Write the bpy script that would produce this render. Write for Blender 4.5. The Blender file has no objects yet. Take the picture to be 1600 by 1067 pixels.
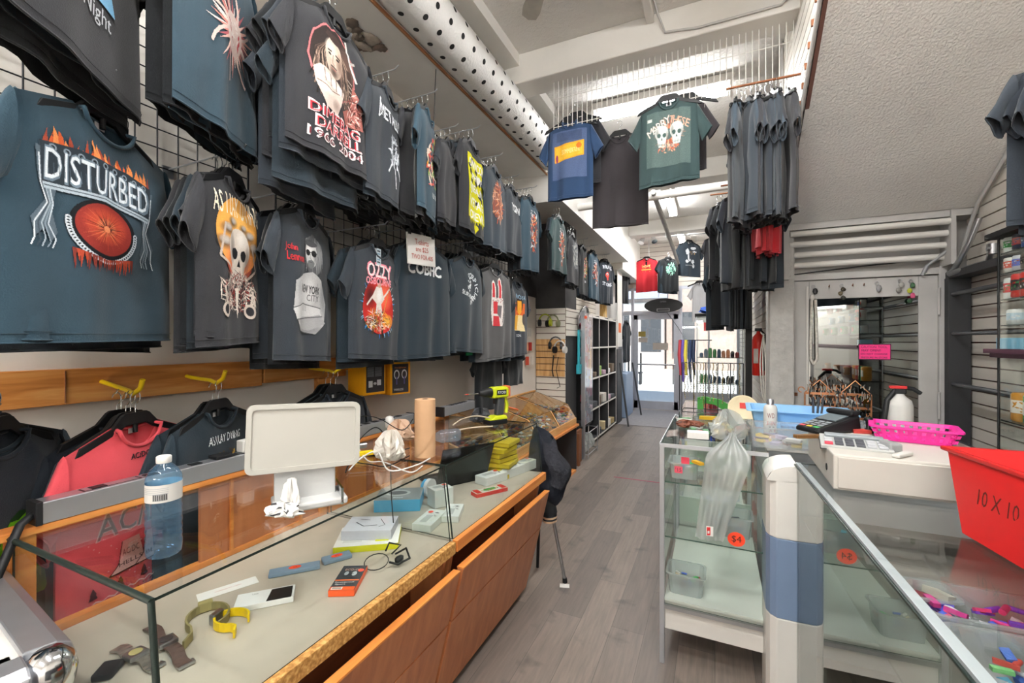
import bpy, bmesh, math, random
import numpy as np
from mathutils import Vector, Matrix
PI = math.pi
SC = bpy.context.scene
COL = SC.collection
# ---------------------------------------------------------------- camera, world, lights, exposure
FPX, CAMZ = 687.0, 1.55
TH = math.atan(317.0/FPX); CT, ST = math.cos(TH), math.sin(TH)
cam_d = bpy.data.cameras.new('camera'); cam_d.sensor_width = 36; cam_d.lens = 36*FPX/1600
cam_d.clip_start = .02; cam_d.clip_end = 200
cam = bpy.data.objects.new('camera', cam_d); COL.objects.link(cam)
cam.location = (0, 0, CAMZ); cam.rotation_euler = (PI/2, 0, TH); SC.camera = cam
SC.view_settings.view_transform = 'Standard'; SC.view_settings.look = 'None'
SC.view_settings.gamma = 1; SC.view_settings.use_curve_mapping = False
SC.view_settings.exposure = 0.28
SC.cycles.max_bounces = 14; SC.cycles.diffuse_bounces = 5; SC.cycles.glossy_bounces = 5
SC.cycles.transparent_max_bounces = 32; SC.cycles.transmission_bounces = 8
SC.cycles.caustics_reflective = False; SC.cycles.caustics_refractive = False
SC.cycles.sample_clamp_indirect = 6
SC.cycles.use_denoising = True
W = bpy.data.worlds.new('sky'); SC.world = W; W.use_nodes = True
nt = W.node_tree; bg = nt.nodes['Background']
sky = nt.nodes.new('ShaderNodeTexSky'); sky.sky_type = 'HOSEK_WILKIE'
sky.sun_direction = Vector((.3, .6, .8)).normalized(); sky.turbidity = 4
nt.links.new(sky.outputs[0], bg.inputs[0]); bg.inputs[1].default_value = 5.0
def area(name, loc, rot, sx, sy, power, col=(1, .985, .96)):
    l = bpy.data.lights.new(name, 'AREA'); l.shape = 'RECTANGLE'; l.size = sx; l.size_y = sy
    l.energy = power; l.color = col
    o = bpy.data.objects.new(name, l); COL.objects.link(o); o.location = loc; o.rotation_euler = rot
    return o
sun = bpy.data.lights.new('sun', 'SUN'); sun.energy = 9.0; sun.angle = .05
so = bpy.data.objects.new('sun', sun); COL.objects.link(so); so.rotation_euler = (math.radians(48), 0, math.radians(14))
# light of the fluorescent battens (their tubes are built further down at the same spots)
YB_ = -2.6
LAMPS = [((.03, 1.75, 3.62), 0, 1.3, 60), ((-.45, 4.05, 3.62), 90, 1.15, 55), ((-.62, 7.0, 3.62), 0, 1.3, 70),
         ((-.45, .2, 3.62), 90, 1.3, 62), ((-.3, -1.3, 3.62), 90, 1.3, 62), ((-.62, 9.2, 3.62), 0, 1.3, 40)]
for i, (p, r, ln, e) in enumerate(LAMPS):
    area('fluorescent_light', (p[0], p[1], p[2]-.05), (0, 0, math.radians(r)), .14, ln, e*.45)
# two unseen fill lamps, added on the back wall to brighten the shop
FILL_LAMPS = [(-1.0, YB_+.10, 2.25), (.75, YB_+.10, 2.25)]
for p in FILL_LAMPS: area('back_fill_light', (p[0], p[1]+.06, p[2]), (math.radians(90), 0, PI), 1.2, .14, 125)

# ---------------------------------------------------------------- pixel helpers (frame 1600x1067): a ray met with a plane of the room
def ray(u, v):
    a = (u-800)/FPX; b = -(v-533.5)/FPX
    return a*CT-ST, a*ST+CT, b
def onZ(u, v, z): r = ray(u, v); t = (z-CAMZ)/r[2]; return Vector((r[0]*t, r[1]*t, z))
def onX(u, v, x): r = ray(u, v); t = x/r[0]; return Vector((x, r[1]*t, CAMZ+r[2]*t))
def onY(u, v, y): r = ray(u, v); t = y/r[1]; return Vector((r[0]*t, y, CAMZ+r[2]*t))
def pu(x, y): return 800+FPX*(CT*x+ST*y)/(-ST*x+CT*y)

# ---------------------------------------------------------------- materials
def lin(h):
    if isinstance(h, str): h = tuple(int(h[i:i+2], 16) for i in (0, 2, 4))
    return tuple(((c/255)/12.92 if c/255 <= .04045 else ((c/255+.055)/1.055)**2.4) for c in h)
MC = {}
def mat(name, col, rough=.6, metal=0, var=.06, vscale=8, bump=0, bscale=60, spec=.5, emit=0, stretch=None, sheen=0):
    if name in MC: return MC[name]
    m = bpy.data.materials.new(name); m.use_nodes = True; n = m.node_tree.nodes; L = m.node_tree.links
    b = n['Principled BSDF']; c = lin(col)
    b.inputs['Roughness'].default_value = rough; b.inputs['Metallic'].default_value = metal
    b.inputs['Specular IOR Level'].default_value = spec
    if sheen: b.inputs['Sheen Weight'].default_value = sheen
    tc = n.new('ShaderNodeTexCoord'); mp = n.new('ShaderNodeMapping'); L.new(tc.outputs['Object'], mp.inputs[0])
    if stretch: mp.inputs['Scale'].default_value = stretch
    if var:
        no = n.new('ShaderNodeTexNoise'); no.inputs['Scale'].default_value = vscale; no.inputs['Detail'].default_value = 5
        L.new(mp.outputs[0], no.inputs[0])
        mx = n.new('ShaderNodeMix'); mx.data_type = 'RGBA'
        mx.inputs['A'].default_value = tuple(x*(1-var*2.2) for x in c)+(1,)
        mx.inputs['B'].default_value = tuple(min(1, x*(1+var*2.2)) for x in c)+(1,)
        L.new(no.outputs['Fac'], mx.inputs['Factor']); L.new(mx.outputs['Result'], b.inputs['Base Color'])
    else: b.inputs['Base Color'].default_value = c+(1,)
    if bump:
        no2 = n.new('ShaderNodeTexNoise'); no2.inputs['Scale'].default_value = bscale; no2.inputs['Detail'].default_value = 4
        L.new(mp.outputs[0], no2.inputs[0])
        bp = n.new('ShaderNodeBump'); bp.inputs['Strength'].default_value = bump; bp.inputs['Distance'].default_value = .02
        L.new(no2.outputs['Fac'], bp.inputs['Height']); L.new(bp.outputs[0], b.inputs['Normal'])
    if emit:
        b.inputs['Emission Color'].default_value = c+(1,); b.inputs['Emission Strength'].default_value = emit
    MC[name] = m; return m
def flat(col, rough=.6):                                # plain printed ink
    k = 'ink_'+(col if isinstance(col, str) else '%02x%02x%02x' % tuple(col))+('' if rough == .6 else str(rough))
    return mat(k, col, rough, var=.03, vscale=90, spec=.3)
def glass(name, tint=(.93, .97, .95), base=.04, ior=1.5, k=1.0, rough=.0, haze=0, hcol=(.9, .92, .92)):
    if name in MC: return MC[name]
    m = bpy.data.materials.new(name); m.use_nodes = True; n = m.node_tree.nodes; L = m.node_tree.links
    n.remove(n['Principled BSDF']); out = n['Material Output']
    tr = n.new('ShaderNodeBsdfTransparent'); tr.inputs[0].default_value = tuple(tint)+(1,)
    gl = n.new('ShaderNodeBsdfGlossy'); gl.inputs['Roughness'].default_value = rough
    fr = n.new('ShaderNodeLayerWeight'); fr.inputs['Blend'].default_value = .5
    pw = n.new('ShaderNodeMath'); pw.operation = 'POWER'; pw.inputs[1].default_value = 4.5; L.new(fr.outputs['Facing'], pw.inputs[0])
    ma = n.new('ShaderNodeMath'); ma.operation = 'MULTIPLY_ADD'; ma.use_clamp = True
    ma.inputs[1].default_value = k*(.75-base); ma.inputs[2].default_value = base
    L.new(pw.outputs[0], ma.inputs[0])
    mx = n.new('ShaderNodeMixShader'); L.new(ma.outputs[0], mx.inputs[0]); L.new(gl.outputs[0], mx.inputs[2])
    src = tr.outputs[0]
    if haze:
        df = n.new('ShaderNodeBsdfDiffuse'); df.inputs[0].default_value = tuple(hcol)+(1,)
        tl = n.new('ShaderNodeBsdfTranslucent'); tl.inputs[0].default_value = tuple(hcol)+(1,)
        m2 = n.new('ShaderNodeMixShader'); m2.inputs[0].default_value = .5; L.new(df.outputs[0], m2.inputs[1]); L.new(tl.outputs[0], m2.inputs[2])
        m3 = n.new('ShaderNodeMixShader'); m3.inputs[0].default_value = haze; L.new(tr.outputs[0], m3.inputs[1]); L.new(m2.outputs[0], m3.inputs[2])
        src = m3.outputs[0]
    L.new(src, mx.inputs[1]); L.new(mx.outputs[0], out.inputs[0])
    MC[name] = m; return m
def ramp_mat(name, build, rough=.6, bump=0):             # build(nodes, links, tc) -> colour socket, height socket or None
    if name in MC: return MC[name]
    m = bpy.data.materials.new(name); m.use_nodes = True; n = m.node_tree.nodes; L = m.node_tree.links
    b = n['Principled BSDF']; b.inputs['Roughness'].default_value = rough
    tc = n.new('ShaderNodeTexCoord'); c, h = build(n, L, tc)
    L.new(c, b.inputs['Base Color'])
    if h is not None and bump:
        bp = n.new('ShaderNodeBump'); bp.inputs['Strength'].default_value = bump; bp.inputs['Distance'].default_value = .01
        L.new(h, bp.inputs['Height']); L.new(bp.outputs[0], b.inputs['Normal'])
    MC[name] = m; return m
def cramp(n, L, src, stops):
    r = n.new('ShaderNodeValToRGB'); e = r.color_ramp.elements
    while len(e) < len(stops): e.new(.5)
    for q, (p, c) in zip(e, stops): q.position = p; q.color = lin(c)+(1,)
    L.new(src, r.inputs[0]); return r.outputs[0]
def floor_build(n, L, tc):
    mp = n.new('ShaderNodeMapping'); mp.inputs['Rotation'].default_value = (0, 0, PI/2); L.new(tc.outputs['Object'], mp.inputs[0])
    br = n.new('ShaderNodeTexBrick'); br.offset = .37; br.inputs['Scale'].default_value = 1
    br.inputs['Brick Width'].default_value = 1.2; br.inputs['Row Height'].default_value = .17
    br.inputs['Mortar Size'].default_value = .0016; br.inputs['Mortar Smooth'].default_value = .3
    br.inputs['Color1'].default_value = lin('8f8379')+(1,); br.inputs['Color2'].default_value = lin('6a5f57')+(1,)
    br.inputs['Mortar'].default_value = lin('4a423c')+(1,); L.new(mp.outputs[0], br.inputs[0])
    m2 = n.new('ShaderNodeMapping'); m2.inputs['Scale'].default_value = (16, 1.1, 1); L.new(tc.outputs['Object'], m2.inputs[0])
    no = n.new('ShaderNodeTexNoise'); no.inputs['Scale'].default_value = 3.2; no.inputs['Detail'].default_value = 8; no.inputs['Roughness'].default_value = .65
    L.new(m2.outputs[0], no.inputs[0])
    g = cramp(n, L, no.outputs['Fac'], [(.25, '6e6660'), (.5, 'b4aca4'), (.78, 'e4ddd6')])
    mx = n.new('ShaderNodeMix'); mx.data_type = 'RGBA'; mx.blend_type = 'MULTIPLY'; mx.inputs['Factor'].default_value = .75
    L.new(br.outputs[0], mx.inputs['A']); L.new(g, mx.inputs['B'])
    st = n.new('ShaderNodeTexNoise'); st.inputs['Scale'].default_value = 5.5; st.inputs['Detail'].default_value = 3; L.new(tc.outputs['Object'], st.inputs[0])
    s = cramp(n, L, st.outputs['Fac'], [(.28, '5e5148'), (.40, 'ffffff')])
    m3 = n.new('ShaderNodeMix'); m3.data_type = 'RGBA'; m3.blend_type = 'MULTIPLY'; m3.inputs['Factor'].default_value = .7
    L.new(mx.outputs['Result'], m3.inputs['A']); L.new(s, m3.inputs['B'])
    br2 = n.new('ShaderNodeBrightContrast'); br2.inputs[1].default_value = .045; L.new(m3.outputs['Result'], br2.inputs[0])
    return br2.outputs[0], no.outputs['Fac']
def wood_build(c1, c2, c3, sc=(1, 14, 14), knots=False):
    def f(n, L, tc):
        mp = n.new('ShaderNodeMapping'); mp.inputs['Scale'].default_value = sc; L.new(tc.outputs['Object'], mp.inputs[0])
        no = n.new('ShaderNodeTexNoise'); no.inputs['Scale'].default_value = 2.5; no.inputs['Detail'].default_value = 7; no.inputs['Distortion'].default_value = .6
        L.new(mp.outputs[0], no.inputs[0])
        return cramp(n, L, no.outputs['Fac'], [(.3, c1), (.52, c2), (.72, c3)]), no.outputs['Fac']
    return f
class MD(dict):
    def __missing__(s, k): return MC[k]
M = MD()
M['floor'] = ramp_mat('weathered_grey_vinyl_plank', floor_build, .42, .06)
M['wall'] = mat('dusty_white_wall', 'e6e1d9', .75, var=.07, vscale=2.2, bump=.05, bscale=30)
M['grid'] = mat('black_wire', '14151a', .4, .3, 0)
M['white'] = mat('white_paint', 'dcd9d3', .55, var=.04, vscale=5)
M['ceil'] = mat('stippled_white_ceiling', 'dbd8d3', .8, var=.05, vscale=3, bump=.5, bscale=42)
M['ceil2'] = mat('rough_grey_plaster', 'dad7d2', .85, var=.05, vscale=2.5, bump=.45, bscale=85)
M['grey_paint'] = mat('scuffed_grey_paint', 'b6b4b1', .6, var=.08, vscale=6, bump=.08, bscale=40)
M['slat'] = mat('cream_slatboard', 'd9d3c9', .5, var=.04, vscale=3)
M['slat_gap'] = mat('brown_slot', '5a3a30', .7, var=.1)
M['slat_wood'] = ramp_mat('tan_slatboard', wood_build('b98a54', 'd1a46c', 'dcb680', (12, 1, 1)), .5)
M['rail'] = ramp_mat('pine_rail', wood_build('a86526', 'c98440', 'dba05c', (14, 1.4, 14)), .55, .1)
M['counter'] = ramp_mat('cherry_laminate', wood_build('a8643e', 'b97349', 'c68154', (9, 9, .8)), .42)
M['counter_d'] = ramp_mat('cherry_laminate_inner', wood_build('6e3a22', '7c4429', '8a4e30', (9, 1, 9)), .55)
M['edge'] = ramp_mat('orange_wood_edge', wood_build('bd6e33', 'd2843f', 'dd9850', (12, 1, 12)), .45)
def wear(n, L, tc):
    v = n.new('ShaderNodeTexNoise'); v.inputs['Scale'].default_value = 90; v.inputs['Detail'].default_value = 6; L.new(tc.outputs['Object'], v.inputs[0])
    return cramp(n, L, v.outputs['Fac'], [(.35, '93662f'), (.52, 'b58445'), (.70, 'd0a868')]), v.outputs['Fac']
M['edge_worn'] = ramp_mat('worn_chipboard_edge', wear, .75, .05)
M['worktop'] = mat('beige_worktop', 'bdb3a4', .5, var=.05, vscale=14)
M['pine'] = ramp_mat('light_pine', wood_build('c98d4c', 'dba463', 'e6b87c', (12, 1, 12)), .5)
M['glass'] = glass('clear_glass', (.965, .985, .975), .035)
M['glass_green'] = glass('greenish_glass', (.952, .978, .966), .035)
M['glass_mirror'] = glass('reflective_front_glass', (.72, .80, .76), .30, k=1.4)
M['gedge'] = mat('dark_glass_edge', '1f2a26', .25, 0, 0)
M['gedge_g'] = mat('green_glass_edge', '3f5a50', .25, 0, 0)
M['clear'] = glass('clear_plastic', (.93, .95, .96), .06, rough=.08, haze=.16)
M['bag'] = glass('frosted_plastic_film', (.92, .94, .93), .05, rough=.2, haze=.34, hcol=(.86, .88, .87))
M['pet'] = glass('blue_bottle_plastic', (.70, .87, .98), .05, rough=.03, haze=.10, hcol=(.35, .62, .92))
M['petc'] = glass('clear_bottle_plastic', (.86, .92, .98), .06, rough=.03, haze=.15, hcol=(.7, .8, .95))
M['steel'] = mat('brushed_steel', 'b5b7ba', .32, 1, .05, 30)
M['chrome'] = mat('chrome', 'd8dade', .12, 1, 0)
M['alu'] = mat('satin_aluminium', 'c4c7cd', .35, .85, .03, 20)
M['alu_grey'] = mat('grey_metal_case', 'a6a8a9', .42, .35, .04, 20)
M['black'] = mat('black_plastic', '141517', .5, 0, .05, 20, spec=.3)
M['dark'] = mat('black_painted_board', '26272a', .6, 0, .12, 6)
M['dkgrey'] = mat('dark_grey_plastic', '3a3c40', .5)
M['duct'] = mat('white_duct_paint', 'e4e3e0', .5, var=.05, vscale=6, bump=.35, bscale=70)
M['hole'] = mat('duct_hole', '0c0b0b', .9, 0, 0)
M['tube'] = mat('lit_tube', 'ffffff', .5, 0, 0, emit=58)
M['mirror'] = mat('mirror', 'd5d8d8', .02, 1, 0)
M['brown'] = mat('rust_brown', '7b4a2b', .8, var=.15, vscale=9)
M['cream'] = mat('cream_plastic', 'b3b1a9', .45, var=.02)
M['kraft'] = mat('kraft_paper', 'c8a07a', .75, var=.05, vscale=12)
M['paper'] = mat('white_card', 'cdcbc6', .6, var=.02)
M['frame_al'] = mat('door_aluminium', 'b9bcc6', .4, .5, .05, 8)
M['yellow'] = mat('yellow_plastic', 'e8c512', .4, var=.03)

# ---------------------------------------------------------------- mesh helpers
class MB:
    def __init__(s): s.v = []; s.f = []; s.m = []; s.sm = []
    def add(s, vs, fs, mi=0, sm=False):
        o = len(s.v); s.v += [tuple(p) for p in vs]
        for k, f in enumerate(fs):
            s.f.append(tuple(i+o for i in f)); s.m.append(mi[k] if isinstance(mi, (list, tuple)) else mi); s.sm.append(sm)
        return s
    def box(s, x0, x1, y0, y1, z0, z1, mi=0, M4=None):
        vs = [Vector((x, y, z)) for z in (z0, z1) for y in (y0, y1) for x in (x0, x1)]
        if M4 is not None: vs = [M4 @ p for p in vs]
        return s.add(vs, [(0, 2, 3, 1), (4, 5, 7, 6), (0, 1, 5, 4), (2, 6, 7, 3), (0, 4, 6, 2), (1, 3, 7, 5)], mi)
    def hexa(s, b, t, mi=0):                              # bottom quad, top quad
        return s.add(list(b)+list(t), [(3, 2, 1, 0), (4, 5, 6, 7), (0, 1, 5, 4), (1, 2, 6, 5), (2, 3, 7, 6), (3, 0, 4, 7)], mi)
    def pane(s, a, b, c, d, th, mi=0, me=1):              # quad a b c d thickened along its normal, narrow faces in me
        a, b, c, d = map(Vector, (a, b, c, d)); n = (b-a).cross(d-a).normalized()*th
        return s.add([a, b, c, d, a+n, b+n, c+n, d+n], [(3, 2, 1, 0), (4, 5, 6, 7), (0, 1, 5, 4), (1, 2, 6, 5), (2, 3, 7, 6), (3, 0, 4, 7)], [mi, mi, me, me, me, me])
    def cyl(s, p0, p1, r0, r1=None, n=12, mi=0, cap=True, sm=True):
        r1 = r0 if r1 is None else r1; p0 = Vector(p0); p1 = Vector(p1); d = (p1-p0).normalized()
        a = d.orthogonal().normalized(); b = d.cross(a)
        vs = [p+(a*math.cos(2*PI*i/n)+b*math.sin(2*PI*i/n))*r for p, r in ((p0, r0), (p1, r1)) for i in range(n)]
        s.add(vs, [(i, (i+1) % n, n+(i+1) % n, n+i) for i in range(n)], mi, sm)
        if cap: s.add(vs, [tuple(range(n))[::-1], tuple(range(n, 2*n))], mi)
        return s
    def tube(s, pts, r, n=8, mi=0, closed=False):
        pts = [Vector(p) for p in pts]; N = len(pts); vs = []; a = None
        for i, p in enumerate(pts):
            q0 = pts[i-1] if (i or closed) else p; q1 = pts[(i+1) % N] if (i < N-1 or closed) else p
            d = (q1-q0).normalized() if (q1-q0).length > 1e-9 else Vector((0, 0, 1))
            a = d.orthogonal().normalized() if a is None else (a-d*a.dot(d)).normalized()
            b = d.cross(a); rr = r[i] if isinstance(r, (list, tuple)) else r
            vs += [p+(a*math.cos(2*PI*k/n)+b*math.sin(2*PI*k/n))*rr for k in range(n)]
        R = N if closed else N-1
        s.add(vs, [(i*n+k, i*n+(k+1) % n, ((i+1) % N)*n+(k+1) % n, ((i+1) % N)*n+k) for i in range(R) for k in range(n)], mi, True)
        if not closed: s.add(vs[:n], [tuple(range(n))[::-1]], mi); s.add(vs[-n:], [tuple(range(n))], mi)
        return s
    def lathe(s, prof, c=(0, 0, 0), n=24, mi=0, M4=None, cap=True):
        c = Vector(c); vs = [c+Vector((r*math.cos(2*PI*i/n), r*math.sin(2*PI*i/n), z)) for r, z in prof for i in range(n)]
        if M4 is not None: vs = [M4 @ p for p in vs]
        s.add(vs, [(j*n+i, j*n+(i+1) % n, (j+1)*n+(i+1) % n, (j+1)*n+i) for j in range(len(prof)-1) for i in range(n)],
              mi if not isinstance(mi, list) else [mi[j] for j in range(len(prof)-1) for i in range(n)], True)
        if cap:
            k = mi if not isinstance(mi, list) else mi[0]; k2 = mi if not isinstance(mi, list) else mi[-1]
            s.add(vs[:n], [tuple(range(n))[::-1]], k); s.add(vs[-n:], [tuple(range(n))], k2)
        return s
    def prism(s, pts, h0, h1, mi=0, axis='z', M4=None):    # outline extruded
        def P(a, b, h): return Vector((a, b, h)) if axis == 'z' else (Vector((a, h, b)) if axis == 'y' else Vector((h, a, b)))
        n = len(pts); vs = [P(a, b, h) for h in (h0, h1) for a, b in pts]
        if M4 is not None: vs = [M4 @ p for p in vs]
        return s.add(vs, [tuple(range(n))[::-1], tuple(range(n, 2*n))]+[(i, (i+1) % n, n+(i+1) % n, n+i) for i in range(n)], mi)
    def grid(s, fn, nu, nv, mi=0, sm=True, closeu=False):
        vs = [fn(i/nu, j/nv) for j in range(nv+1) for i in range(nu if closeu else nu+1)]; w = nu if closeu else nu+1
        return s.add(vs, [(j*w+i, j*w+(i+1) % w, (j+1)*w+(i+1) % w, (j+1)*w+i) for j in range(nv) for i in range(nu)], mi, sm)
    def ball(s, c, rx, ry=None, rz=None, n=14, mi=0, M4=None, jit=0):
        ry = ry or rx; rz = rz or rx; c = Vector(c); rnd = random.Random(int(c.x*999+c.y*77+rx*555))
        vs = []
        for j in range(1, n//2):
            for i in range(n):
                a = 2*PI*i/n; b = PI*j/(n//2); k = 1+rnd.uniform(-jit, jit)
                vs.append(c+Vector((rx*math.cos(a)*math.sin(b)*k, ry*math.sin(a)*math.sin(b)*k, rz*math.cos(b)*k)))
        vs += [c+Vector((0, 0, rz)), c-Vector((0, 0, rz))]
        if M4 is not None: vs = [M4 @ p for p in vs]
        R = n//2-1; T = len(vs)-2
        fs = [(j*n+i, (j+1)*n+i, (j+1)*n+(i+1) % n, j*n+(i+1) % n) for j in range(R-1) for i in range(n)]
        fs += [(T, i, (i+1) % n) for i in range(n)]+[(T+1, (R-1)*n+(i+1) % n, (R-1)*n+i) for i in range(n)]
        return s.add(vs, fs, mi, True)
    def build(s, name, mats, parent=None, bevel=0, loc=None, rotz=0):
        me = bpy.data.meshes.new(name); me.from_pydata(s.v, [], s.f)
        for m in (mats if isinstance(mats, (list, tuple)) else [mats]): me.materials.append(M[m] if isinstance(m, str) else m)
        me.polygons.foreach_set('material_index', s.m); me.polygons.foreach_set('use_smooth', s.sm); me.update()
        o = bpy.data.objects.new(name, me); COL.objects.link(o)
        if parent is not None: o.parent = parent
        if loc is not None: o.location = loc
        if rotz: o.rotation_euler[2] = rotz
        if bevel:
            b = o.modifiers.new('bevel', 'BEVEL'); b.width = bevel; b.segments = 2; b.limit_method = 'ANGLE'; b.angle_limit = .6
        return o
def tag(o, label=None, cat=None, group=None, kind=None):
    if label: o['label'] = label
    if cat: o['category'] = cat
    if group: o['group'] = group
    if kind: o['kind'] = kind
    return o
def empty(name, label, cat, loc=(0, 0, 0), rotz=0, group=None):
    o = bpy.data.objects.new(name, None); o.empty_display_size = .05; COL.objects.link(o)
    o.location = loc; o.rotation_euler[2] = rotz
    return tag(o, label, cat, group)
def struct(mb, name, mats, bevel=0):
    return tag(mb.build(name, mats, None, bevel), kind='structure')
def copytree(o, parent=None, **kw):
    c = o.copy(); COL.objects.link(c)
    if parent is not None: c.parent = parent
    for ch in list(o.children): copytree(ch, c)
    return c
def rotm(loc, rz=0, rx=0, ry=0): return Matrix.Translation(Vector(loc)) @ Matrix.Rotation(rz, 4, 'Z') @ Matrix.Rotation(ry, 4, 'Y') @ Matrix.Rotation(rx, 4, 'X')
_fc = {}
def text2d(s):                                           # glyph outlines of a string as 2D verts / faces, height about 1, centred
    if s in _fc: return _fc[s]
    cu = bpy.data.curves.new('txt', 'FONT'); cu.body = s; cu.align_x = 'CENTER'; cu.resolution_u = 2
    ob = bpy.data.objects.new('txt', cu); COL.objects.link(ob); bpy.context.view_layer.update()
    me = bpy.data.meshes.new_from_object(ob.evaluated_get(bpy.context.evaluated_depsgraph_get()))
    bpy.data.objects.remove(ob)
    v = [(p.co.x, p.co.y) for p in me.vertices]; f = [tuple(q.vertices) for q in me.polygons]
    bpy.data.meshes.remove(me); bpy.data.curves.remove(cu)
    hs = [y for x, y in v]; h0, h1 = (min(hs), max(hs)) if hs else (0, 1); k = 1/max(1e-6, h1-h0)
    v = [(x*k, (y-h0)*k-.5) for x, y in v]; _fc[s] = (v, f); return _fc[s]
def print_mat():
    if 'screen_print' in MC: return MC['screen_print']
    m = mat('screen_print', 'ffffff', .8, var=0, spec=.2); n = m.node_tree.nodes
    at = n.new('ShaderNodeAttribute'); at.attribute_name = 'ink'; m.node_tree.links.new(at.outputs['Color'], n['Principled BSDF'].inputs['Base Color']); return m
class Art:                                               # flat print: list of 2D pieces in (x right, y up), each with ink
    def __init__(s): s.items = []
    def tf(s, kx=1, ky=1, ox=0, oy=0):
        s.items = [([(x*kx+ox, y*ky+oy) for x, y in v], f, c) if f != 'g' else ((v[0]*kx+ox, v[1]*ky+oy, v[2]*kx, v[3]*ky, v[4]), 'g', c) for v, f, c in s.items]; return s
    def G(s, cx, cy, rx, ry, col, al=.8): s.items.append(((cx, cy, rx, ry, al), 'g', col)); return s      # soft airbrushed spot
    def raster(s, name, fn, parent, cell, seed=0, mottle=.10):
        """the print as one fine sheet of small squares lying on the cloth, each square with its own ink"""
        P = [p for v, f, c in s.items if f != 'g' for p in v]+[(v[0]+a*v[2], v[1]+a*v[3]) for v, f, c in s.items if f == 'g' for a in (-1, 1)]
        x0, x1 = min(p[0] for p in P), max(p[0] for p in P); y0, y1 = min(p[1] for p in P), max(p[1] for p in P)
        nx, ny = int((x1-x0)/cell)+2, int((y1-y0)/cell)+2; S = 2; c = cell/S
        X = x0+(np.arange(nx*S)+.5)*c; Y = y0+(np.arange(ny*S)+.5)*c
        rgb = np.zeros((ny*S, nx*S, 3)); al = np.zeros((ny*S, nx*S))
        for v, f, col in s.items:
            ink = np.array(lin(col))
            if f == 'g':
                cx, cy, rx, ry, a = v; i0, i1 = max(0, int((cx-abs(rx)-x0)/c)), int((cx+abs(rx)-x0)/c)+1; j0, j1 = max(0, int((cy-abs(ry)-y0)/c)), int((cy+abs(ry)-y0)/c)+1
                q = np.clip(1-((X[None, i0:i1]-cx)/rx)**2-((Y[j0:j1, None]-cy)/ry)**2, 0, 1)*a
                R = rgb[j0:j1, i0:i1]; R += (ink-R)*q[..., None]; al[j0:j1, i0:i1] = np.maximum(al[j0:j1, i0:i1], q); continue
            for face in f:
                p = [v[i] for i in face]; xs = [q[0] for q in p]; ys = [q[1] for q in p]
                i0, i1 = max(0, int((min(xs)-x0)/c)), int((max(xs)-x0)/c)+1; j0, j1 = max(0, int((min(ys)-y0)/c)), int((max(ys)-y0)/c)+1
                gx = X[None, i0:i1]; gy = Y[j0:j1, None]; ins = np.zeros((gy.shape[0], gx.shape[1]), bool)
                for (ax, ay), (bx_, by_) in zip(p, p[1:]+p[:1]):
                    if ay == by_: continue
                    ins ^= ((ay > gy) != (by_ > gy)) & (gx < (bx_-ax)*(gy-ay)/(by_-ay)+ax)
                rgb[j0:j1, i0:i1][ins] = ink; al[j0:j1, i0:i1][ins] = 1
        w = al.reshape(ny, S, nx, S).sum((1, 3)); cc = (rgb*al[..., None]).reshape(ny, S, nx, S, 3).sum((1, 3))/np.maximum(w, 1e-6)[..., None]
        on = w > S*S*.42; rs = np.random.RandomState(seed+5); cc = np.clip(cc*(1+mottle*(rs.rand(ny, nx)-.5)[..., None]*2), 0, 1)
        idx = -np.ones((ny+1, nx+1), int); need = np.zeros((ny+1, nx+1), bool)
        for dj in (0, 1):
            for di in (0, 1): need[dj:ny+dj, di:nx+di] |= on
        jj, ii = np.nonzero(need); idx[jj, ii] = np.arange(len(jj)); vs = [fn(x0+i*cell, y0+j*cell, 0)[:] for j, i in zip(jj, ii)]
        fj, fi = np.nonzero(on); fs = np.stack([idx[fj, fi], idx[fj, fi+1], idx[fj+1, fi+1], idx[fj+1, fi]], 1).tolist()
        me = bpy.data.meshes.new(name); me.from_pydata(vs, [], fs); at = me.color_attributes.new('ink', 'FLOAT_COLOR', 'CORNER')
        a4 = np.ones((len(fs), 4, 4)); a4[..., :3] = cc[fj, fi][:, None, :]; at.data.foreach_set('color', a4.ravel()); me.materials.append(print_mat()); me.update()
        me.polygons.foreach_set('use_smooth', [True]*len(fs))
        o = bpy.data.objects.new(name, me); COL.objects.link(o); o.parent = parent; return o
    def P(s, pts, col): s.items.append((list(pts), [tuple(range(len(pts)))], col)); return s
    def E(s, cx, cy, rx, ry, col, n=20, jag=0, seed=1, a0=0, a1=2*PI):
        r = random.Random(seed)
        return s.P([(cx+rx*math.cos(a0+(a1-a0)*i/n)*(1+r.uniform(-jag, jag)), cy+ry*math.sin(a0+(a1-a0)*i/n)*(1+r.uniform(-jag, jag))) for i in range(n)], col)
    def R(s, x0, x1, y0, y1, col): return s.P([(x0, y0), (x1, y0), (x1, y1), (x0, y1)], col)
    def T(s, txt, x, y, h, col, wide=None, arc=0, rot=0, bold=0, sh=0):
        v, f = text2d(txt); w = max(p[0] for p in v)-min(p[0] for p in v); kx = h if wide is None else wide/w
        o = []
        for a, b in v:
            px, py = a*kx, b*h
            py += arc*(1-(2*px/(w*kx))**2)
            px += py*sh
            o.append((x+px*math.cos(rot)-py*math.sin(rot), y+px*math.sin(rot)+py*math.cos(rot)))
        for dx, dy in ([(0, 0)] if not bold else [(0, 0), (bold, 0), (0, bold)]):
            s.items.append(([(p+dx, q+dy) for p, q in o], f, col))
        return s
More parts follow.
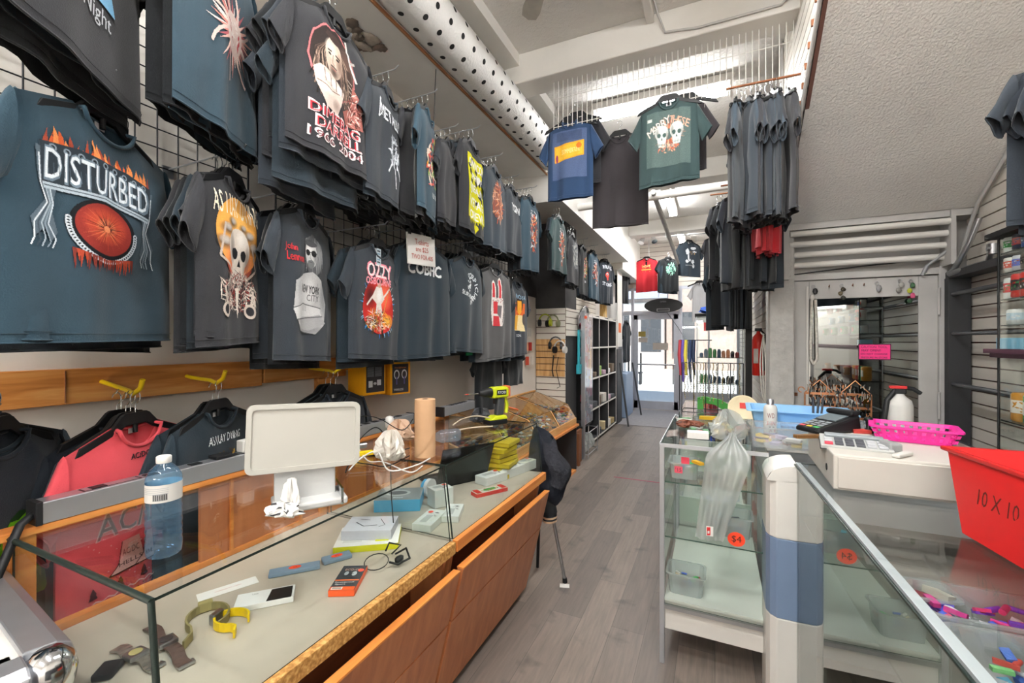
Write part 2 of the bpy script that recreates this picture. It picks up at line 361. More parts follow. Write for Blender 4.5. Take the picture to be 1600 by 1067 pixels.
    def L(s, pts, w, col):                               # stroke
        for (x0, y0), (x1, y1) in zip(pts, pts[1:]):
            d = math.hypot(x1-x0, y1-y0) or 1; nx, ny = -(y1-y0)/d*w/2, (x1-x0)/d*w/2
            s.P([(x0-nx, y0-ny), (x1-nx, y1-ny), (x1+nx, y1+ny), (x0+nx, y0+ny)], col)
        return s
    def rays(s, cx, cy, r0, r1, n, w, cols, seed=1, sq=1):
        r = random.Random(seed)
        for i in range(n):
            a = 2*PI*i/n+r.uniform(-.1, .1); q = r1*r.uniform(.6, 1); ca, sa = math.cos(a), math.sin(a)
            s.P([(cx+r0*ca-w*sa, cy+(r0*sa+w*ca)*sq), (cx+r0*ca+w*sa, cy+(r0*sa-w*ca)*sq), (cx+q*ca, cy+q*sa*sq)], r.choice(cols))
        return s
    def scrib(s, cx, cy, rx, ry, n, w, cols, seed=1):
        r = random.Random(seed)
        for i in range(n):
            a = r.uniform(0, 2*PI); q = math.sqrt(r.random()); x = cx+rx*q*math.cos(a); y = cy+ry*q*math.sin(a); b = r.uniform(0, PI); l = r.uniform(.3, 1)*min(rx, ry)*.5
            s.P([(x-l*math.cos(b), y-l*math.sin(b)), (x+w*math.sin(b), y-w*math.cos(b)), (x+l*math.cos(b), y+l*math.sin(b)), (x-w*math.sin(b), y+w*math.cos(b))], r.choice(cols))
        return s
    def build(s, name, fn, parent=None, maxe=.045, lift=.0005, M4=None, label=None):
        inks = []; mb = MB()
        lift = min(lift, .0032/max(1, len(s.items)))
        for k, (v, f, col) in enumerate(s.items):
            if col not in inks: inks.append(col)
            bm = bmesh.new(); vs = [bm.verts.new((x, y, 0)) for x, y in v]
            for q in f:
                try: bm.faces.new([vs[i] for i in q])
                except ValueError: pass
            bmesh.ops.triangulate(bm, faces=bm.faces[:])
            for _ in range(4):
                es = [e for e in bm.edges if e.calc_length() > maxe]
                if not es: break
                bmesh.ops.subdivide_edges(bm, edges=es, cuts=1); bmesh.ops.triangulate(bm, faces=[q for q in bm.faces if len(q.verts) > 3])
            bm.normal_update(); bm.verts.index_update()
            fl = [tuple(w.index for w in (q.verts if q.normal.z > 0 else reversed(q.verts))) for q in bm.faces]
            mb.add([fn(w.co.x, w.co.y, lift*(k+1)) if M4 is None else M4 @ fn(w.co.x, w.co.y, lift*(k+1)) for w in bm.verts], fl, inks.index(col)); bm.free()
        o = mb.build(name, [flat(c) for c in inks], parent)
        if label: o['label'] = label
        return o
# ---------------------------------------------------------------- the room
XL, XR, XS, YM, YF, YB, ZC = -2.05, 1.52, .47, 3.93, 10.4, -2.6, 3.75
struct(MB().box(XL-.1, XR+.1, YB-.1, YF+.15, -.1, 0), 'floor', 'floor')
struct(MB().box(XL-.12, XL, YB, YF, 0, ZC), 'wall_left', 'wall')
struct(MB().box(XL-.12, XR+.12, YB-.12, YB, 0, ZC), 'wall_back', 'wall')
struct(MB().box(XL-.1, XR+.1, YB-.1, YF+.1, ZC, ZC+.1), 'ceiling', 'ceil')
def slats(mb, axis, a0, a1, z0, z1, plane, out, pitch=.078, gap=.009, th=.012):   # horizontal boards with dark slots
    # axis 'y': boards run along Y on plane x ; axis 'x': along X on plane y ; out = +-1 side the boards face
    q0, q1 = sorted((plane, plane+out*.004))
    if axis == 'y': mb.box(q0, q1, a0, a1, z0, z1, 1)
    else: mb.box(a0, a1, q0, q1, z0, z1, 1)
    z = z0
    while z < z1-.01:
        zt = min(z+pitch-gap, z1); p0, p1 = sorted((plane+out*.004, plane+out*(.004+th)))
        if axis == 'y': mb.box(p0, p1, a0, a1, z, zt, 0)
        else: mb.box(a0, a1, p0, p1, z, zt, 0)
        z += pitch
    return mb
# right staff wall: plain wall behind, cream slat boards in front
mb = MB().box(XR+.016, XR+.12, YB, YM+.1, 0, ZC, 2); slats(mb, 'y', -1.0, YM-.01, .3, 3.6, XR+.016, -1)
struct(mb, 'wall_right', ['slat', 'slat_gap', 'wall'])
# wall under and beside the stair: long wall towards the street, then the sloping triangle above the soffit
def sof(y): return 2.41+(3.75-y)*.63
mb = MB().box(XS+.016, XS+.12, YM, YF, 0, ZC, 2)
slats(mb, 'y', YM+.3, YF-.02, .6, 3.6, XS+.016, -1)
mb.add([(XS, 1.62, 3.745), (XS, 3.74, 3.745), (XS, 3.74, 2.42), (XS+.02, 1.62, 3.745), (XS+.02, 3.74, 3.745), (XS+.02, 3.74, 2.42)],
       [(0, 1, 2), (5, 4, 3), (0, 3, 4, 1), (1, 4, 5, 2), (2, 5, 3, 0)], 1)
z = 2.5
while z < 3.72:
    y0 = 3.75-(z-2.41)/.63+.03; zt = z+.069; mb.hexa([(XS-.012, y0, z), (XS, y0, z), (XS, 3.74, z), (XS-.012, 3.74, z)],
        [(XS-.012, y0-.10, zt), (XS, y0-.10, zt), (XS, 3.74, zt), (XS-.012, 3.74, zt)], 0); z += .078
mb.box(XS-.02, XS+.02, 3.74, YM, 2.0, ZC-.01, 2)
struct(mb, 'wall_stair', ['slat', 'slat_gap', 'grey_paint'])
# rough column at the corner, edge cable
mb = MB().prism([(XS-.10, YM-.14), (XS+.06, YM-.14), (XS+.06, YM+.12), (XS-.10, YM+.12)], 0, 2.62, 0)
struct(mb, 'trim_1', mat('flaking_grey_column', 'bdbbb7', .85, var=.12, vscale=14, bump=.5, bscale=30), .01)
# underside of the stair
mb = MB(); xa, xb = XS+.0, XR+.01
mb.hexa([(xa, 3.76, sof(3.76)), (xb, 3.76, sof(3.76)), (xb, 1.62, sof(1.62)), (xa, 1.62, sof(1.62))],
        [(xa, 3.76, sof(3.76)+.05), (xb, 3.76, sof(3.76)+.05), (xb, 1.62, sof(1.62)+.05), (xa, 1.62, sof(1.62)+.05)])
struct(mb, 'ceiling_stair', 'ceil2')
mb = MB().tube([(XS-.02, 1.62, 3.74), (XS-.022, 2.6, 3.09), (XS-.025, 3.74, 2.40), (XS-.03, 3.76, 2.2)], .009, 6)
for k in range(22): y = 1.7+k*.09; mb.box(XS-.036, XS-.014, y, y+.012, sof(y)-.02, sof(y)+.012, 1)
tag(mb.build('edge_cable', ['grey_paint', 'brown']), 'grey cable clipped along the sloping stair edge', 'cable')
mb = MB().tube([(XR-.03, 2.0, sof(2.0)-.02), (XR-.03, 3.7, sof(3.7)-.02), (XR-.03, 3.8, 2.3), (XR-.05, 3.86, 2.12)], .012, 6)
tag(mb.build('wall_pipe', 'grey_paint'), 'painted pipe running along the stair soffit at the right slat wall', 'pipe')
# staff corner wall with door frame and mirror (plane Y = YM, facing the camera)
dx0, dx1 = .47, 1.40; mz0, mz1 = .88, 1.865; mx0, mx1 = .64, 1.27
mb = MB().box(XS-.02, XR+.12, YM+.02, YM+.12, 0, 2.42, 0)
mb.box(XS, XR, YM-.16, YM+.02, 2.36, 2.46, 0)
for z in (2.03, 2.08, 2.13): mb.box(XS+.06, XR-.04, YM+.012, YM+.021, z-.046, z-.002, 0)
struct(mb, 'wall_front_staff', 'grey_paint')
dr = empty('door_1', None, None, (0, 0, 0)); dr['kind'] = 'structure'
mb = MB().box(dx0+.04, mx0, YM-.02, YM+.02, 0, 2.0).box(mx1, dx1-.03, YM-.02, YM+.02, 0, 2.0).box(mx0, mx1, YM-.02, YM+.02, mz1, 2.0).box(mx0, mx1, YM-.02, YM+.02, 0, mz0)
mb.build('door_panel', 'grey_paint', dr, .003)
MB().box(dx0, dx0+.035, YM-.045, YM+.02, 0, 2.06).box(dx1-.03, dx1+.01, YM-.045, YM+.02, 0, 2.06).box(dx0, dx1, YM-.04, YM+.02, 2.005, 2.05).build('door_frame', 'grey_paint', dr, .004)
for zz in (1.82, 1.12): MB().cyl((dx1-.035, YM-.052, zz-.09), (dx1-.035, YM-.052, zz+.09), .008, n=8).build('hinge', 'grey_paint', dr)
MB().box(.535, .565, YM-.028, YM-.02, 1.14, 1.165).build('latch', 'brown', dr)
MB().box(.655, .675, YM-.028, YM-.02, 1.13, 1.155).build('latch', 'brown', dr)
MB().box(mx0, mx1, YM-.012, YM-.008, mz0, mz1).build('mirror_pane', 'mirror', dr)
MB().box(XS+.15, XS+.162, YM-.032, YM-.022, 1.0, 1.96).build('edge_strip', 'white', dr)
# four heating pipes in the recess under the soffit
pr_ = empty('pipe_radiator', 'four white horizontal pipes under the textured stair soffit', 'radiator')
for k in range(4):
    z = 2.33-k*.072
    MB().cyl((XS+.03, YM-.16+k*.03, z), (XR-.14, YM-.16+k*.03, z), .021, n=14).build('pipe', 'white', pr_)
MB().box(XR-.14, XR-.115, YM-.18, YM-.02, 2.05, 2.40).build('end_bracket', 'grey_paint', pr_)
MB().box(XS+.0, XS+.02, YM-.18, YM-.02, 2.05, 2.38).build('end_bracket', 'grey_paint', pr_)
mb = MB().tube([(1.40, 3.8, 2.0), (1.40, 3.7, 2.06), (1.43, 3.66, 2.16), (1.46, 3.62, 2.3)], .016, 8).tube([(1.38, 3.78, 1.99), (1.47, 3.55, 2.02), (1.47, 3.5, 2.09)], .018, 8)
mb.cyl((1.47, 3.5, 2.06), (1.47, 3.5, 2.12), .026, n=10).cyl((1.44, 3.49, 2.09), (1.50, 3.49, 2.09), .012, n=8)
tag(mb.build('pipe_valve', 'steel'), 'grey pipe valve and elbow above the black shelf frame', 'valve')
tag(MB().tube([(.50, YM-.03, 2.05), (.9, YM-.03, 2.085), (1.2, YM-.04, 2.1), (1.37, YM-.05, 2.13)], .004, 5).build('thin_wire', 'black'), 'thin black wire sagging above the grey door frame', 'wire')
tag(MB().tube([(1.28, YM-.045, 2.0), (1.3, YM-.06, 2.06), (1.36, YM-.09, 2.12), (1.40, YM-.12, 2.16)], .011, 6).build('conduit', 'alu_grey'), 'bent grey conduit beside the top of the grey door', 'conduit')
# keys and trinkets on the door head
def trinket(x, z, cols, ln, label, cat, nm):
    mb = MB(); y = YM-.032
    mb.tube([(x+.011*math.cos(t*PI/5), y, z+.011*math.sin(t*PI/5)) for t in range(10)], .0022, 5, 0, True)
    for k, c in enumerate(cols):
        zz = z-.012-ln*(k+.5)/len(cols); mb.ball((x+(-1)**k*.008, y-.004, zz), .016, .008, ln/len(cols)*.55, 8, k+1, jit=.15)
    mb.cyl((x, YM-.02, z+.012), (x, y-.004, z+.012), .0025, n=5)
    tag(mb.build(nm, [M['steel']]+[flat(c) for c in cols]), label, cat)
trinket(.665, 1.955, ['2a2a2c', 'd8d2cc'], .09, 'black and white keyring over the left of the mirror', 'keyring', 'keyring')
trinket(.835, 1.955, ['4a4438', '6e6450', '3a3a34'], .09, 'bunch of dark keys hanging above the middle of the mirror', 'keys', 'key_bunch')
trinket(1.04, 1.96, ['8f8f90'], .05, 'single steel key hanging on the door head', 'key', 'door_key')
trinket(1.165, 1.97, ['a9a7a2', '85827c'], .07, 'small silver keys left of the toy keyrings', 'keys', 'key_bunch')
trinket(1.225, 1.965, ['3b5b40', 'b7c040', 'd05a80', '35503a'], .14, 'green yellow and pink toy keyrings hanging at the mirror corner', 'keyring', 'toy_keyring')
mb = MB()
for s in (-1, 1): mb.tube([(.665+s*.012, YM-.03, 1.86), (.665+s*.018, YM-.035, 1.6), (.665+s*.02, YM-.035, 1.42), (.665, YM-.035, 1.38)], .010, 6)
tag(mb.build('shell_lanyard', mat('shell_beads', 'd8cfc6', .6, var=.25, vscale=60)), 'pale beaded lanyard hanging at the mirror left edge', 'lanyard')
for k, x in enumerate((.76, .90, .965)):
    tag(MB().tube([(x, YM-.02, 1.955), (x, YM-.035, 1.95), (x, YM-.038, 1.965)], .003, 5).build('cup_hook', 'brown'), 'tiny empty hook on the grey door head, %s' % ['left of the dark keys', 'right of the dark keys', 'left of the single key'][k], 'hook')
cs = empty('warning_sign', 'pink handwritten caution sign stuck on the mirror', 'sign', (1.03, YM-.012, 1.475))
MB().box(-.088, .088, -.003, 0, -.05, .052, 0).box(-.093, .093, -.001, 0, -.056, .058, 1).build('card', [flat('ff3f8c'), flat('3a2030')], cs)
a = Art()
for k, t in enumerate(('CAUTION: TOOL', 'MAY OPEN!!', 'DO NOT CHANGE', 'PRESSURE IN STORE')): a.T(t, -.004 if k != 1 else -.02, .036-k*.025, .015 if k < 2 else .011, '3a2030', wide=.15 if k != 1 else .11)
a.build('lettering', lambda x, z, l: Vector((x, -.0035-l, z)), cs)
tag(MB().tube([(mx0+.10, YM-.02, 1.3), (mx0+.12, YM-.02, 1.2), (mx0+.06, YM-.02, 1.1), (mx0+.01, YM-.02, 1.0), (mx0-.01, YM-.02, .93)], .003, 5).build('thin_cable', 'grey_paint'), 'thin white cable across the lower left of the mirror', 'cable')
# ---------------------------------------------------------------- left bulkhead, beams, duct
SZ = 3.30
mb = MB().box(XL, -1.60, YB, 4.35, SZ, ZC, 0).box(-1.606, -1.597, YB, 4.35, SZ-.006, SZ+.014, 1)
mb.box(-1.60, -1.36, YB, 4.6, 3.66, ZC, 0)
struct(mb, 'trim_2', ['white', mat('tan_brown_trim', '96663e', .7)])
mb = MB().box(XL, -1.45, 4.35, 8.3, 3.02, ZC, 0).box(XL, -1.56, 8.3, YF, 2.9, ZC, 0)
struct(mb, 'trim_3', 'white')
for k, (y0, y1, zb, x0, x1) in enumerate([(3.08, 3.30, 3.53, -1.6, XS), (5.75, 6.0, 3.52, -1.45, XS), (8.3, 8.55, 3.5, -1.45, XS), (-.9, -.68, 3.53, -1.6, XR)]):
    struct(MB().box(x0, x1, y0, y1, zb, ZC), 'trim_%d' % (4+k), 'white', .008)
struct(MB().box(-.42, -.37, YB, 3.08, 3.69, ZC), 'trim_8', 'white', .004)
mb = MB().tube([(-.36, .5, 3.745), (-.36, 2.9, 3.745), (-.34, 3.02, 3.70), (-.30, 3.07, 3.6), (-.1, 3.07, 3.57), (.36, 3.07, 3.57), (.43, 3.05, 3.62)], .008, 6)
tag(mb.build('ceiling_cable', 'grey_paint'), 'grey cable clipped along the first ceiling beam', 'cable')
# duct with punched holes
DC = Vector((-1.50, 0, 3.43)); DR = .142
dk = empty('ventilation_duct', 'long white perforated ventilation duct under the ceiling', 'duct', (0, 0, 0))
mb = MB().cyl((DC.x, YB+.05, DC.z), (DC.x, 4.25, DC.z), DR, n=40)
for j in range(64):
    for q, deg in enumerate((-172, -135, -95, -58, -22, 15)):
        y = .55+j*.066*1.0+(q % 2)*.033; a0 = math.radians(deg)
        if j % 2 and q in (0, 5): continue
        if j % 2 == 0 and q in (1, 3): continue
        if j % 2 == 1 and q in (2, 4): continue
        vs = []
        for i in range(12):
            t = 2*PI*i/12; an = a0+.017*math.cos(t)/DR; vs.append((DC.x+(DR+.0012)*math.cos(an), y+.017*math.sin(t), DC.z+(DR+.0012)*math.sin(an)))
        mb.add(vs, [tuple(range(12))[::-1]], 1)
mb.build('duct_tube', ['duct', 'hole'], dk)
for y in (1.2, 3.9):
    tag(MB().tube([(-1.36, y, 3.49), (-1.34, y, 3.6), (-1.33, y, 3.745)], .004, 5).build('hanger_wire', 'grey_paint'), 'thin white wire holding the duct, %s' % ('nearer the fan' if y < 2 else 'by the first beam'), 'wire')
tag(MB().tube([(-1.62, 2.35, 3.29), (-1.63, 2.35, 3.1), (-1.66, 2.37, 2.75)], .003, 5).build('hanging_wire', 'black'), 'thin wire dangling from the bulkhead over the shirts', 'wire')
mb = MB()
rr = random.Random(4)
for k in range(16): mb.ball((-1.86+rr.uniform(-.07, .07), 1.93+rr.uniform(-.13, .16), SZ-.004), rr.uniform(.02, .05), rr.uniform(.02, .06), .012, 8, k % 2, jit=.3)
tag(mb.build('plaster_damage', [mat('torn_plaster', '5c5046', .9, var=.3, vscale=40), mat('torn_plaster_light', '9a9084', .9, var=.2, vscale=40)]), 'crumbling brown hole in the bulkhead plaster above the shirts', 'plaster damage')
# dark pillar with slat-board faces
mb = MB().box(XL, -1.66, 5.15, 5.62, 1.97, 3.02, 2)
mb.box(XL, -1.66, 5.165, 5.62, 0, 1.97, 3)
mb.box(XL, XL+.02, 4.35, 5.15, 2.1, 3.02, 2)
slats(mb, 'x', XL+.01, -1.66, .72, 1.96, 5.165, -1)
struct(mb, 'wall_pillar', ['slat', 'slat_gap', mat('soot_black_paint', '2c2a2a', .8, var=.35, vscale=7), 'dark'])
mb = MB(); slats(mb, 'x', XL+.012, -1.662, 1.12, 1.58, 5.150, -1, pitch=.078)
tag(mb.build('tan_slat_panel', ['slat_wood', 'slat_gap']), 'tan wooden slat panel in the middle of the white slat pillar', 'slat panel')
mb = MB(); slats(mb, 'y', 5.15, 6.1, 1.62, 1.96, -1.66, 1); slats(mb, 'y', 6.1, 8.2, 2.0, 2.95, XL+.0, 1)
mb.box(XL, -1.72, 5.62, 8.2, 1.94, 1.97, 0)
tag(mb.build('slat_wall_panel', ['slat', 'slat_gap', 'dark']), 'white slat boards on the side of the pillar and along the far left wall', 'slat panel')
struct(MB().box(-1.80, -1.70, 7.5, 7.62, 1.97, 2.9, 0), 'trim_9', ramp_mat('flaking_tan_post', wood_build('b48a4a', 'd0a866', 'e8dcc0', (9, 9, 2)), .8))
# first-bay ceiling fan
fan = empty('ceiling_fan', 'grey ceiling fan with weathered blades cut off by the top edge', 'fan', (-.75, 2.12, 3.55))
MB().cyl((0, 0, .22), (0, 0, .05), .02).lathe([(.02, .06), (.09, .04), (.10, -.03), (.05, -.06)]).build('motor', 'steel', fan)
for k in range(5):
    a = math.radians(55+72*k)
    MB().prism([(.10, -.03), (.42, -.055), (.48, -.045), (.50, 0), (.48, .045), (.42, .055), (.10, .03)], -.006, .006, 0, M4=Matrix.Rotation(a, 4, 'Z') @ Matrix.Rotation(.2, 4, 'X')).build('blade', mat('weathered_blade', 'aaa69e', .7, var=.15, vscale=10), fan)
# fluorescent battens
nmz = ['over the front of the shop by the fan', 'behind the hanging blue and green shirts', 'running towards the street door', 'behind the camera', 'at the back of the shop', 'nearest the street door']
for k, (p, r, ln, e) in enumerate(LAMPS):
    t = empty('fluorescent_lamp', 'white fluorescent ceiling lamp '+nmz[k], 'ceiling lamp', p, math.radians(r))
    MB().prism([(-.065, .12), (-.065, .06), (-.03, .02), (.03, .02), (.065, .06), (.065, .12)], -ln/2, ln/2, 0, 'y').build('housing', 'white', t)
    for s in (-.03, .03): MB().cyl((s, -ln/2+.03, .0), (s, ln/2-.03, .0), .014, n=10).build('tube', 'tube', t)
    for s in (-1, 1): MB().box(-.06, .06, s*(ln/2)-.012, s*(ln/2)+.012, -.018, .06).build('end_cap', 'white', t)
for p in FILL_LAMPS:  # bodies of the added fill lamps behind the camera
    t = empty('fill_lamp', 'added fill lamp on the back wall behind the camera, %s one' % ('left' if p[0] < 0 else 'right'), 'wall lamp', p)
    MB().box(-.62, .62, -.1, -.02, -.06, .06).build('housing', 'white', t)
    for s in (-.03, .03): MB().cyl((-.6, .0, s), (.6, .0, s), .014, n=10).build('tube', 'tube', t)
    for s in (-1, 1): MB().box(s*.61-.012, s*.61+.012, -.03, .02, -.055, .055).build('end_cap', 'white', t)
# cross pipe
mb = MB().cyl((-1.45, 5.0, 3.12), (XS, 5.0, 3.15), .045, n=16).cyl((-1.0, 5.0, 3.127), (-.93, 5.0, 3.128), .055, n=16)
tag(mb.build('cross_pipe', 'white'), 'white pipe crossing the shop below the second ceiling bay', 'pipe')
tag(MB().tube([(-.60, 4.9, 3.15), (-.58, 7.0, 2.98), (-.58, 9.2, 2.85)], .028, 8).build('angled_pipe', 'grey_paint'), 'thin grey pipe running away below the ceiling', 'pipe')
# street front
ZT = 2.16
mb = MB().box(XL-.1, XS+.1, YF, YF+.12, 2.78, ZC, 2)
slats(mb, 'x', XL, XS, 2.78, ZC-.02, YF, -1, pitch=.10)
mb.box(XL-.1, -1.95, YF, YF+.1, 0, 2.78, 3).box(XS-.05, XS+.1, YF, YF+.1, 0, 2.78, 3).box(-.70, XS, YF, YF+.1, 0, .40, 3).box(-1.95, -1.74, YF, YF+.1, 0, .35, 3)
struct(mb, 'wall_front', ['slat', 'slat_gap', 'wall', 'frame_al'])
w1 = empty('window_1', None, None); w1['kind'] = 'structure'
MB().box(-.74, -.66, YF-.02, YF+.08, 0, 2.78).box(-.7, XS, YF-.01, YF+.08, .38, .44).box(-.7, XS, YF-.01, YF+.08, 2.72, 2.80).box(-.14, -.10, YF-.01, YF+.06, .4, 2.75).build('window_frame', 'frame_al', w1)
MB().box(-.7, XS, YF+.03, YF+.036, .44, 2.72).build('pane', 'glass', w1)
w2 = empty('window_2', None, None); w2['kind'] = 'structure'
MB().box(-1.76, -1.70, YF-.02, YF+.08, 0, 2.78).box(-1.95, -1.72, YF-.01, YF+.08, .33, .38).box(-1.96, -.7, YF-.01, YF+.08, 2.72, 2.80).box(-1.96, -.7, YF-.03, YF+.08, ZT, ZT+.07).build('window_frame', 'frame_al', w2)
MB().box(-1.95, -1.72, YF+.03, YF+.036, .38, 2.72).box(-1.7, -.7, YF+.03, YF+.036, ZT+.07, 2.72).build('pane', 'glass', w2)
d2 = empty('door_2', None, None); d2['kind'] = 'structure'
x0, x1 = -1.70, -.74
MB().box(x0, x0+.09, YF, YF+.05, .02, ZT).box(x1-.09, x1, YF, YF+.05, .02, ZT).box(x0, x1, YF, YF+.05, .02, .20).box(x0, x1, YF, YF+.05, ZT-.11, ZT).build('door_frame', 'frame_al', d2, .003)
MB().box(x0+.09, x1-.09, YF+.022, YF+.028, .2, ZT-.11).build('door_pane', 'glass', d2)
MB().cyl((x0+.09, YF-.05, 1.03), (x1-.05, YF-.05, 1.03), .016, n=8).cyl((x0+.1, YF-.05, 1.03), (x0+.1, YF, 1.03), .012, n=6).cyl((x1-.1, YF-.05, 1.03), (x1-.1, YF, 1.03), .012, n=6).build('push_bar', 'steel', d2)
MB().tube([(x1-.1, YF-.05, 1.02), (x1-.1, YF-.06, .8), (x1-.1, YF-.06, .6)], .012, 6).build('strap', 'black', d2)
MB().box(x0+.35, x0+.6, YF-.05, YF, ZT-.06, ZT).build('door_closer', 'frame_al', d2)
mb = MB().box(x0+.10, x0+.26, YF+.012, YF+.02, 1.66, 1.78).box(x0+.10, x0+.30, YF+.012, YF+.02, 1.53, 1.64, 1).box(x0+.42, x0+.75, YF+.012, YF+.02, 1.36, 1.52, 1)
mb.build('notice', [flat('8a7a3a'), flat('b0a8a0')], d2)
# open sign, spots
osn = empty('oval_sign', 'black oval hanging sign with small white lettering above the street door', 'sign', (-1.02, YF-.35, 2.33))
MB().prism([(.40*math.cos(2*PI*i/36), .155*math.sin(2*PI*i/36)) for i in range(36)], -.012, .012, 0, 'y').build('panel', 'black', osn)
Art().R(-.13, .13, -.125, -.065, 'c8c8ca').R(-.12, .12, -.12, -.07, '3a3a3e').T('OPEN', 0, .085, .035, '8a8a90').build('lettering', lambda x, z, l: Vector((x, -.013-l, z)), osn)
for s in (-.1, .1): MB().tube([(s, 0, .15), (s*.8, 0, .42)], .004, 5).build('chain', 'steel', osn)
tag(MB().tube([(-.95, YF-.36, 2.19), (-.72, YF-.3, 1.85), (-.5, YF-.25, 1.45), (-.49, YF-.25, 1.3)], .005, 5).build('sign_cable', 'black'), 'black cable dropping from the oval sign', 'cable')
sp = empty('ceiling_spotlight', 'twin white spotlight on the ceiling near the street door', 'spotlight', (-1.25, 9.4, ZC-.02))
MB().lathe([(.11, 0), (.11, .02)]).build('base', 'white', sp)
for s in (-.09, .09): MB().cyl((s, 0, -.02), (s*1.5, -.07, -.15), .035, .06).build('lamp_head', 'chrome', sp)
# street outside
tag(MB().box(-22, 18, YF+.12, 45, -.16, -.03).build('street', mat('pale_pavement', 'd8d6d2', .8)), kind='structure')
bl = empty('street_building', 'brick building with grey roof across the street', 'building', (0, 26, -.03))
MB().box(-14, -2.6, 0, 6, 0, 6.2, 0).build('wall', mat('pale_brick', 'b6aba6', .8, var=.1), bl)
MB().box(-2.5, 8, .4, 6, 0, 9, 0).build('wall', mat('red_brick', 'a89288', .8, var=.1), bl)
MB().hexa([(-14.3, -.4, 4.0), (-2.4, -.4, 4.0), (-2.4, 1, 4.0), (-14.3, 1, 4.0)], [(-14.3, .8, 6.4), (-2.4, .8, 6.4), (-2.4, 1.2, 6.4), (-14.3, 1.2, 6.4)]).build('roof', mat('grey_shingle', '8a8c96', .8), bl)
for k in range(7): MB().box(-12.6+k*1.75, -11.5+k*1.75, -.03, .05, 1.0, 3.2).build('window', 'dkgrey', bl)
MB().box(-13, -3, -.08, 0, 3.35, 3.8).build('fascia_board', flat('e8e4dc'), bl)
bn = empty('street_bench', 'dark slatted bench on the pavement outside the door', 'bench', (-3.3, 17.0, -.03))
mb = MB()
for k in range(11): mb.box(-.75+k*.15, -.69+k*.15, -.02, .02, .42, 1.15)
mb.build('backrest', 'black', bn); MB().box(-.8, .85, -.45, 0, .4, .45).build('seat', 'black', bn)
for x in (-.75, .78): MB().box(x, x+.05, -.42, 0, 0, .4).build('leg', 'black', bn)
tr = empty('street_tree', 'pale blossoming tree across the street', 'tree', (-6.2, 20, -.03))
MB().cyl((0, 0, 0), (.1, 0, 3.6), .12, .07).build('trunk', 'brown', tr)
mb = MB(); r = random.Random(2)
for k in range(260):
    a, b, q = r.uniform(0, 6.28), r.uniform(-1, 1), 1.5*r.random()**.4
    c = Vector((q*math.cos(a)*math.sqrt(1-b*b), q*math.sin(a)*math.sqrt(1-b*b), 4.3+b*q*.9)); d = .13
    e1 = Vector((r.uniform(-1, 1), r.uniform(-1, 1), r.uniform(-1, 1))).normalized()*d; e2 = e1.orthogonal().normalized()*d
    mb.add([c-e1, c-e2, c+e1, c+e2], [(0, 1, 2, 3)])
mb.build('foliage', mat('pale_leaves', 'd8c8c0', .8), tr)
st = empty('street_sign_post', 'thin grey post with a small sign board outside', 'post', (-2.65, 14.5, -.03))
MB().cyl((0, 0, 0), (0, 0, 1.75), .03).build('post', 'steel', st); MB().box(-.18, .18, -.02, .02, 1.45, 1.8).build('sign_board', 'dkgrey', st)
# ---------------------------------------------------------------- t-shirts, hangers, racks
def cloth(name, col, var=.05):
    col = '%02x%02x%02x' % tuple(max(0, int(int(col[i:i+2], 16)*(.74 if i or 1 else 1))) for i in (0, 2, 4)) if name not in ('light_grey', 'red', 'heather_coral') else col
    return mat('cloth_'+name, col, .9, var=var, vscale=5, bump=.12, bscale=260, spec=.15, sheen=.15)
CL = dict(teal=cloth('teal', '3b586a'), slate=cloth('slate', '39424b'), char=cloth('charcoal', '383a3f'), navy=cloth('navy', '272e3a'),
          black=cloth('black', '1f2226'), ink=cloth('ink_blue', '2d3c47'), dgreen=cloth('dark_green', '39504f'), grey=cloth('heather_grey', '6a6a6c', .12),
          blue=cloth('faded_blue', '38557f'), red=cloth('red', 'c8323c'), coral=cloth('heather_coral', 'd8505a', .1), tan=cloth('tan', '9a8a74'),
          fade=cloth('faded_green', '455c5e'), lgrey=cloth('light_grey', 'b2b2b4'), slateb=cloth('slate_blue', '44525e'), brown=cloth('mushroom', '4a464a'))
def sm(t): t = max(0, min(1, t)); return t*t*(3-2*t)
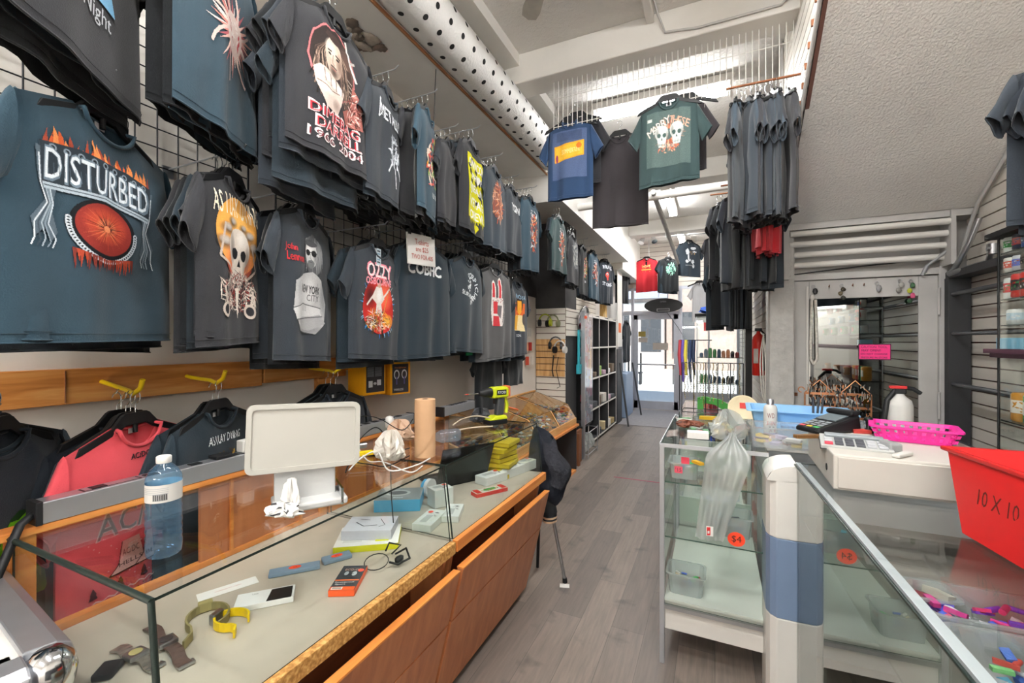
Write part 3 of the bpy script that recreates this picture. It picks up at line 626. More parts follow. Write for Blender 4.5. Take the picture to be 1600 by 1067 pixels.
class Shirt:
    def __init__(s, L=.70, W=.50, seed=0, A=.010, lowneck=.075):
        r = random.Random(seed); s.L, s.hw, s.A = L, W/2, A; s.sn = .36; s.ln = lowneck
        s.k = [(r.uniform(5, 8), r.uniform(0, 6.3)), (r.uniform(10, 15), r.uniform(0, 6.3))]; s.dr = r.uniform(-.02, .02)
    def w(s, t): return s.hw*(.92+.09*sm(t/.3)+.02*t)
    def zt(s, u, back=False):
        a = abs(u); d = .014 if back else s.ln
        return -.018-(d*math.sqrt(max(0, 1-(a/s.sn)**2)) if a < s.sn else (a-s.sn)/(1-s.sn)*.058)
    def fold(s, u, t):
        (f1, p1), (f2, p2) = s.k
        return s.A*(.25+.75*t)*sm(t/.15)*(math.sin(f1*u+p1)+.45*math.sin(f2*u+p2+t*1.6))+s.A*.4*math.sin(9*t+3*u+p1)*sm(t/.3)
    def pt(s, u, t, back=False):
        z0 = s.zt(u, back); z = z0+(-s.L+s.dr*u-z0)*t
        th = .030*math.sqrt(max(0, 1-u*u))*(sm(t/.14) if abs(u) > s.sn else max(.8, sm(t/.14)))
        y = (th*.55 if back else -th)-s.fold(u, t)*(1-abs(u)**6)
        return Vector((u*s.w(t), y, z))
    def front(s, x, z, lift):
        t = .4
        for _ in range(3):
            u = max(-1, min(1, x/s.w(t))); z0 = s.zt(u); t = max(0, min(1, (z0-z)/(z0+s.L-s.dr*u)))
        p = s.pt(u, t); return Vector((x, p.y-.0035-lift, z))
    def mesh(s, nu=26, nv=20):
        mb = MB()
        mb.grid(lambda a, b: s.pt(a*2-1, b), nu, nv, 0); mb.grid(lambda a, b: s.pt(1-a*2, b, True), nu, nv, 0)
        for sg in (-1, 1):
            T0 = Vector((s.hw*.93, 0, -.072)); B0 = Vector((s.hw*.98, 0, -.27)); T1 = T0+Vector((.092, 0, -.172)); B1 = B0+Vector((.022, 0, -.060))
            def ring(a, b, sg=sg):
                t = T0.lerp(T1, b); q = B0.lerp(B1, b); c = (t+q)/2; h = (t-q)/2; an = 2*PI*a
                d = .022-.006*b
                return Vector((sg*(c.x+h.x*math.cos(an)), d*math.sin(an)*sg-.006*math.sin(6*b+s.k[0][1]+3*math.cos(an))*b, c.z+h.z*math.cos(an)))
            mb.grid(ring, 14, 6, 0, True, True)
            mb.tube([ring(i/14, 1.0)+Vector((0, 0, -.002)) for i in range(14)], .003, 4, 0, True)
        hem = [s.pt(-1+2*i/20, 1)+Vector((0, -.001, 0)) for i in range(21)]
        mb.tube(hem, .003, 4, 0); mb.tube([p+Vector((0, -.0015, .022)) for p in hem], .0011, 3, 0)
        return mb
    def collar(s):
        return MB().tube([s.pt(s.sn*.98*(-1+2*i/16), 0) for i in range(17)]+[s.pt(s.sn*.98*(1-2*i/12), 0, True) for i in range(1, 12)], .0065, 6, 0, True)
def hanger_mesh(detail=True):
    mb = MB()
    mb.prism([(-.205, -.088), (-.19, -.062), (-.085, -.022), (-.052, .012), (-.04, .018), (.04, .018), (.052, .012), (.085, -.022), (.19, -.062), (.205, -.088), (.19, -.085), (.07, -.042), (.04, -.022), (-.04, -.022), (-.07, -.042), (-.19, -.085)], -.006, .006, 0, 'y')
    if detail: mb.cyl((0, 0, -.02), (0, 0, -.05), .008, n=6)
    return mb
def hook_mesh():
    return MB().tube([(0, 0, .015), (0, 0, .045)]+[(.019*math.sin(t), 0, .068-.022*math.cos(t)) for t in [i*.5 for i in range(1, 10)]], .0019, 5, 0)
_h = {}
def hanger(label, loc, rz, group=None, parent=None):
    if 'h' not in _h:
        a = hanger_mesh().build('clothes_hanger', 'black', bevel=.002); hook_mesh().build('hook', 'chrome', a); _h['h'] = a; o = a
    else: o = copytree(_h['h'])
    if 'group' in o: del o['group']
    tag(o, label, 'clothes hanger', group); o.location = loc; o.rotation_euler = (0, 0, rz); return o
var = []
def plain(k, W=.5, L=.7):
    if not var:
        for q in range(4):
            s = Shirt(.70, .50, 100+q, .013); o = s.mesh(16, 12).build('t_shirt', CL['slate']); s.collar().build('collar', CL['slate'], o); var.append(o)
            o.location = (0, 0, -50)
    return var[k % len(var)]
def put_plain(label, group, loc, rz, col, L=.7, W=.5, k=0, tilt=0):
    s = plain(k); o = s.copy(); COL.objects.link(o); o.name = 't_shirt'
    o.material_slots[0].link = 'OBJECT'; o.material_slots[0].material = CL[col]
    for ch in s.children:
        c = ch.copy(); COL.objects.link(c); c.parent = o; c.material_slots[0].link = 'OBJECT'; c.material_slots[0].material = CL[col]
    o.location = loc; o.rotation_euler = (0, tilt, rz); o.scale = (W/.5, 1, L/.7)
    return tag(o, label, 't-shirt', group)
def place_flat(uL, uR, yv):                              # hanging square to the street: centre and width on the plane Y = yv
    a, b = onY(uL, 500, yv), onY(uR, 500, yv); return Vector(((a.x+b.x)/2, yv, 0)), b.x-a.x
def place(uL, uR, W, axis, val, base, sign=1):           # centre and turn of a W wide flat thing on a wall plane whose edges show at uL and uR
    best = None; um = (uL+uR)/2
    for d in range(0, 75):
        for sg in ((1, -1) if d else (1,)):
            rz = base+math.radians(d*sg)
            lo, hi = (-1.9, 12) if axis == 'x' else (-3, 3)
            for _ in range(40):
                m = (lo+hi)/2; c = (val, m) if axis == 'x' else (m, val)
                e = [(c[0]+q*math.cos(rz), c[1]+q*math.sin(rz)) for q in (-W/2, W/2)]
                ok = all(-ST*x+CT*y > .15 for x, y in e)
                um_ = (pu(*e[0])+pu(*e[1]))/2 if ok else -1e6
                if um_ < um: lo = m
                else: hi = m
            if not ok: continue
            err = abs((pu(*e[1])-pu(*e[0]))-(uR-uL))+d*.12+(0 if sg == sign else 1.5)
            if best is None or err < best[0]: best = (err, Vector((c[0], c[1], 0)), rz)
    return best[1], best[2]
def zat(c, v): return CAMZ-(v-533.5)/FPX*(-ST*c.x+CT*c.y)
RACK = []
CN = dict(teal='teal', slate='dark slate', char='charcoal', navy='navy', black='black', ink='dark teal', coral='coral', grey='grey')
def rack(desc, uL, uR, vT, vB, col, art=None, n=3, X0=-1.65, W=.50, axis='x', base=PI/2, L=None, step=.036, bcols=('slate', 'ink', 'black', 'char'), A=.011, tagc='d8d8da', hook=True, tf=None, sign=1, jit=10, hang=True, zfix=None, nback=True, sleeve=True, tilt=0, cat='t-shirt', drop=0):
    if axis == 'y' and W is None: (c, W), rz = place_flat(uL, uR, X0), base
    else: c, rz = place(uL, uR, W, axis, X0, base, sign)
    if vB is not None and vT is not None: zT = zat(c, vT); L_ = zT-zat(c, vB)
    elif vB is None: zT = zat(c, vT); L_ = L or .70
    else: L_ = L or .70; zT = zat(c, vB)+L_
    L_ = max(.5, min(.86, L_)) if L is None else L
    c.z = zT; s = Shirt(L_, W, len(RACK)*7+3, A)
    o = s.mesh().build('t_shirt', CL[col]); tag(o, desc[0], cat)
    o.location = c; o.rotation_euler = (0, tilt, rz)
    s.collar().build('collar', CL[col], o)
    if tagc: MB().box(-.017, .017, .008, .0095, -.052, -.032).build('neck_label', flat(tagc), o)
    if art:
        a = Art(); art(a); a.tf(*(tf or ((min(1, W/.5),) if axis == 'y' else ()))); dd = -ST*c.x+CT*c.y; a.raster('chest_print', lambda x, y, l: s.front(x, y, l), o, max(.0018, dd*.00125), len(RACK))
    if hang:
        h = hanger('black plastic hanger holding the '+desc[1], c, rz)
    rnd = random.Random(len(RACK))
    out = Vector((1, 0, 0)) if axis == 'x' else Vector((0, -1, 0))
    for k in range(1, n+1):
        p = c-out*step*k+Vector((0, 0, rnd.uniform(-.012, .006)-drop*(k % 3 == 2)))
        yy = rz+math.radians(rnd.uniform(-jit, jit))
        put_plain(CN[bcols[k % len(bcols)]]+' t-shirt packed on the hook behind the '+desc[1], 't-shirts packed behind the '+desc[1], p, yy, bcols[k % len(bcols)], min(L_+rnd.uniform(-.02, .03), .8), W, k)
        hanger('black hanger packed behind the '+desc[1], p+Vector((0, 0, rnd.uniform(0, .004))), yy, 'hangers packed behind the '+desc[1])
    if hook and axis == 'x':
        mb = MB().tube([(XL+.006, c.y, c.z+.091), (c.x+.05, c.y, c.z+.091), (c.x+.07, c.y, c.z+.105)], .0035, 6)
        mb.box(XL+.004, XL+.012, c.y-.02, c.y+.02, c.z+.06, c.z+.105)
        tag(mb.build('wall_hook', 'alu'), 'straight metal wall hook carrying the '+desc[1], 'hook')
    RACK.append((o, c, rz, s)); return o, c, rz, s
# prints ----------------------------------------------------------
def a_night(a): a.T('The Night', .03, -.50, .055, 'c8ccd0', wide=.24).P([(.0, -.42), (.10, -.45), (.02, -.44), (-.06, -.38)], 'd8e0e6').P([(.12, -.36), (.17, -.46), (.07, -.46)], '7fb4d8').R(.10, .13, -.38, -.35, 'c05a66').L([(-.1, -.38), (.02, -.42)], .008, 'e8e8ea')
def a_chain(a):
    R = random.Random(5)
    a.G(0, -.385, .16, .13, '101418', .9)
    for k in range(26):
        x = -.20+k*.016; y = -.155-abs(x)*.10+R.uniform(-.01, .01); h = R.uniform(.015, .04)
        a.P([(x-.010, y-.02), (x+.010, y-.02), (x+.004, y+h*.4), (x+R.uniform(-.012, .012), y+h)], R.choice(['c85a30', 'e08a50', '9a4430']))
    for s in (-1, 1):
        a.P([(s*.17, -.21), (s*.225, -.20), (s*.215, -.29), (s*.195, -.34), (s*.235, -.40), (s*.225, -.45), (s*.20, -.42), (s*.185, -.46), (s*.165, -.43), (s*.18, -.37), (s*.165, -.30)], '56646f')
        for q in range(5): a.L([(s*(.18+q*.009), -.22), (s*(.185+q*.006), -.30), (s*(.175+q*.004), -.35), (s*(.19+q*.009), -.41), (s*(.17+q*.014), -.45-.01*(q % 2)), (s*(.18+q*.014), -.475)], .0035, ['c8d4dc', '8696a2', 'a8b6c0', '3c4852', 'dfe8ee'][q])
    a.P([(-.215, -.185), (-.10, -.165), (.10, -.165), (.215, -.185), (.205, -.30), (.0, -.285), (-.205, -.30)], '2a333b')
    for k in range(9):
        x = -.178+k*.0445; a.E(x, -.178-abs(x)*.08, .012, .010, '8a98a4', 12).E(x, -.178-abs(x)*.08, .007, .006, '1c2329', 10)
    a.T('DISTURBED', 0, -.243, .095, '6f808e', wide=.405, arc=.010, bold=.004).T('DISTURBED', -.002, -.240, .086, 'e4ecf2', wide=.395, arc=.010)
    for k in range(24): x = -.19+k*.0165; a.L([(x, -.225-abs(x)*.05), (x+.002, -.262-abs(x)*.03)], .0022, '4a5863')
    a.P([(-.205, -.295), (0, -.275), (.205, -.295), (.20, -.312), (0, -.292), (-.20, -.312)], 'b4c2cc').L([(-.2, -.303), (0, -.283), (.2, -.303)], .003, '3c4852')
    a.E(0, -.385, .132, .092, '14171b', 30); a.E(0, -.383, .116, .080, '8a2f28', 30).G(0, -.372, .10, .06, 'd4553a', .9).G(0, -.375, .05, .03, 'f0a070', .8)
    a.rays(0, -.38, .015, .11, 70, .0016, ['5a1e1c', 'b84432', 'e07a50', '3a1816'], 3, .72)
    for k in range(40):
        t = PI*.97+PI*1.06*k/39; x = .134*math.cos(t); y = -.385+.098*math.sin(t)
        a.E(x, y, .0095, .0075, 'c4ced6', 10).E(x, y, .0045, .0035, '20262c', 8).L([(x-.007, y+.004), (x-.001, y+.006)], .0018, 'f4f8fa')
    for k in range(22): x = -.12+k*.0115; a.P([(x-.006, -.478+abs(x)*.15), (x+.006, -.478+abs(x)*.15), (x+R.uniform(-.006, .006), -.50-R.uniform(0, .025))], R.choice(['7a3228', 'a8452f']))
def a_skull(a, cx=0, cy=-.30, k=1.0, c='d9cec2', d='1d1c1f'):
    a.E(cx, cy, .062*k, .060*k, c, 24).P([(cx-.045*k, cy-.03*k), (cx+.045*k, cy-.03*k), (cx+.03*k, cy-.10*k), (cx-.03*k, cy-.10*k)], c)
    a.G(cx+.02*k, cy+.03*k, .035*k, .03*k, 'f4eee6', .7).G(cx-.04*k, cy+.0*k, .02*k, .05*k, '6a625c', .7).G(cx+.05*k, cy-.02*k, .016*k, .045*k, '7a706a', .7)
    a.E(cx-.025*k, cy-.015*k, .018*k, .017*k, d, 14, .1).E(cx+.025*k, cy-.015*k, .018*k, .017*k, d, 14, .1).P([(cx-.009*k, cy-.05*k), (cx+.009*k, cy-.05*k), (cx, cy-.028*k)], d)
    a.R(cx-.03*k, cx+.03*k, cy-.084*k, cy-.081*k, d)
    for q in range(7): a.R(cx+(-.027+q*.009)*k, cx+(-.0255+q*.009)*k, cy-.096*k, cy-.068*k, d)
def a_dying(a):
    a.E(0, -.235, .132, .140, 'e4a24c', 34).G(0, -.33, .13, .09, 'd86a54', .9).G(0, -.17, .10, .06, 'f0b860', .8)
    a.T('AS I LAY DYING', 0, -.135, .075, 'f4ead2', wide=.28, arc=.006)
    for x, y, r in ((-.08, -.22, .035), (-.04, -.19, .03), (.07, -.22, .035), (.10, -.26, .04), (-.1, -.27, .04), (.03, -.2, .025)): a.G(x, y, r*1.2, r*.75, '3c3938', .95).G(x+.008, y+.008, r*.8, r*.45, 'c8c2bc', .8)
    a_skull(a, 0, -.28, 1.25); a.L([(-.09, -.2), (-.12, -.32), (-.05, -.36)], .008, 'b8aaa0').L([(.09, -.25), (.12, -.34), (.06, -.39)], .008, 'b8aaa0')
    a.scrib(0, -.43, .12, .07, 260, .0022, ['cbbfb4', '6a5f5a', '8a3a36', 'e8ddd0'], 6)
    for s in (-1, 1): a.E(s*.08, -.50, .028, .028, 'cbbfb4', 14).E(s*.08, -.50, .018, .018, '2b2a2e', 12).L([(s*.1, -.42), (s*.085, -.48)], .008, 'cbbfb4')
    a.P([(-.012, -.42), (.012, -.42), (.0, -.53)], 'e8ddd0')
def a_arms(a):
    a.T('John', -.13, -.205, .034, 'c8343a', wide=.06).T('Lennon', -.105, -.24, .034, 'c8343a', wide=.10)
    a.E(.03, -.21, .068, .088, '56585b', 30, .07).G(.07, -.22, .04, .08, '9a9c9e', .7).G(-.02, -.16, .03, .03, '8a8c8e', .6)
    for k in range(16): a.L([(.03+.055*math.cos(k*.4), -.17+.045*math.sin(k*.4)), (.03+.075*math.cos(k*.4+.2), -.25+.06*math.sin(k*.4+.2))], .0022, ['a8aaac', '3a3c3e', '7c7e80'][k % 3])
    a.E(.010, -.208, .040, .060, 'c2c2c2', 22).G(.0, -.19, .03, .035, 'e8e8e8', .8).G(.038, -.22, .016, .04, '6a6c6e', .8).E(.010, -.16, .044, .016, '4a4c4f', 14)
    a.E(-.010, -.203, .016, .014, '17181a', 14).E(.030, -.203, .017, .015, '17181a', 14).L([(-.028, -.2), (.05, -.2)], .003, '2a2b2d').L([(.008, -.205), (.004, -.228), (.012, -.232)], .003, '7a7c7e')
    a.E(.008, -.252, .024, .020, '6c6e70', 14, .1).L([(-.004, -.243), (.018, -.243)], .003, '3a3b3d')
    a.P([(-.065, -.305), (.02, -.285), (.10, -.315), (.135, -.42), (.105, -.52), (.04, -.56), (-.08, -.545), (-.13, -.46), (-.12, -.34)], 'b9b9ba')
    a.G(-.03, -.38, .09, .08, 'e6e6e6', .8).G(.11, -.40, .03, .10, '7a7c7e', .7).G(.0, -.54, .12, .03, '6a6c6e', .7).G(-.10, -.36, .03, .06, '8e9092', .6)
    a.T('NEW YORK', .0, -.365, .034, '1c1d1f', wide=.155, bold=.002).T('CITY', .03, -.40, .028, '26272a')
    a.P([(-.13, -.45), (-.06, -.425), (.08, -.44), (.09, -.475), (-.05, -.485), (-.11, -.50)], 'd2d2d2').P([(-.09, -.50), (.08, -.47), (.12, -.51), (.0, -.545), (-.07, -.535)], 'a6a6a8')
    a.L([(-.13, -.452), (-.05, -.428), (.09, -.442)], .004, '48494b').L([(-.11, -.50), (0, -.488), (.10, -.478)], .004, '48494b').L([(.06, -.33), (.05, -.42)], .003, '8a8b8d')
    for q in range(4): a.L([(-.055+q*.012, -.43), (-.05+q*.012, -.46)], .002, '5a5b5d')
def a_ozzy(a):
    a.rays(0, -.35, .10, .17, 90, .0035, ['4aa0e0', '9ad4f4', 'e8f4fc', '2a6ab0'], 4, 1.12)
    a.E(0, -.35, .125, .15, 'b42a24', 34).G(.04, -.29, .08, .09, 'f06a4a', .8).G(-.07, -.30, .05, .08, '281414', .9).G(.06, -.43, .05, .04, 'f0b040', .9).G(-.05, -.44, .06, .04, '2c3a24', .9)
    a.P([(-.03, -.25), (.02, -.25), (.045, -.31), (.02, -.34), (.03, -.40), (-.03, -.40), (-.02, -.34), (-.06, -.31)], 'dcd4cc').G(.0, -.29, .03, .05, 'ffffff', .6).E(-.005, -.232, .02, .022, 'c8a088', 14).E(-.005, -.218, .028, .014, '2a1a16', 12)
    a.L([(-.05, -.30), (-.09, -.35)], .009, 'dcd4cc').L([(.04, -.30), (.09, -.25)], .009, 'dcd4cc').L([(-.02, -.39), (-.06, -.50)], .012, '4a3426').L([(.015, -.39), (.02, -.52)], .012, '2a1c18').L([(.09, -.24), (.0, -.48)], .004, 'b08a4a')
    a.scrib(-.01, -.43, .09, .06, 150, .0018, ['e8a838', '221c1e', 'c8322a', 'e4ded6', '5a6a3a'], 2)
    a.T('OZZY', 0, -.165, .078, 'e88a98', wide=.205, bold=.004).T('OZZY', 0, -.165, .070, 'efe2e2', wide=.19).T('OSBOURNE', .0, -.222, .034, 'ec9aa6', wide=.215, bold=.002)
    a.R(-.02, .02, -.13, -.045, 'b8c4cc')
    for q in range(5): a.R(-.014, .014, -.062-q*.015, -.053-q*.015, ['4a5258', '7a96a8'][q % 2])
def a_cob(a): a.T('COBHC', 0, -.19, .07, 'e2e6e8', wide=.30, bold=.005).rays(0, -.19, .0, .001, 2, .001, ['e2e6e8'])
def a_arc(a):
    for k, ch in enumerate('CORPICIAN'):
        t = math.radians(115-k*24); a.T(ch, .02+.085*math.cos(t), -.24+.085*math.sin(t), .042, 'dfe6e8', rot=t-PI/2)
    a.scrib(-.01, -.22, .03, .05, 26, .005, ['dfe6e8'], 3).T('SURVIVE', -.03, -.30, .032, 'dfe6e8', rot=-.25).scrib(0, -.34, .03, .025, 12, .004, ['dfe6e8'])
def a_hand(a):
    for x, t in ((-.055, -.14), (.03, -.11)): a.P([(x-.028, -.29), (x+.028, -.29), (x+.022, t-.01), (x, t+.012), (x-.022, t-.01)], 'ddd6d2').P([(x-.017, -.29), (x+.017, -.29), (x+.013, t-.01), (x-.013, t-.01)], 'c23a40')
    a.P([(-.08, -.27), (.07, -.27), (.085, -.36), (.05, -.50), (-.06, -.50), (-.08, -.38)], 'd9d2ce').P([(-.06, -.30), (0, -.30), (.0, -.40), (-.05, -.40)], 'c23a40').P([(-.05, -.42), (.02, -.42), (.03, -.50), (-.055, -.50)], 'b8363c').P([(.0, -.33), (.06, -.33), (.04, -.44), (.0, -.40)], '6a6466').L([(.07, -.27), (.11, -.32), (.10, -.42), (.05, -.50)], .005, 'ddd6d2').scrib(0, -.29, .07, .02, 26, .005, ['e8e2de', '8a3034'])
def a_sing(a):
    a.R(-.09, .14, -.34, -.22, 'd9662a').E(.0, -.24, .075, .07, '2a1c16', 20).P([(-.035, -.20), (.035, -.20), (.045, -.30), (.0, -.33), (-.04, -.30)], 'e8a030')
    a.P([(-.07, -.33), (.07, -.33), (.11, -.48), (-.09, -.47)], 'e8d2a0').P([(-.09, -.34), (-.02, -.33), (-.03, -.47), (-.09, -.46)], 'e0a83c').E(.11, -.37, .04, .06, '4a4240', 14).T('ROYAL', .05, -.155, .04, '8fb0c8', wide=.22, arc=-.01).T('SOUL', .0, -.52, .02, 'b8bcc0')
def a_sun(a):
    a.rays(.02, -.36, .04, .17, 44, .007, ['c8847a', 'd8a89c', 'e8c8bc', 'a85a60', 'ead8d0'], 8)
    for k in range(8):
        t = k*.785; a.L([(.02+q*math.cos(t+q*4), -.36+q*math.sin(t+q*4)) for q in (.05, .08, .11, .14, .17)], .010, 'd4bcb4')
    a.E(.02, -.36, .055, .075, 'd9c4bc', 22).scrib(.02, -.36, .04, .05, 22, .004, ['b84a50', 'e8dcd6'])
def a_guitar(a):
    R = random.Random(6)
    a.E(-.015, -.235, .132, .142, 'c07072', 34, .06).E(-.015, -.235, .124, .135, '2a2221', 34, .04).G(.07, -.20, .07, .10, '6a5046', .6)
    for k in range(70):
        s = -1 if k % 2 else 1; x = -.02+s*R.uniform(.035, .10); y0_ = -.13-abs(x+.02)*.5
        a.L([(-.02+(x+.02)*.5, y0_), (x, -.22), (x+s*R.uniform(-.01, .02), -.29), (x+s*R.uniform(-.02, .025), R.uniform(-.33, -.40))], R.uniform(.002, .005), R.choice(['4a3c35', '7c685c', '1c1716', 'a8907e', '5c4a42']))
    a.E(-.02, -.215, .052, .080, 'c8b2a2', 26).G(-.035, -.185, .04, .04, 'f0e2d6', .8).G(.018, -.23, .024, .06, '6e564a', .85).E(-.02, -.135, .05, .02, '3a2c28', 16, .15)
    a.L([(-.058, -.197), (-.032, -.193)], .006, '2a1f1c').L([(-.008, -.193), (.020, -.199)], .006, '2a1f1c').E(-.045, -.207, .010, .005, '241a18', 10).E(.006, -.207, .010, .005, '241a18', 10)
    a.L([(-.022, -.20), (-.026, -.235), (-.014, -.24)], .004, '8a6e60').G(-.02, -.272, .036, .032, '3c2c26', .95).L([(-.038, -.258), (-.004, -.258)], .005, '9a5f55').L([(-.04, -.25), (-.02, -.247), (0, -.25)], .005, '2c201c')
    a.P([(-.125, -.30), (-.10, -.278), (-.05, -.282), (.0, -.30), (.035, -.33), (.02, -.38), (.0, -.43), (-.075, -.43), (-.10, -.39), (-.12, -.35)], 'cdbbb0')
    for q in range(4): a.G(-.10+q*.036, -.305-q*.008, .019, .02, 'fffaf4', .9).L([(-.082+q*.036, -.285-q*.006), (-.078+q*.034, -.335-q*.004)], .004, '5a463e')
    a.G(-.07, -.36, .05, .022, 'f0e4da', .7).G(-.01, -.40, .03, .03, '7a645a', .7).L([(-.115, -.345), (-.04, -.355), (.01, -.345)], .004, '6a5248')
    a.L([(.055, -.10), (.085, -.17), (.125, -.235)], .011, 'd8d2cc').L([(.085, -.17), (.115, -.16)], .01, 'a8a29c').L([(.075, -.21), (.10, -.36)], .03, '3a2c26')
    for q in range(7): a.L([(.062+q*.006, -.25-q*.02), (.098+q*.005, -.258-q*.02)], .0025, 'c8bcb0')
    a.P([(.10, -.26), (.15, -.30), (.175, -.42), (.06, -.44), (.03, -.40), (.09, -.36)], '9a5e56').scrib(.12, -.36, .05, .07, 60, .003, ['e0c8c0', '6a3430', 'c88880', '3a2220'], 4)
    a.T('DIMEBAG', .0, -.455, .042, 'e8c8c8', wide=.30, bold=.003).T('DIMEBAG', 0, -.455, .034, 'b02a36', wide=.285).T('DARRELL', .015, -.503, .042, 'e8c8c8', wide=.28, bold=.003).T('DARRELL', .015, -.503, .034, 'b02a36', wide=.265)
    a.T('1966 2004', .0, -.550, .036, 'e8dede', wide=.31, bold=.003).T('1966 2004', .0, -.550, .026, '6a2a32', wide=.295)
def a_met(a):
    a.T('METALLICA', 0, -.17, .055, 'dfe3e8', wide=.30, sh=-.25, bold=.002).L([(-.15, -.12), (-.17, -.22)], .008, 'dfe3e8').L([(.15, -.2), (.17, -.32)], .008, 'dfe3e8').L([(-.17, -.22), (-.13, -.18)], .006, 'dfe3e8')
    a.scrib(.0, -.33, .05, .09, 60, .006, ['dfe3e8', 'aab0b8'], 5).L([(-.02, -.36), (-.07, -.44)], .006, 'dfe3e8').L([(.02, -.36), (.05, -.45)], .006, 'dfe3e8').L([(0, -.4), (.01, -.5)], .006, 'dfe3e8')
def a_yellow(a):
    a.R(-.155, .155, -.56, -.13, 'd3cf1c')
    r = random.Random(3)
    for k in range(9): x = -.12+.03*k; a.P([(x, -.56), (x+.018, -.56), (x+.009, -.57-r.uniform(.01, .04))], 'd3cf1c')
    for k in range(14): a.E(r.uniform(-.13, .13), r.uniform(-.54, -.16), .028, .02, '2a2b2e', 9, .4, k)
    for k, t in enumerate(('OWNCOM', 'IPH\u2665P', 'EJEAN', 'WETAG', 'FOREVR')): a.T(t, 0, -.185-k*.085, .06, 'f2f2ee', wide=.27 if k != 1 else .2, bold=.003)
    a.E(-.012, -.605, .02, .02, 'd3cf1c').E(.02, -.605, .02, .02, 'd3cf1c').P([(-.03, -.61), (.04, -.61), (.004, -.65)], 'd3cf1c')
def a_orange(a): a.E(0, -.28, .11, .15, '7a4a40', 24, .15).scrib(0, -.28, .12, .16, 90, .004, ['c8744a', 'd89a70', 'a8543c', 'b89a90', 'e0b090'], 7)
def a_ysn(a): a.T('YSN', 0, -.20, .06, 'e0e4e6', wide=.2, bold=.004)
def a_flame(a): a.scrib(0, -.34, .10, .18, 90, .006, ['c85a3a', 'd8a070', '8a3a34', 'd0d4d8', 'a8543c'], 9).scrib(0, -.17, .08, .04, 20, .005, ['c8ccd0'])
def a_col(a): a.scrib(0, -.3, .09, .17, 60, .008, ['d09a40', 'c85a50', '8ab060', 'e0d0c0'], 12).T('UN', 0, -.5, .03, 'c8ccd0')
def a_pale(a): a.E(0, -.25, .13, .17, '5c6064', 24, .2).scrib(0, -.25, .12, .16, 60, .014, ['9a9c9a', '7c7e80', 'b4b4ae'], 14)
def a_tongue(a): a.T('ROLLING', 0, -.14, .06, 'cfd3da', wide=.30, arc=.02).T('STONES', 0, -.40, .06, 'cfd3da', wide=.30, arc=-.02).E(-.01, -.26, .06, .05, 'd6483e', 18).P([(-.05, -.27), (.03, -.27), (.02, -.34), (-.02, -.35)], 'd6483e').E(-.01, -.245, .04, .018, 'f0e8e6', 14).E(-.01, -.25, .03, .01, '20202a', 10)
def a_gold(a): a.T('LOVE', .0, -.20, .07, 'e2b45a', wide=.2).T('LOVE', .0, -.20, .03, 'e8d8b0', wide=.16).R(-.12, .12, -.28, -.27, 'e2b45a').scrib(0, -.31, .09, .02, 20, .004, ['e2a05a']).R(-.015, .015, -.18, -.02, '1a1a1c').R(-.012, .012, -.05, -.02, 'e8e8e8')
def a_green(a): a.scrib(.05, -.24, .12, .12, 60, .008, ['4a7a6a', '7ab09a', '2f5a50', '9ac0b0'], 15)
def a_white(a):
    for x, y, rx, ry in ((-.07, -.2, .035, .05), (-.05, -.3, .015, .07), (-.09, -.37, .03, .03), (.06, -.14, .06, .025), (.09, -.2, .05, .012), (.05, -.37, .035, .035), (-.02, -.35, .03, .02), (.07, -.45, .02, .03)): a.E(x, y, rx, ry, 'd8dce0', 14, .25, int(x*99))
    a.scrib(.04, -.22, .06, .03, 20, .006, ['b89a70', '8a7a6a']).R(-.12, .10, -.44, -.436, 'a0a4a8')
def a_banner(a):
    a.R(-.19, .19, -.46, -.10, '4a5a7c'); a.P([(-.165, -.33), (.165, -.30), (.165, -.185), (-.165, -.21)], 'e8a52c')
    a.P([(-.15, -.32), (.15, -.29), (.15, -.20), (-.15, -.22)], 'eab63a').T('SUMMERTIME', .02, -.255, .035, 'f6e2a0', wide=.20, rot=.06).E(.11, -.225, .03, .022, 'd8762c').E(-.14, -.30, .014, .03, '8a3a5a').R(-.14, .14, -.18, -.11, '3c4a68')
def a_skulls(a):
    a.R(-.185, .185, -.47, -.10, '4f605e')
    a.rays(0, -.26, .04, .15, 60, .004, ['c87a5a', 'a8543c', 'd8a080'], 2, .9)
    for k, ch in enumerate('MARRY'): a.T(ch, -.15+k*.036, -.235+k*.018, .055, 'e0d4cc', rot=.55-.06*k)
    for k, ch in enumerate('THESE'): a.T(ch, .03+k*.032, -.165-k*.010, .05, 'e0a890', rot=-.15-.05*k)
    a_skull(a, -.055, -.25, .9, 'cfd6d2', '3f5450'); a_skull(a, .07, -.24, .9, 'cfd6d2', '3f5450')
    a.R(-.18, -.14, -.16, -.14, 'c8ccc8').scrib(0, -.35, .09, .03, 40, .004, ['d0684a', 'e0a080'], 4).T('LIVE OR DIE', 0, -.335, .02, 'e0c8b8', wide=.10)
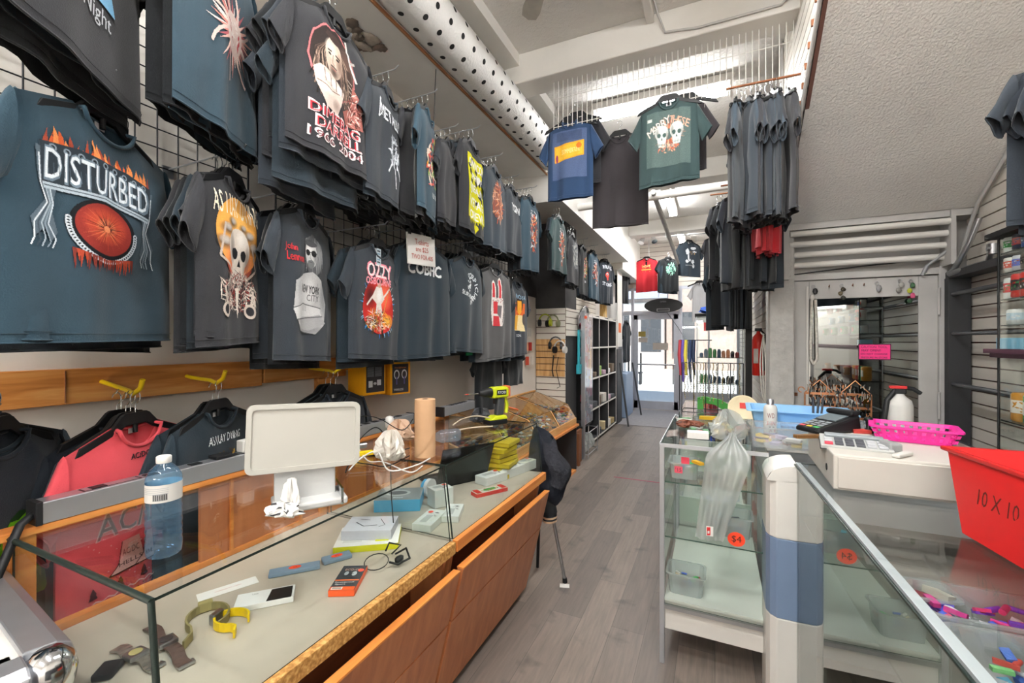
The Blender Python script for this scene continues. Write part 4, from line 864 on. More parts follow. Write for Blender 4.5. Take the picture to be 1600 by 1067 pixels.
def a_tour(a):
    a.T('AC/DC', .0, -.115, .028, '2a2024', wide=.085, bold=.001)
    for k in range(6): x = -.16+k*.064; a.scrib(x, -.25+abs(x)*.1, .018, .022, 9, .004, ['4a1c26'], k)
    a.T('AC/DC', .0, -.40, .12, 'd8a8a8', wide=.36, bold=.004).T('AC/DC', .0, -.40, .11, '5c3038', wide=.35)
    for s in (-1, 1): a.P([(s*.05-.035, -.50), (s*.05+.035, -.50), (s*.05+.05, -.60), (s*.05+.085, -.64), (s*.05-.085, -.64), (s*.05-.05, -.60)], 'd8a8a4').L([(s*.05-.085, -.64), (s*.05+.085, -.64)], .005, '3a2026').L([(s*.05-.035, -.50), (s*.05-.05, -.60), (s*.05-.085, -.64)], .004, '3a2026')
    a.T('AC/DC', -.05, -.555, .03, '3a2026', wide=.07).T('HELLS BELLS', 0, -.605, .02, '3a2026', wide=.2)
    for k in range(40): x = -.21+(k*37 % 43)*.01; y = -.46-(k*29 % 31)*.008; a.R(x, x+.004, y, y+.004, 'e8b0b0')
    for k in range(5): x = -.19+k*.095; a.P([(x-.016, -.705), (x+.016, -.705), (x, -.665)], '4a1c26').P([(x-.012, -.685), (x+.012, -.685), (x, -.655)], '4a1c26')
    a.L([(-.22+k*.02, -.72-.012*(k % 2)) for k in range(23)], .005, 'e8b8b4').scrib(0, -.765, .2, .025, 90, .004, ['4a1c26', 'c87a78'], 8)
def a_lay(a): a.T('AS I LAY DYING', 0, -.135, .032, 'e4e8ea', wide=.19).scrib(0, -.2, .06, .015, 20, .005, ['b8943a', '4a3a20'])
def a_lime(a): a.E(.08, -.37, .13, .13, '1c3a14', 22, .1).E(.08, -.37, .12, .12, '7ac41e', 22, .15, 3).rays(.08, -.37, .05, .13, 18, .01, ['b4ec3a', '2f6a18'], 4).L([(.0, -.4), (.10, -.33), (.17, -.36)], .012, 'd8e8e0').E(.12, -.36, .04, .05, '1c3a14', 14, .3)
def a_blue(a): a.scrib(.0, -.2, .18, .05, 60, .006, ['8a3a4a', 'b85a6a', '6a7a9a', 'c8ccd4'], 5).R(-.09, .12, -.50, -.26, '1c3a50').scrib(.02, -.38, .10, .12, 120, .006, ['3f8ab0', '6ac0e0', '1f5a80', 'a8e0f0'], 6).T('TRIBE', 0, -.54, .025, 'b8c4d0')
# left wall, lower row
rack(('teal t-shirt with metallic chain oval and flame print, largest at the left edge', 'large teal chain print shirt'), 2, 262, 175, 548, 'teal', a_chain, 5, tf=(.84, .88, -.035, -.012), X0=-1.60, W=.56, L=.66, bcols=('ink', 'teal', 'navy', 'black'), A=.008)
rack(('dark teal t-shirt sleeve and shoulder cut off by the left edge', 'shirt cut off at the left edge'), -420, -8, 190, 560, 'teal', None, 2, -1.55, W=.56, L=.66)
rack(('charcoal t-shirt with skull on an orange disc', 'orange disc skull shirt'), 306, 410, 275, 537, 'char', a_dying, 4, -1.62, tf=(1, 1, -.03, 0), W=.46, jit=3, step=.028, bcols=('black', 'char', 'ink'), A=.009)
rack(('dark t-shirt with grey figure folding arms and red lettering', 'folded arms figure shirt'), 428, 516, 325, 563, 'slate', a_arms, 3, -1.65, tf=(1, 1, -.02, 0), W=.46, bcols=('slate', 'black'))
rack(('dark t-shirt with red oval picture ringed by blue light', 'red oval picture shirt'), 545, 627, 378, 561, 'slate', a_ozzy, 2, -1.66, tf=(1, 1, -.03, 0), W=.48)
rack(('dark teal t-shirt with wide white block letters under the price card', 'white block letter shirt'), 620, 702, 376, 558, 'ink', a_cob, 3, -1.66, tf=(1, 1, -.03, 0), W=.50)
rack(('dark green-blue t-shirt with a white arc of letters', 'white arc letter shirt'), 702, 752, 398, 550, 'ink', a_arc, 5, -1.66, W=.50)
rack(('heather grey t-shirt with red and white raised hand', 'grey raised hand shirt'), 744, 798, 415, 561, 'grey', a_hand, 5, -1.66, W=.50, bcols=('black', 'ink'))
rack(('dark t-shirt with orange singer picture, last of the lower wall row', 'orange singer shirt'), 788, 823, 437, 556, 'slate', a_sing, 5, -1.68, W=.50, bcols=('ink', 'black'))
for u0, u1, vt, vb, d in ((742, 784, 540, 635, 'below the grey raised hand shirt'), (786, 816, 535, 598, 'below the orange singer shirt')):
    c, rz = place(u0, u1, .42, 'x', -1.78, PI/2)
    put_plain('black longer shirt hem showing '+d, None, Vector((c.x, c.y, zat(c, vt))), rz, 'black', zat(c, vt)-zat(c, vb)+.02, .42, 1)
# upper row
rack(('charcoal t-shirt with white script lettering hanging at the top left', 'white script shirt'), -75, 216, None, 98, 'char', a_night, 2, -1.45, tf=(1, 1, -.035, -.055), W=.60, L=.72, A=.006)
rack(('teal t-shirt with pale pink sunburst print', 'pink sunburst shirt'), 272, 396, None, 212, 'teal', a_sun, 3, -1.52, W=.48, L=.72, bcols=('teal', 'black'))
rack(('charcoal t-shirt with long haired portrait and red lettering', 'long haired portrait shirt'), 448, 578, 22, 228, 'char', a_guitar, 7, -1.42, tf=(1, 1, -.02, 0), W=.50, L=.62, bcols=('char', 'slate', 'ink', 'black'), step=.038, jit=9, drop=.13)
rack(('dark slate t-shirt with slanted white lettering and figure', 'slanted white lettering shirt'), 572, 632, 140, 322, 'slate', a_met, 8, -1.50, W=.50, jit=12)
rack(('teal t-shirt turned sideways with small colour print', 'sideways teal shirt'), 652, 680, 172, 345, 'teal', a_col, 5, -1.50, W=.46, bcols=('char', 'black'), jit=14)
rack(('charcoal t-shirt turned sideways left of the yellow print shirt', 'sideways charcoal bunch'), 684, 716, 222, 355, 'char', None, 6, -1.55, W=.48, bcols=('char', 'slate'), jit=18, sign=-1)
rack(('charcoal t-shirt with big yellow paint print and white capitals', 'yellow paint shirt'), 718, 754, 222, 368, 'char', a_yellow, 4, -1.55, W=.48)
rack(('slate blue t-shirt with orange tangled print', 'orange tangle shirt'), 756, 788, 262, 390, 'slateb', a_orange, 4, -1.58, W=.48)
rack(('dark slate t-shirt with three white letters on the chest', 'three letter shirt'), 785, 814, 292, 398, 'slate', a_ysn, 4, -1.62, W=.48)
rack(('dark teal t-shirt with flame coloured print, last before the dark pillar', 'flame print shirt'), 814, 842, 308, 424, 'teal', a_flame, 4, -1.62, W=.50, bcols=('ink', 'char'))
# beyond the pillar
for q in [(('faded green t-shirt with pink streak print just past the dark pillar', 'pink streak shirt'), 862, 884, 338, 426, 'fade', a_flame), (('washed black t-shirt with pale cloudy print', 'pale cloud shirt'), 886, 903, 366, 445, 'char', a_pale),
          (('black t-shirt with small red and blue print', 'small red and blue print shirt'), 905, 917, 384, 462, 'black', a_col), (('dark teal t-shirt with tall pale print', 'tall pale print shirt'), 920, 935, 393, 468, 'teal', a_flame),
          (('navy t-shirt with red tongue print and white lettering', 'red tongue shirt'), 936, 957, 406, 474, 'navy', a_tongue)]:
    rack(q[0], q[1], q[2], q[3], q[4], q[5], q[6], 2, -1.50 if q[2] < 910 else -1.66, W=.48, jit=5, step=.03, hook=q[2] > 910)
rack(('black t-shirt hanging alone beside the street window', 'black shirt beside the street window'), 966, 982, 418, 474, 'black', None, 2, -1.72, W=.44)
rack(('navy jacket hanging low beside the street window', 'navy jacket by the window'), 974, 984, 502, 568, 'navy', None, 1, -1.70, W=.44, cat='jacket', hook=False)
# shirts below the wooden rail, behind the counter
rack(('navy t-shirt with lime green print at the lower left edge', 'lime green print shirt'), -170, 98, 662, None, 'navy', a_lime, 1, -1.76, W=.50, L=.62, hook=False)
rack(('heather coral t-shirt with band lettering and bell pictures behind the glass counter', 'coral bell picture shirt'), 90, 298, 652, None, 'coral', a_tour, 4, -1.79, tf=(.82, .68, -.01, -.045), W=.50, L=.80, bcols=('navy', 'coral', 'ink', 'navy'), hook=False, step=.03, jit=5, A=.006)
rack(('dark teal t-shirt with small white lettering behind the screen', 'small white lettering shirt'), 262, 400, 630, None, 'ink', a_lay, 1, -1.80, W=.50, L=.66, hook=False)
rack(('black t-shirt on a hanger right of the screen', 'black shirt right of the screen'), 468, 570, 606, None, 'navy', None, 2, -1.82, W=.50, L=.64, hook=False)
# shirts hanging from the white wire panel in the aisle
rack(('faded blue t-shirt with orange banner print hanging in the aisle', 'blue banner shirt'), 857, 926, 185, 311, 'blue', a_banner, 0, 3.2, W=None, axis='y', base=0, hook=False)
rack(('plain charcoal t-shirt hanging lower between the blue and green shirts', 'plain charcoal aisle shirt'), 927, 1012, 207, 354, 'brown', None, 0, 3.45, W=None, axis='y', base=0, hook=False, tagc=None)
rack(('faded dark green t-shirt with two skulls hanging in the aisle', 'two skull shirt'), 1000, 1092, 152, 288, 'fade', a_skulls, 0, 3.12, W=None, axis='y', base=0, hook=False)
rack(('dark brown grey t-shirt half hidden behind the two skull shirt', 'shirt behind the two skull shirt'), 1042, 1103, 150, 268, 'brown', None, 0, 3.3, W=None, axis='y', base=0, hook=False, tagc=None)
rack(('black mesh shirt half hidden behind the blue banner shirt', 'shirt behind the blue banner shirt'), 866, 938, 178, 292, 'char', None, 0, 3.32, W=None, axis='y', base=0, hook=False, tagc=None)
# street end
rack(('red t-shirt with gold print hanging above the street door', 'red gold print shirt'), 995, 1026, 402, 456, 'red', a_gold, 0, 9.9, W=.44, axis='y', base=0, hook=False)
rack(('black t-shirt with green print beside the red one', 'black green print shirt'), 1028, 1060, 402, 456, 'black', a_green, 2, 9.6, W=.46, axis='y', base=0, hook=False)
rack(('slate t-shirt with white splash print, left of a matching pair', 'left white splash shirt'), 1060, 1094, 376, 432, 'slateb', a_white, 0, 8.3, W=.46, axis='y', base=0, hook=False)
rack(('slate t-shirt with white splash print, right of a matching pair', 'right white splash shirt'), 1100, 1130, 370, 436, 'char', a_white, 0, 8.2, W=.46, axis='y', base=0, hook=False)
rack(('pale grey hanging shirt narrow and long above the tall glass case', 'pale grey hanging shirt'), 1082, 1104, 440, 500, 'lgrey', None, 0, 8.5, W=.24, axis='y', base=0, hook=False, L=.72)
rack(('red shirt hanging in the street window behind the tall case', 'red shirt in the window'), 1100, 1122, 456, 516, 'red', a_gold, 0, 10.0, W=.34, axis='y', base=0, hook=False)
rack(('dark shirt with orange print in the street window', 'dark shirt in the window'), 1118, 1142, 450, 500, 'slate', a_orange, 0, 10.0, W=.36, axis='y', base=0, hook=False)
# bunches seen edge-on along the stair wall
def bunch(desc, x0, x1, y, z, n, cols, L=.7, seed=1, spread=22, W=.42, dy=.0):
    r = random.Random(seed)
    for k in range(n):
        p = Vector((x0+(x1-x0)*k/max(1, n-1), y+dy*k+r.uniform(-.01, .01), z+r.uniform(-.02, .01)))
        rz = PI/2*(-1 if k % 2 else 1)+math.radians(r.uniform(-spread, spread))
        put_plain('%s t-shirt in the %s' % (cols[k % len(cols)][1], desc), '%s t-shirts in the %s' % (cols[k % len(cols)][1], desc), p, rz, cols[k % len(cols)][0], L+r.uniform(-.03, .03), W, k)
        hanger('dark hanger in the '+desc, p+Vector((0, 0, .004)), rz, 'hangers in the '+desc)
    tag(MB().tube([(x0-.06, y-.01, z+.093), (x1+.07, y+dy*n, z+.093)], .007, 6).build('hanging_rod', 'brown'), 'short rod carrying the '+desc, 'rod')
bunch('grey bunch seen edge-on under the end of the wire panel', .12, .38, 3.0, 3.0, 11, [('slateb', 'slate blue'), ('char', 'charcoal'), ('slate', 'dark slate')], .72, 3, 20, .40)
bunch('dark bunch at the stair wall with one red hem', .10, .36, 3.65, 2.62, 9, [('black', 'black'), ('slate', 'dark slate')], .66, 5, 25, .44)
bunch('red bunch below the grey bunch', .26, .36, 3.35, 2.76, 4, [('red', 'red')], .62, 6, 12, .34)
bunch('middle dark bunch on the stair wall', .02, .34, 4.6, 2.85, 9, [('ink', 'dark blue'), ('char', 'charcoal'), ('black', 'black')], .72, 7, 30, .46)
bunch('low dark bunch on the stair wall', .0, .33, 5.4, 2.45, 10, [('ink', 'dark teal'), ('slate', 'dark slate'), ('black', 'black')], .74, 9, 30, .46)
bunch('far dark bunch on the stair wall', -.02, .33, 6.4, 2.95, 9, [('ink', 'dark teal'), ('tan', 'tan'), ('slate', 'dark slate')], .74, 10, 30, .46)
tag(MB().cyl((-1.30, 9.9, 2.98), (-.35, 9.9, 2.98), .008, n=6).cyl((-1.3, 9.9, 2.98), (-1.3, 9.9, 3.74), .005, n=5).cyl((-.36, 9.9, 2.98), (-.36, 9.9, 3.74), .005, n=5).build('hanging_rail', 'steel'), 'thin ceiling rail carrying the red shirt by the street door', 'rail')
tag(MB().cyl((-.80, 8.3, 3.42), (XS, 8.3, 3.42), .008, n=6).cyl((-.8, 8.3, 3.42), (-.8, 8.3, 3.52), .005, n=5).build('hanging_rail', 'steel'), 'thin rail carrying the pair of white splash shirts', 'rail')
# top right corner
rack(('dark t-shirt with blue streaked print at the top right edge', 'blue streak print shirt'), 1612, 1780, 78, 352, 'navy', a_blue, 2, 2.2, tf=(.9, 1, -.10, 0), W=.50, axis='y', base=0, hook=False, tagc=None, step=.05, bcols=('navy', 'slate'))
tag(MB().box(1.12, 1.5, 2.22, 2.24, 2.87, 2.90).build('wall_bracket', 'dkgrey'), 'grey bracket holding the shirts at the top right', 'bracket')
# ---------------------------------------------------------------- wire grid panels, rails, hooks on the left wall
def wire_panel(mb, y0, y1, z0, z1, x, p=.075, r=.0028):
    n = int((y1-y0)/p); m = int((z1-z0)/p)
    for k in range(n+1): mb.cyl((x, y0+k*p, z0), (x, y0+k*p, z0+m*p), r*(1.8 if k in (0, n) else 1), n=5, cap=False)
    for k in range(m+1): mb.cyl((x-.004, y0, z0+k*p), (x-.004, y0+n*p, z0+k*p), r*(1.8 if k in (0, m) else 1), n=5, cap=False)
    return mb
for k, (y0, y1, z0, z1, d) in enumerate([(-.3, .33, 1.7, 3.05, 'nearest the camera'), (.40, 1.42, 1.95, 3.15, 'behind the chain print shirt'), (1.52, 2.75, 1.98, 3.22, 'in the middle of the wall'), (2.85, 4.3, 2.0, 3.26, 'last before the dark pillar')]):
    tag(wire_panel(MB(), y0, y1, z0, z1, XL+.03).build('wire_grid_panel', 'grid'), 'black wire grid panel on the left wall '+d, 'grid panel')
tag(MB().box(XL, XL+.04, -.6, 1.44, 1.335, 1.455).box(XL+.04, XL+.045, .72, .724, 1.34, 1.45, 1).build('wooden_rail', ['rail', 'brown'], bevel=.004), 'long pine rail screwed along the left wall', 'rail')
tag(MB().box(XL, XL+.04, 1.45, 1.98, 1.345, 1.455).build('wooden_rail', 'rail', bevel=.004), 'short pine rail at the end of the long one', 'rail')
tag(MB().box(XL, XL+.035, 1.78, 1.90, .72, 1.344).build('wooden_post', 'rail', bevel=.004), 'short pine post under the end of the rail', 'post')
def yhook(y, z, d):
    xe = z[1]; z = z[0]; mb = MB().tube([(XL+.04, y, 1.405), (XL+.08, y, 1.40), (xe-.05, y, z+.01), (xe-.01, y, z), (xe+.03, y, z+.02), (xe+.045, y, z+.05)], .008, 8)
    tag(mb.build('utility_hook', 'yellow'), 'yellow coated utility hook on the pine rail '+d, 'hook')
def rk(w): return next(q for q in RACK if w in q[0]['label'])
for w, d in (('coral', 'holding the coral shirts'), ('small white lettering', 'holding the small white lettering shirt'), ('right of the screen', 'holding the black shirt right of the screen')):
    c = rk(w)[1]; yhook(c.y, (c.z+.080, c.x), d)
# price card hung in front of the block letter shirt
pc = empty('price_card', 'white price card with red writing clipped over the block letter shirt', 'price card', (0, 0, 0))
c0, prz = place(636, 679, .26, 'x', -1.60, PI/2); zc1 = zat(c0, 391)
Mx = Matrix.Translation((c0.x, c0.y, zc1)) @ Matrix.Rotation(prz, 4, 'Z') @ Matrix.Rotation(-.06, 4, 'Y')
MB().box(-.13, .13, -.004, .004, -.09, .09, 0, Mx).build('card', 'paper', pc)
a = Art()
for k, (t, w) in enumerate((('T-shirts', .13), ('are $25', .12), ('TWO FOR 40$', .20))): a.T(t, 0, .045-k*.045, .032, 'a8463c', wide=w)
a.build('handwriting', lambda x, z, l: Vector((x, -.0055-l, z)), pc, M4=Mx)
for s in (-1, 1): MB().box(s*.11-.012, s*.11+.012, -.008, .008, .08, .11, 0, Mx).build('clip', 'black', pc)
fp = onX(738, 392, -1.80); crumple_later = (fp.x, fp.y, fp.z-.05)
tag(MB().box(-.004, .004, -.045, .045, -.03, .03).build('green_tag', flat('2ab06a'), loc=onX(733, 549, -1.70)), 'bright green tag peeking out below the arc letter shirt', 'tag')
# orange headphone boxes on the wall
def box_thing(nm, label, cat, c, size, rz, mats, art=None, group=None, rx=0, bevel=.001, face='z'):
    """carton at c (centre of its base) of size (x, y, z) turned by rz; art drawn on its top (face z) or front (face y)"""
    t = empty(nm, label, cat, c, rz, group); t.rotation_euler = (rx, 0, rz); sx, sy, sz = size
    mb = MB().box(-sx/2, sx/2, -sy/2, sy/2, 0, sz, 0)
    if len(mats) > 1:
        for i, f in enumerate(mb.f): mb.m[i] = 1 if (i == 1 if face == 'z' else i == 2) else 0
    mb.build('carton', [flat(q) if q not in M else M[q] for q in mats], t, bevel)
    if art:
        a = Art(); art(a)
        if face == 'z': a.build('cover_print', lambda x, y, l: Vector((x, y, sz+.0006+l*.4)), t, maxe=9)
        else: a.build('cover_print', lambda x, y, l: Vector((x, -sy/2-.0006-l*.4, y+sz/2)), t, maxe=9)
    return t
def hp_art(w, h, k):
    def f(a):
        a.R(-w/2*.86, w/2*.86 if k else w/2*.95, -h/2*.93, h/2*.9, '2c2a2e'); a.T('Headphones', 0, h*.33, .014, 'e8863a' if k else 'e8a23a', wide=w*.6)
        if k:
            for s in (-1, 1): a.E(s*w*.2, h*.12, .022, .03, 'd8dade', 18).E(s*w*.2, h*.11, .015, .022, '2c2a2e', 16).R(s*w*.2-.005, s*w*.2+.005, -h*.2, h*.05, '56508a')
            a.T('WIRELESS', -w*.1, -h*.36, .014, 'e8e8ea', wide=w*.5)
        else:
            for q in range(9): a.R(-w*.38, -w*.05, h*(.22-q*.03), h*(.235-q*.03), '7c8088').R(.0, w*.34, h*(.22-q*.03), h*(.235-q*.03), '7c8088')
            a.R(-w*.32, -w*.12, -h*.32, -h*.14, 'd8dade').R(w*.1, w*.3, -h*.28, -h*.12, 'd8dade').E(.0, -h*.22, .012, .008, 'c8ccd0', 12)
    return f
box_thing('headphone_box', 'orange headphone box with black back panel hung on the wall, left one', 'box', (-1.90, 2.035, 1.235), (.16, .14, .225), PI/2-.12, ['f0a818', 'f0a818'], hp_art(.15, .21, 0), face='y')
box_thing('headphone_box', 'orange headphone box showing two headphones, right one of the pair', 'box', (-1.88, 2.26, 1.215), (.16, .12, .205), PI/2-.2, ['f0a818', 'f0a818'], hp_art(.15, .20, 1), face='y')
tag(MB().box(XL+.02, XL+.05, 1.97, 2.10, 1.38, 1.53).box(XL+.02, XL+.05, 2.12, 2.26, 1.36, 1.49).build('hanging_tab', flat('ee9a1c')), 'orange hanging tabs above the headphone boxes', 'tab')
# ---------------------------------------------------------------- left glass counters
ZW, ZG = .76, 1.055
def counter(y0, y1, label, worn, near):
    t = empty('display_counter', label, 'display counter', (0, 0, 0))
    XB, XF = -1.62, -.935
    MB().box(XB, XF-.012, y0, y1, ZW-.035, ZW).build('worktop', 'worktop', t)
    MB().box(XF-.012, XF+.012, y0, y1, ZW-.042, ZW+.003).build('front_edge', M['edge_worn'] if worn else M['edge'], t, .002)
    MB().box(XB, -1.13, y0+.02, y1-.02, .05, ZW-.036).box(-1.14, -1.12, y0+.02, y1-.02, .05, ZW-.036).build('cabinet_body', 'counter_d', t)
    def fx(z): return -1.055+(z-.03)/(.65-.03)*.155
    for (a, b, nm) in ((.435, .652, 'upper'), (.045, .428, 'lower')):
        q = MB().hexa([(fx(a)-.028, y0+.006, a), (fx(a), y0+.006, a), (fx(a), y1-.006, a), (fx(a)-.028, y1-.006, a)],
                      [(fx(b)-.028, y0+.006, b), (fx(b), y0+.006, b), (fx(b), y1-.006, b), (fx(b)-.028, y1-.006, b)])
        q.build('drawer_front', 'counter', t, .002)
    MB().box(fx(.652)-.03, fx(.652)+.001, y0+.006, y1-.006, .652, .658).build('drawer_edge', 'edge', t)
    for y in (y0+.008, y1-.03): MB().hexa([(-1.14, y, .04), (-1.085, y, .04), (-1.085, y+.02, .04), (-1.14, y+.02, .04)], [(-1.14, y, ZW-.04), (-.955, y, ZW-.04), (-.955, y+.02, ZW-.04), (-1.14, y+.02, ZW-.04)]).build('side_panel', 'counter', t)
    MB().box(XB+.02, -1.17, y0+.02, y1-.02, 0, .05).build('toe_kick', 'dark', t)
    # back frame with sliding panels
    f = MB().box(XB-.035, XB+.005, y0, y0+.05, ZW, ZG-.008).box(XB-.035, XB+.005, y1-.04, y1, ZW, ZG-.008).box(XB-.05, XB+.01, y0-.02, y1, ZG-.008, ZG+.012).box(XB-.03, XB, y0, y1, ZW, ZW+.02)
    f.build('back_frame', 'edge', t, .002)
    ym = y0+.46 if near else y0+.02
    MB().box(XB-.018, XB-.006, ym, y1-.03, ZW+.02, ZG-.008).build('sliding_panel', 'counter', t)
    for yy in ((ym+.10, ym+.4) if near else (y0+.3, y0+.33, y0+.6)): MB().box(XB-.005, XB+.004, yy, yy+.01, ZW+.02, ZG-.01).build('panel_rib', 'edge', t)
    g = .005; xt = -.985; xb = -.95
    MB().pane((xb, y0+.004, ZW+.002), (xb, y1-.004, ZW+.002), (xt, y1-.004, ZG-.006), (xt, y0+.004, ZG-.006), g, 0, 1).build('front_glass', ['glass', 'gedge'], t)
    MB().pane((XB+.006, y0+.002, ZG-.005), (xt+.004, y0+.002, ZG-.005), (xt+.004, y1-.002, ZG-.005), (XB+.006, y1-.002, ZG-.005), .0055, 0, 1).build('top_glass', ['glass', 'gedge'], t)
    for y in ((y0+.004,) if near else (y0+.004, y1-.009)): MB().pane((XB+.01, y, ZW+.002), (XB+.01, y, ZG-.006), (xt-.002, y, ZG-.006), (xb-.003, y, ZW+.002), g, 0, 1).build('end_glass', ['glass', 'gedge'], t)
    if near:
        MB().tube([(XB+.01, y0, ZG-.002), (xt+.006, y0, ZG-.002)], .0065, 6).tube([(xt+.004, y0, ZG-.002), (xb+.003, y0, ZW+.004)], .0065, 6).build('black_edge_trim', mat('black_rubber_edge', '1c2622', .35), t)
    return t
counter(.475, 1.475, 'near wooden display counter with glass top and worn front edge', True, True)
counter(1.487, 2.49, 'second wooden display counter with glass case, farther along the left', False, False)
# goods on the near counter's worktop
def W_(u, v, z=ZW+.001): return onZ(u, v, z)
def lb(u0, v0, u1, v1, z=ZW+.001):                       # centre, length and turn from two pixel ends on a level surface
    a, b = onZ(u0, v0, z), onZ(u1, v1, z); d = b-a; return (a+b)/2, d.length, math.atan2(d.y, d.x)
def watch_band(mb, pts, w, th, mi=0, side=Vector((0, 0, 1))):
    for p, q in zip(pts, pts[1:]):
        p, q = Vector(p), Vector(q); d = (q-p).normalized(); s = side if abs(d.dot(side)) < .9 else Vector((1, 0, 0)); s = (s-d*s.dot(d)).normalized()*w/2; n = d.cross(s).normalized()*th/2
        mb.hexa([p-s-n, p+s-n, p+s+n, p-s+n], [q-s-n, q+s-n, q+s+n, q-s+n], mi)
    return mb
def flat_watch(label, e, col, bodycol, metal):
    p, ln, ang = lb(*e); t = empty('wrist_watch', label, 'watch', p, ang)
    L_ = []
    for k in range(14): x = -ln/2+k*ln/13; L_.append((x, .004*math.sin(k*.9), .004+.006*abs(math.sin(k*.55))))
    watch_band(MB(), L_, .028, .004, side=Vector((0, 1, 0))).build('strap', col, t)
    MB().prism([(-.019, -.021), (.019, -.021), (.021, 0), (.019, .021), (-.019, .021), (-.021, 0)], .008, .020).build('case', bodycol, t, .003)
    MB().cyl((0, 0, .020), (0, 0, .0206), .014, n=20).build('dial', metal, t)
    MB().box(ln/2-.012, ln/2+.004, -.017, .017, .002, .009).build('buckle', 'steel', t, .001)
flat_watch('brown mesh strap watch lying near the counter edge', (232, 982, 292, 1042), mat('brown_mesh_strap', '6b564f', .55, .3, .15, 90), 'steel', mat('dark_dial', '4a4444', .3))
flat_watch('silver link watch with pale dial lying at the near end of the counter', (180, 1016, 246, 1046), mat('silver_links', 'a9a49a', .35, .8, .3, 70), 'steel', mat('champagne_dial', 'b8aa70', .3))
def loop_watch(label, u, v, ang, col, facecol, r=.042, tail=.05, lie=False):
    p = W_(u, v); t = empty('wrist_watch', label, 'watch', p, ang)
    pts = [(r*1.25*math.cos(q), r*math.sin(q), .013) for q in [.35+k*.33 for k in range(16)]]+[(r*1.25*math.cos(5.6)+tail*k/3, r*math.sin(5.6)-.01*k, .013) for k in range(1, 4)]
    watch_band(MB(), pts, .022, .005).build('strap', col, t)
    MB().box(-r*1.25-.012, -r*1.25+.006, -.018, .018, .001, .030).build('case', facecol, t, .003)
loop_watch('olive plastic strap watch curled up beside the yellow one', 325, 972, math.radians(-25), mat('olive_strap', '8f8458', .5, var=.1), mat('olive_case', 'a89c68', .4), .05, .05)
loop_watch('bright yellow plastic strap watch', 362, 975, math.radians(15), M['yellow'], M['steel'], .036, .02)
p = W_(168, 1052); tag(MB().prism([(-.018, -.028), (.018, -.028), (.022, -.02), (.022, .03), (-.022, .03), (-.022, -.02)], 0, .014).build('black_gadget', 'black', bevel=.004, loc=p, rotz=math.radians(40)), 'black box shaped gadget lying at the near end of the counter', 'gadget')
c, l, r_ = lb(368, 948, 460, 930); box_thing('white_box', 'white phone accessory box with black corner picture', 'box', c, (l, .075, .016), r_, ['f0f0f0', 'f4f4f2'], lambda a: a.P([(.005, -.035), (l/2-.006, -.035), (l/2-.006, .03), (.014, .03)], '232222').T('USB', -.03, .02, .007, '9a9a9c'))
c, l, r_ = lb(308, 935, 402, 905); box_thing('paper_card', 'white paper card lying behind the watches', 'card', c, (l, .05, .001), r_, ['f0eeea', 'f0eeea'], lambda a: a.T('WARRANTY CARD', 0, .0, .006, 'c88a80'), bevel=0)
for (u0, v0, u1, v1, w, d) in ((420, 900, 500, 885, .042, 'longer'), (504, 880, 548, 868, .045, 'shorter')):
    c, l, r_ = lb(u0, v0, u1, v1); box_thing('blue_case', 'slate blue flat case with orange price sticker, the %s one' % d, 'case', c, (l, w, .014), r_, ['7d93a8', '7d93a8'], lambda a, l=l: a.E(0, 0, .020, .012, 'f0502e', 18).T('25', 0, 0, .010, '6a2a1a'), bevel=.003)
c, l, r_ = lb(525, 946, 562, 882)
def sport(a):
    a.R(-.055, .055, -.038, .038, '3a3e44').R(-.075, -.056, -.038, .038, 'e85a28').R(-.072, -.058, .0, .034, 'e8e4dc').R(-.022, -.015, -.038, .038, 'e8703a')
    for k in range(9): a.R(-.070, -.060, .004+k*.003, .0055+k*.003, '2a2a2c')
    a.T('ECO-OF', .046, 0, .012, 'f0c0b0', wide=.05, rot=-PI/2).T('Sweatproof', -.032, .004, .010, 'f4f4f4', wide=.06, rot=-PI/2).T('Sport', -.044, .014, .010, 'f4f4f4', wide=.032, rot=-PI/2).E(.02, -.012, .014, .008, 'c8d0d6', 12).E(.022, .014, .012, .007, 'b0b8be', 12).E(.04, -.028, .01, .01, 'f0503a', 12).L([(.02, -.01), (0, .02), (-.012, -.03)], .003, '2a2c30')
box_thing('earphone_box', 'black and orange sport earphone box with barcode', 'box', c, (.15, .08, .020), r_, ['e85a28', '3a3e44'], sport)
gz = W_(588, 886)
mb = MB(); mb.tube([(gz.x+.045*math.cos(t*.4), gz.y+.035*math.sin(t*.4), ZW+.02+.012*math.sin(t*.4)) for t in range(16)], .0017, 6, 0, True)
mb.tube([(gz.x+.04, gz.y+.02, ZW+.018), (gz.x+.07, gz.y+.03, ZW+.012), (gz.x+.09, gz.y+.07, ZW+.02), (gz.x+.05, gz.y+.10, ZW+.035), (gz.x+.01, gz.y+.09, ZW+.01)], .004, 6)
mb.tube([(gz.x-.01, gz.y+.06, ZW+.03), (gz.x-.02, gz.y+.09, ZW+.045), (gz.x+.01, gz.y+.12, ZW+.03), (gz.x+.0, gz.y+.08, ZW+.012)], .0035, 6)
mb.ball((gz.x+.06, gz.y+.05, ZW+.02), .014, .02, .012, 10, 0, jit=.1)
tag(mb.build('earphone_set', 'black'), 'black coiled earphones beside the sport box', 'earphones')
c, l, r_ = lb(514, 846, 575, 866); c2 = W_(577, 845)
box_thing('yellow_box', 'flat yellow and white box under the folded leaflet', 'box', c2, (.235, .18, .024), math.radians(35), ['d2d21c', 'ecebe6'], lambda a: a.R(-.09, -.02, -.06, .06, 'd9d8d2').R(.03, .08, -.065, -.03, 'e2e22a').P([(-.02, -.02), (.05, .05), (.02, .06), (-.05, .0)], '4a4a4e'))
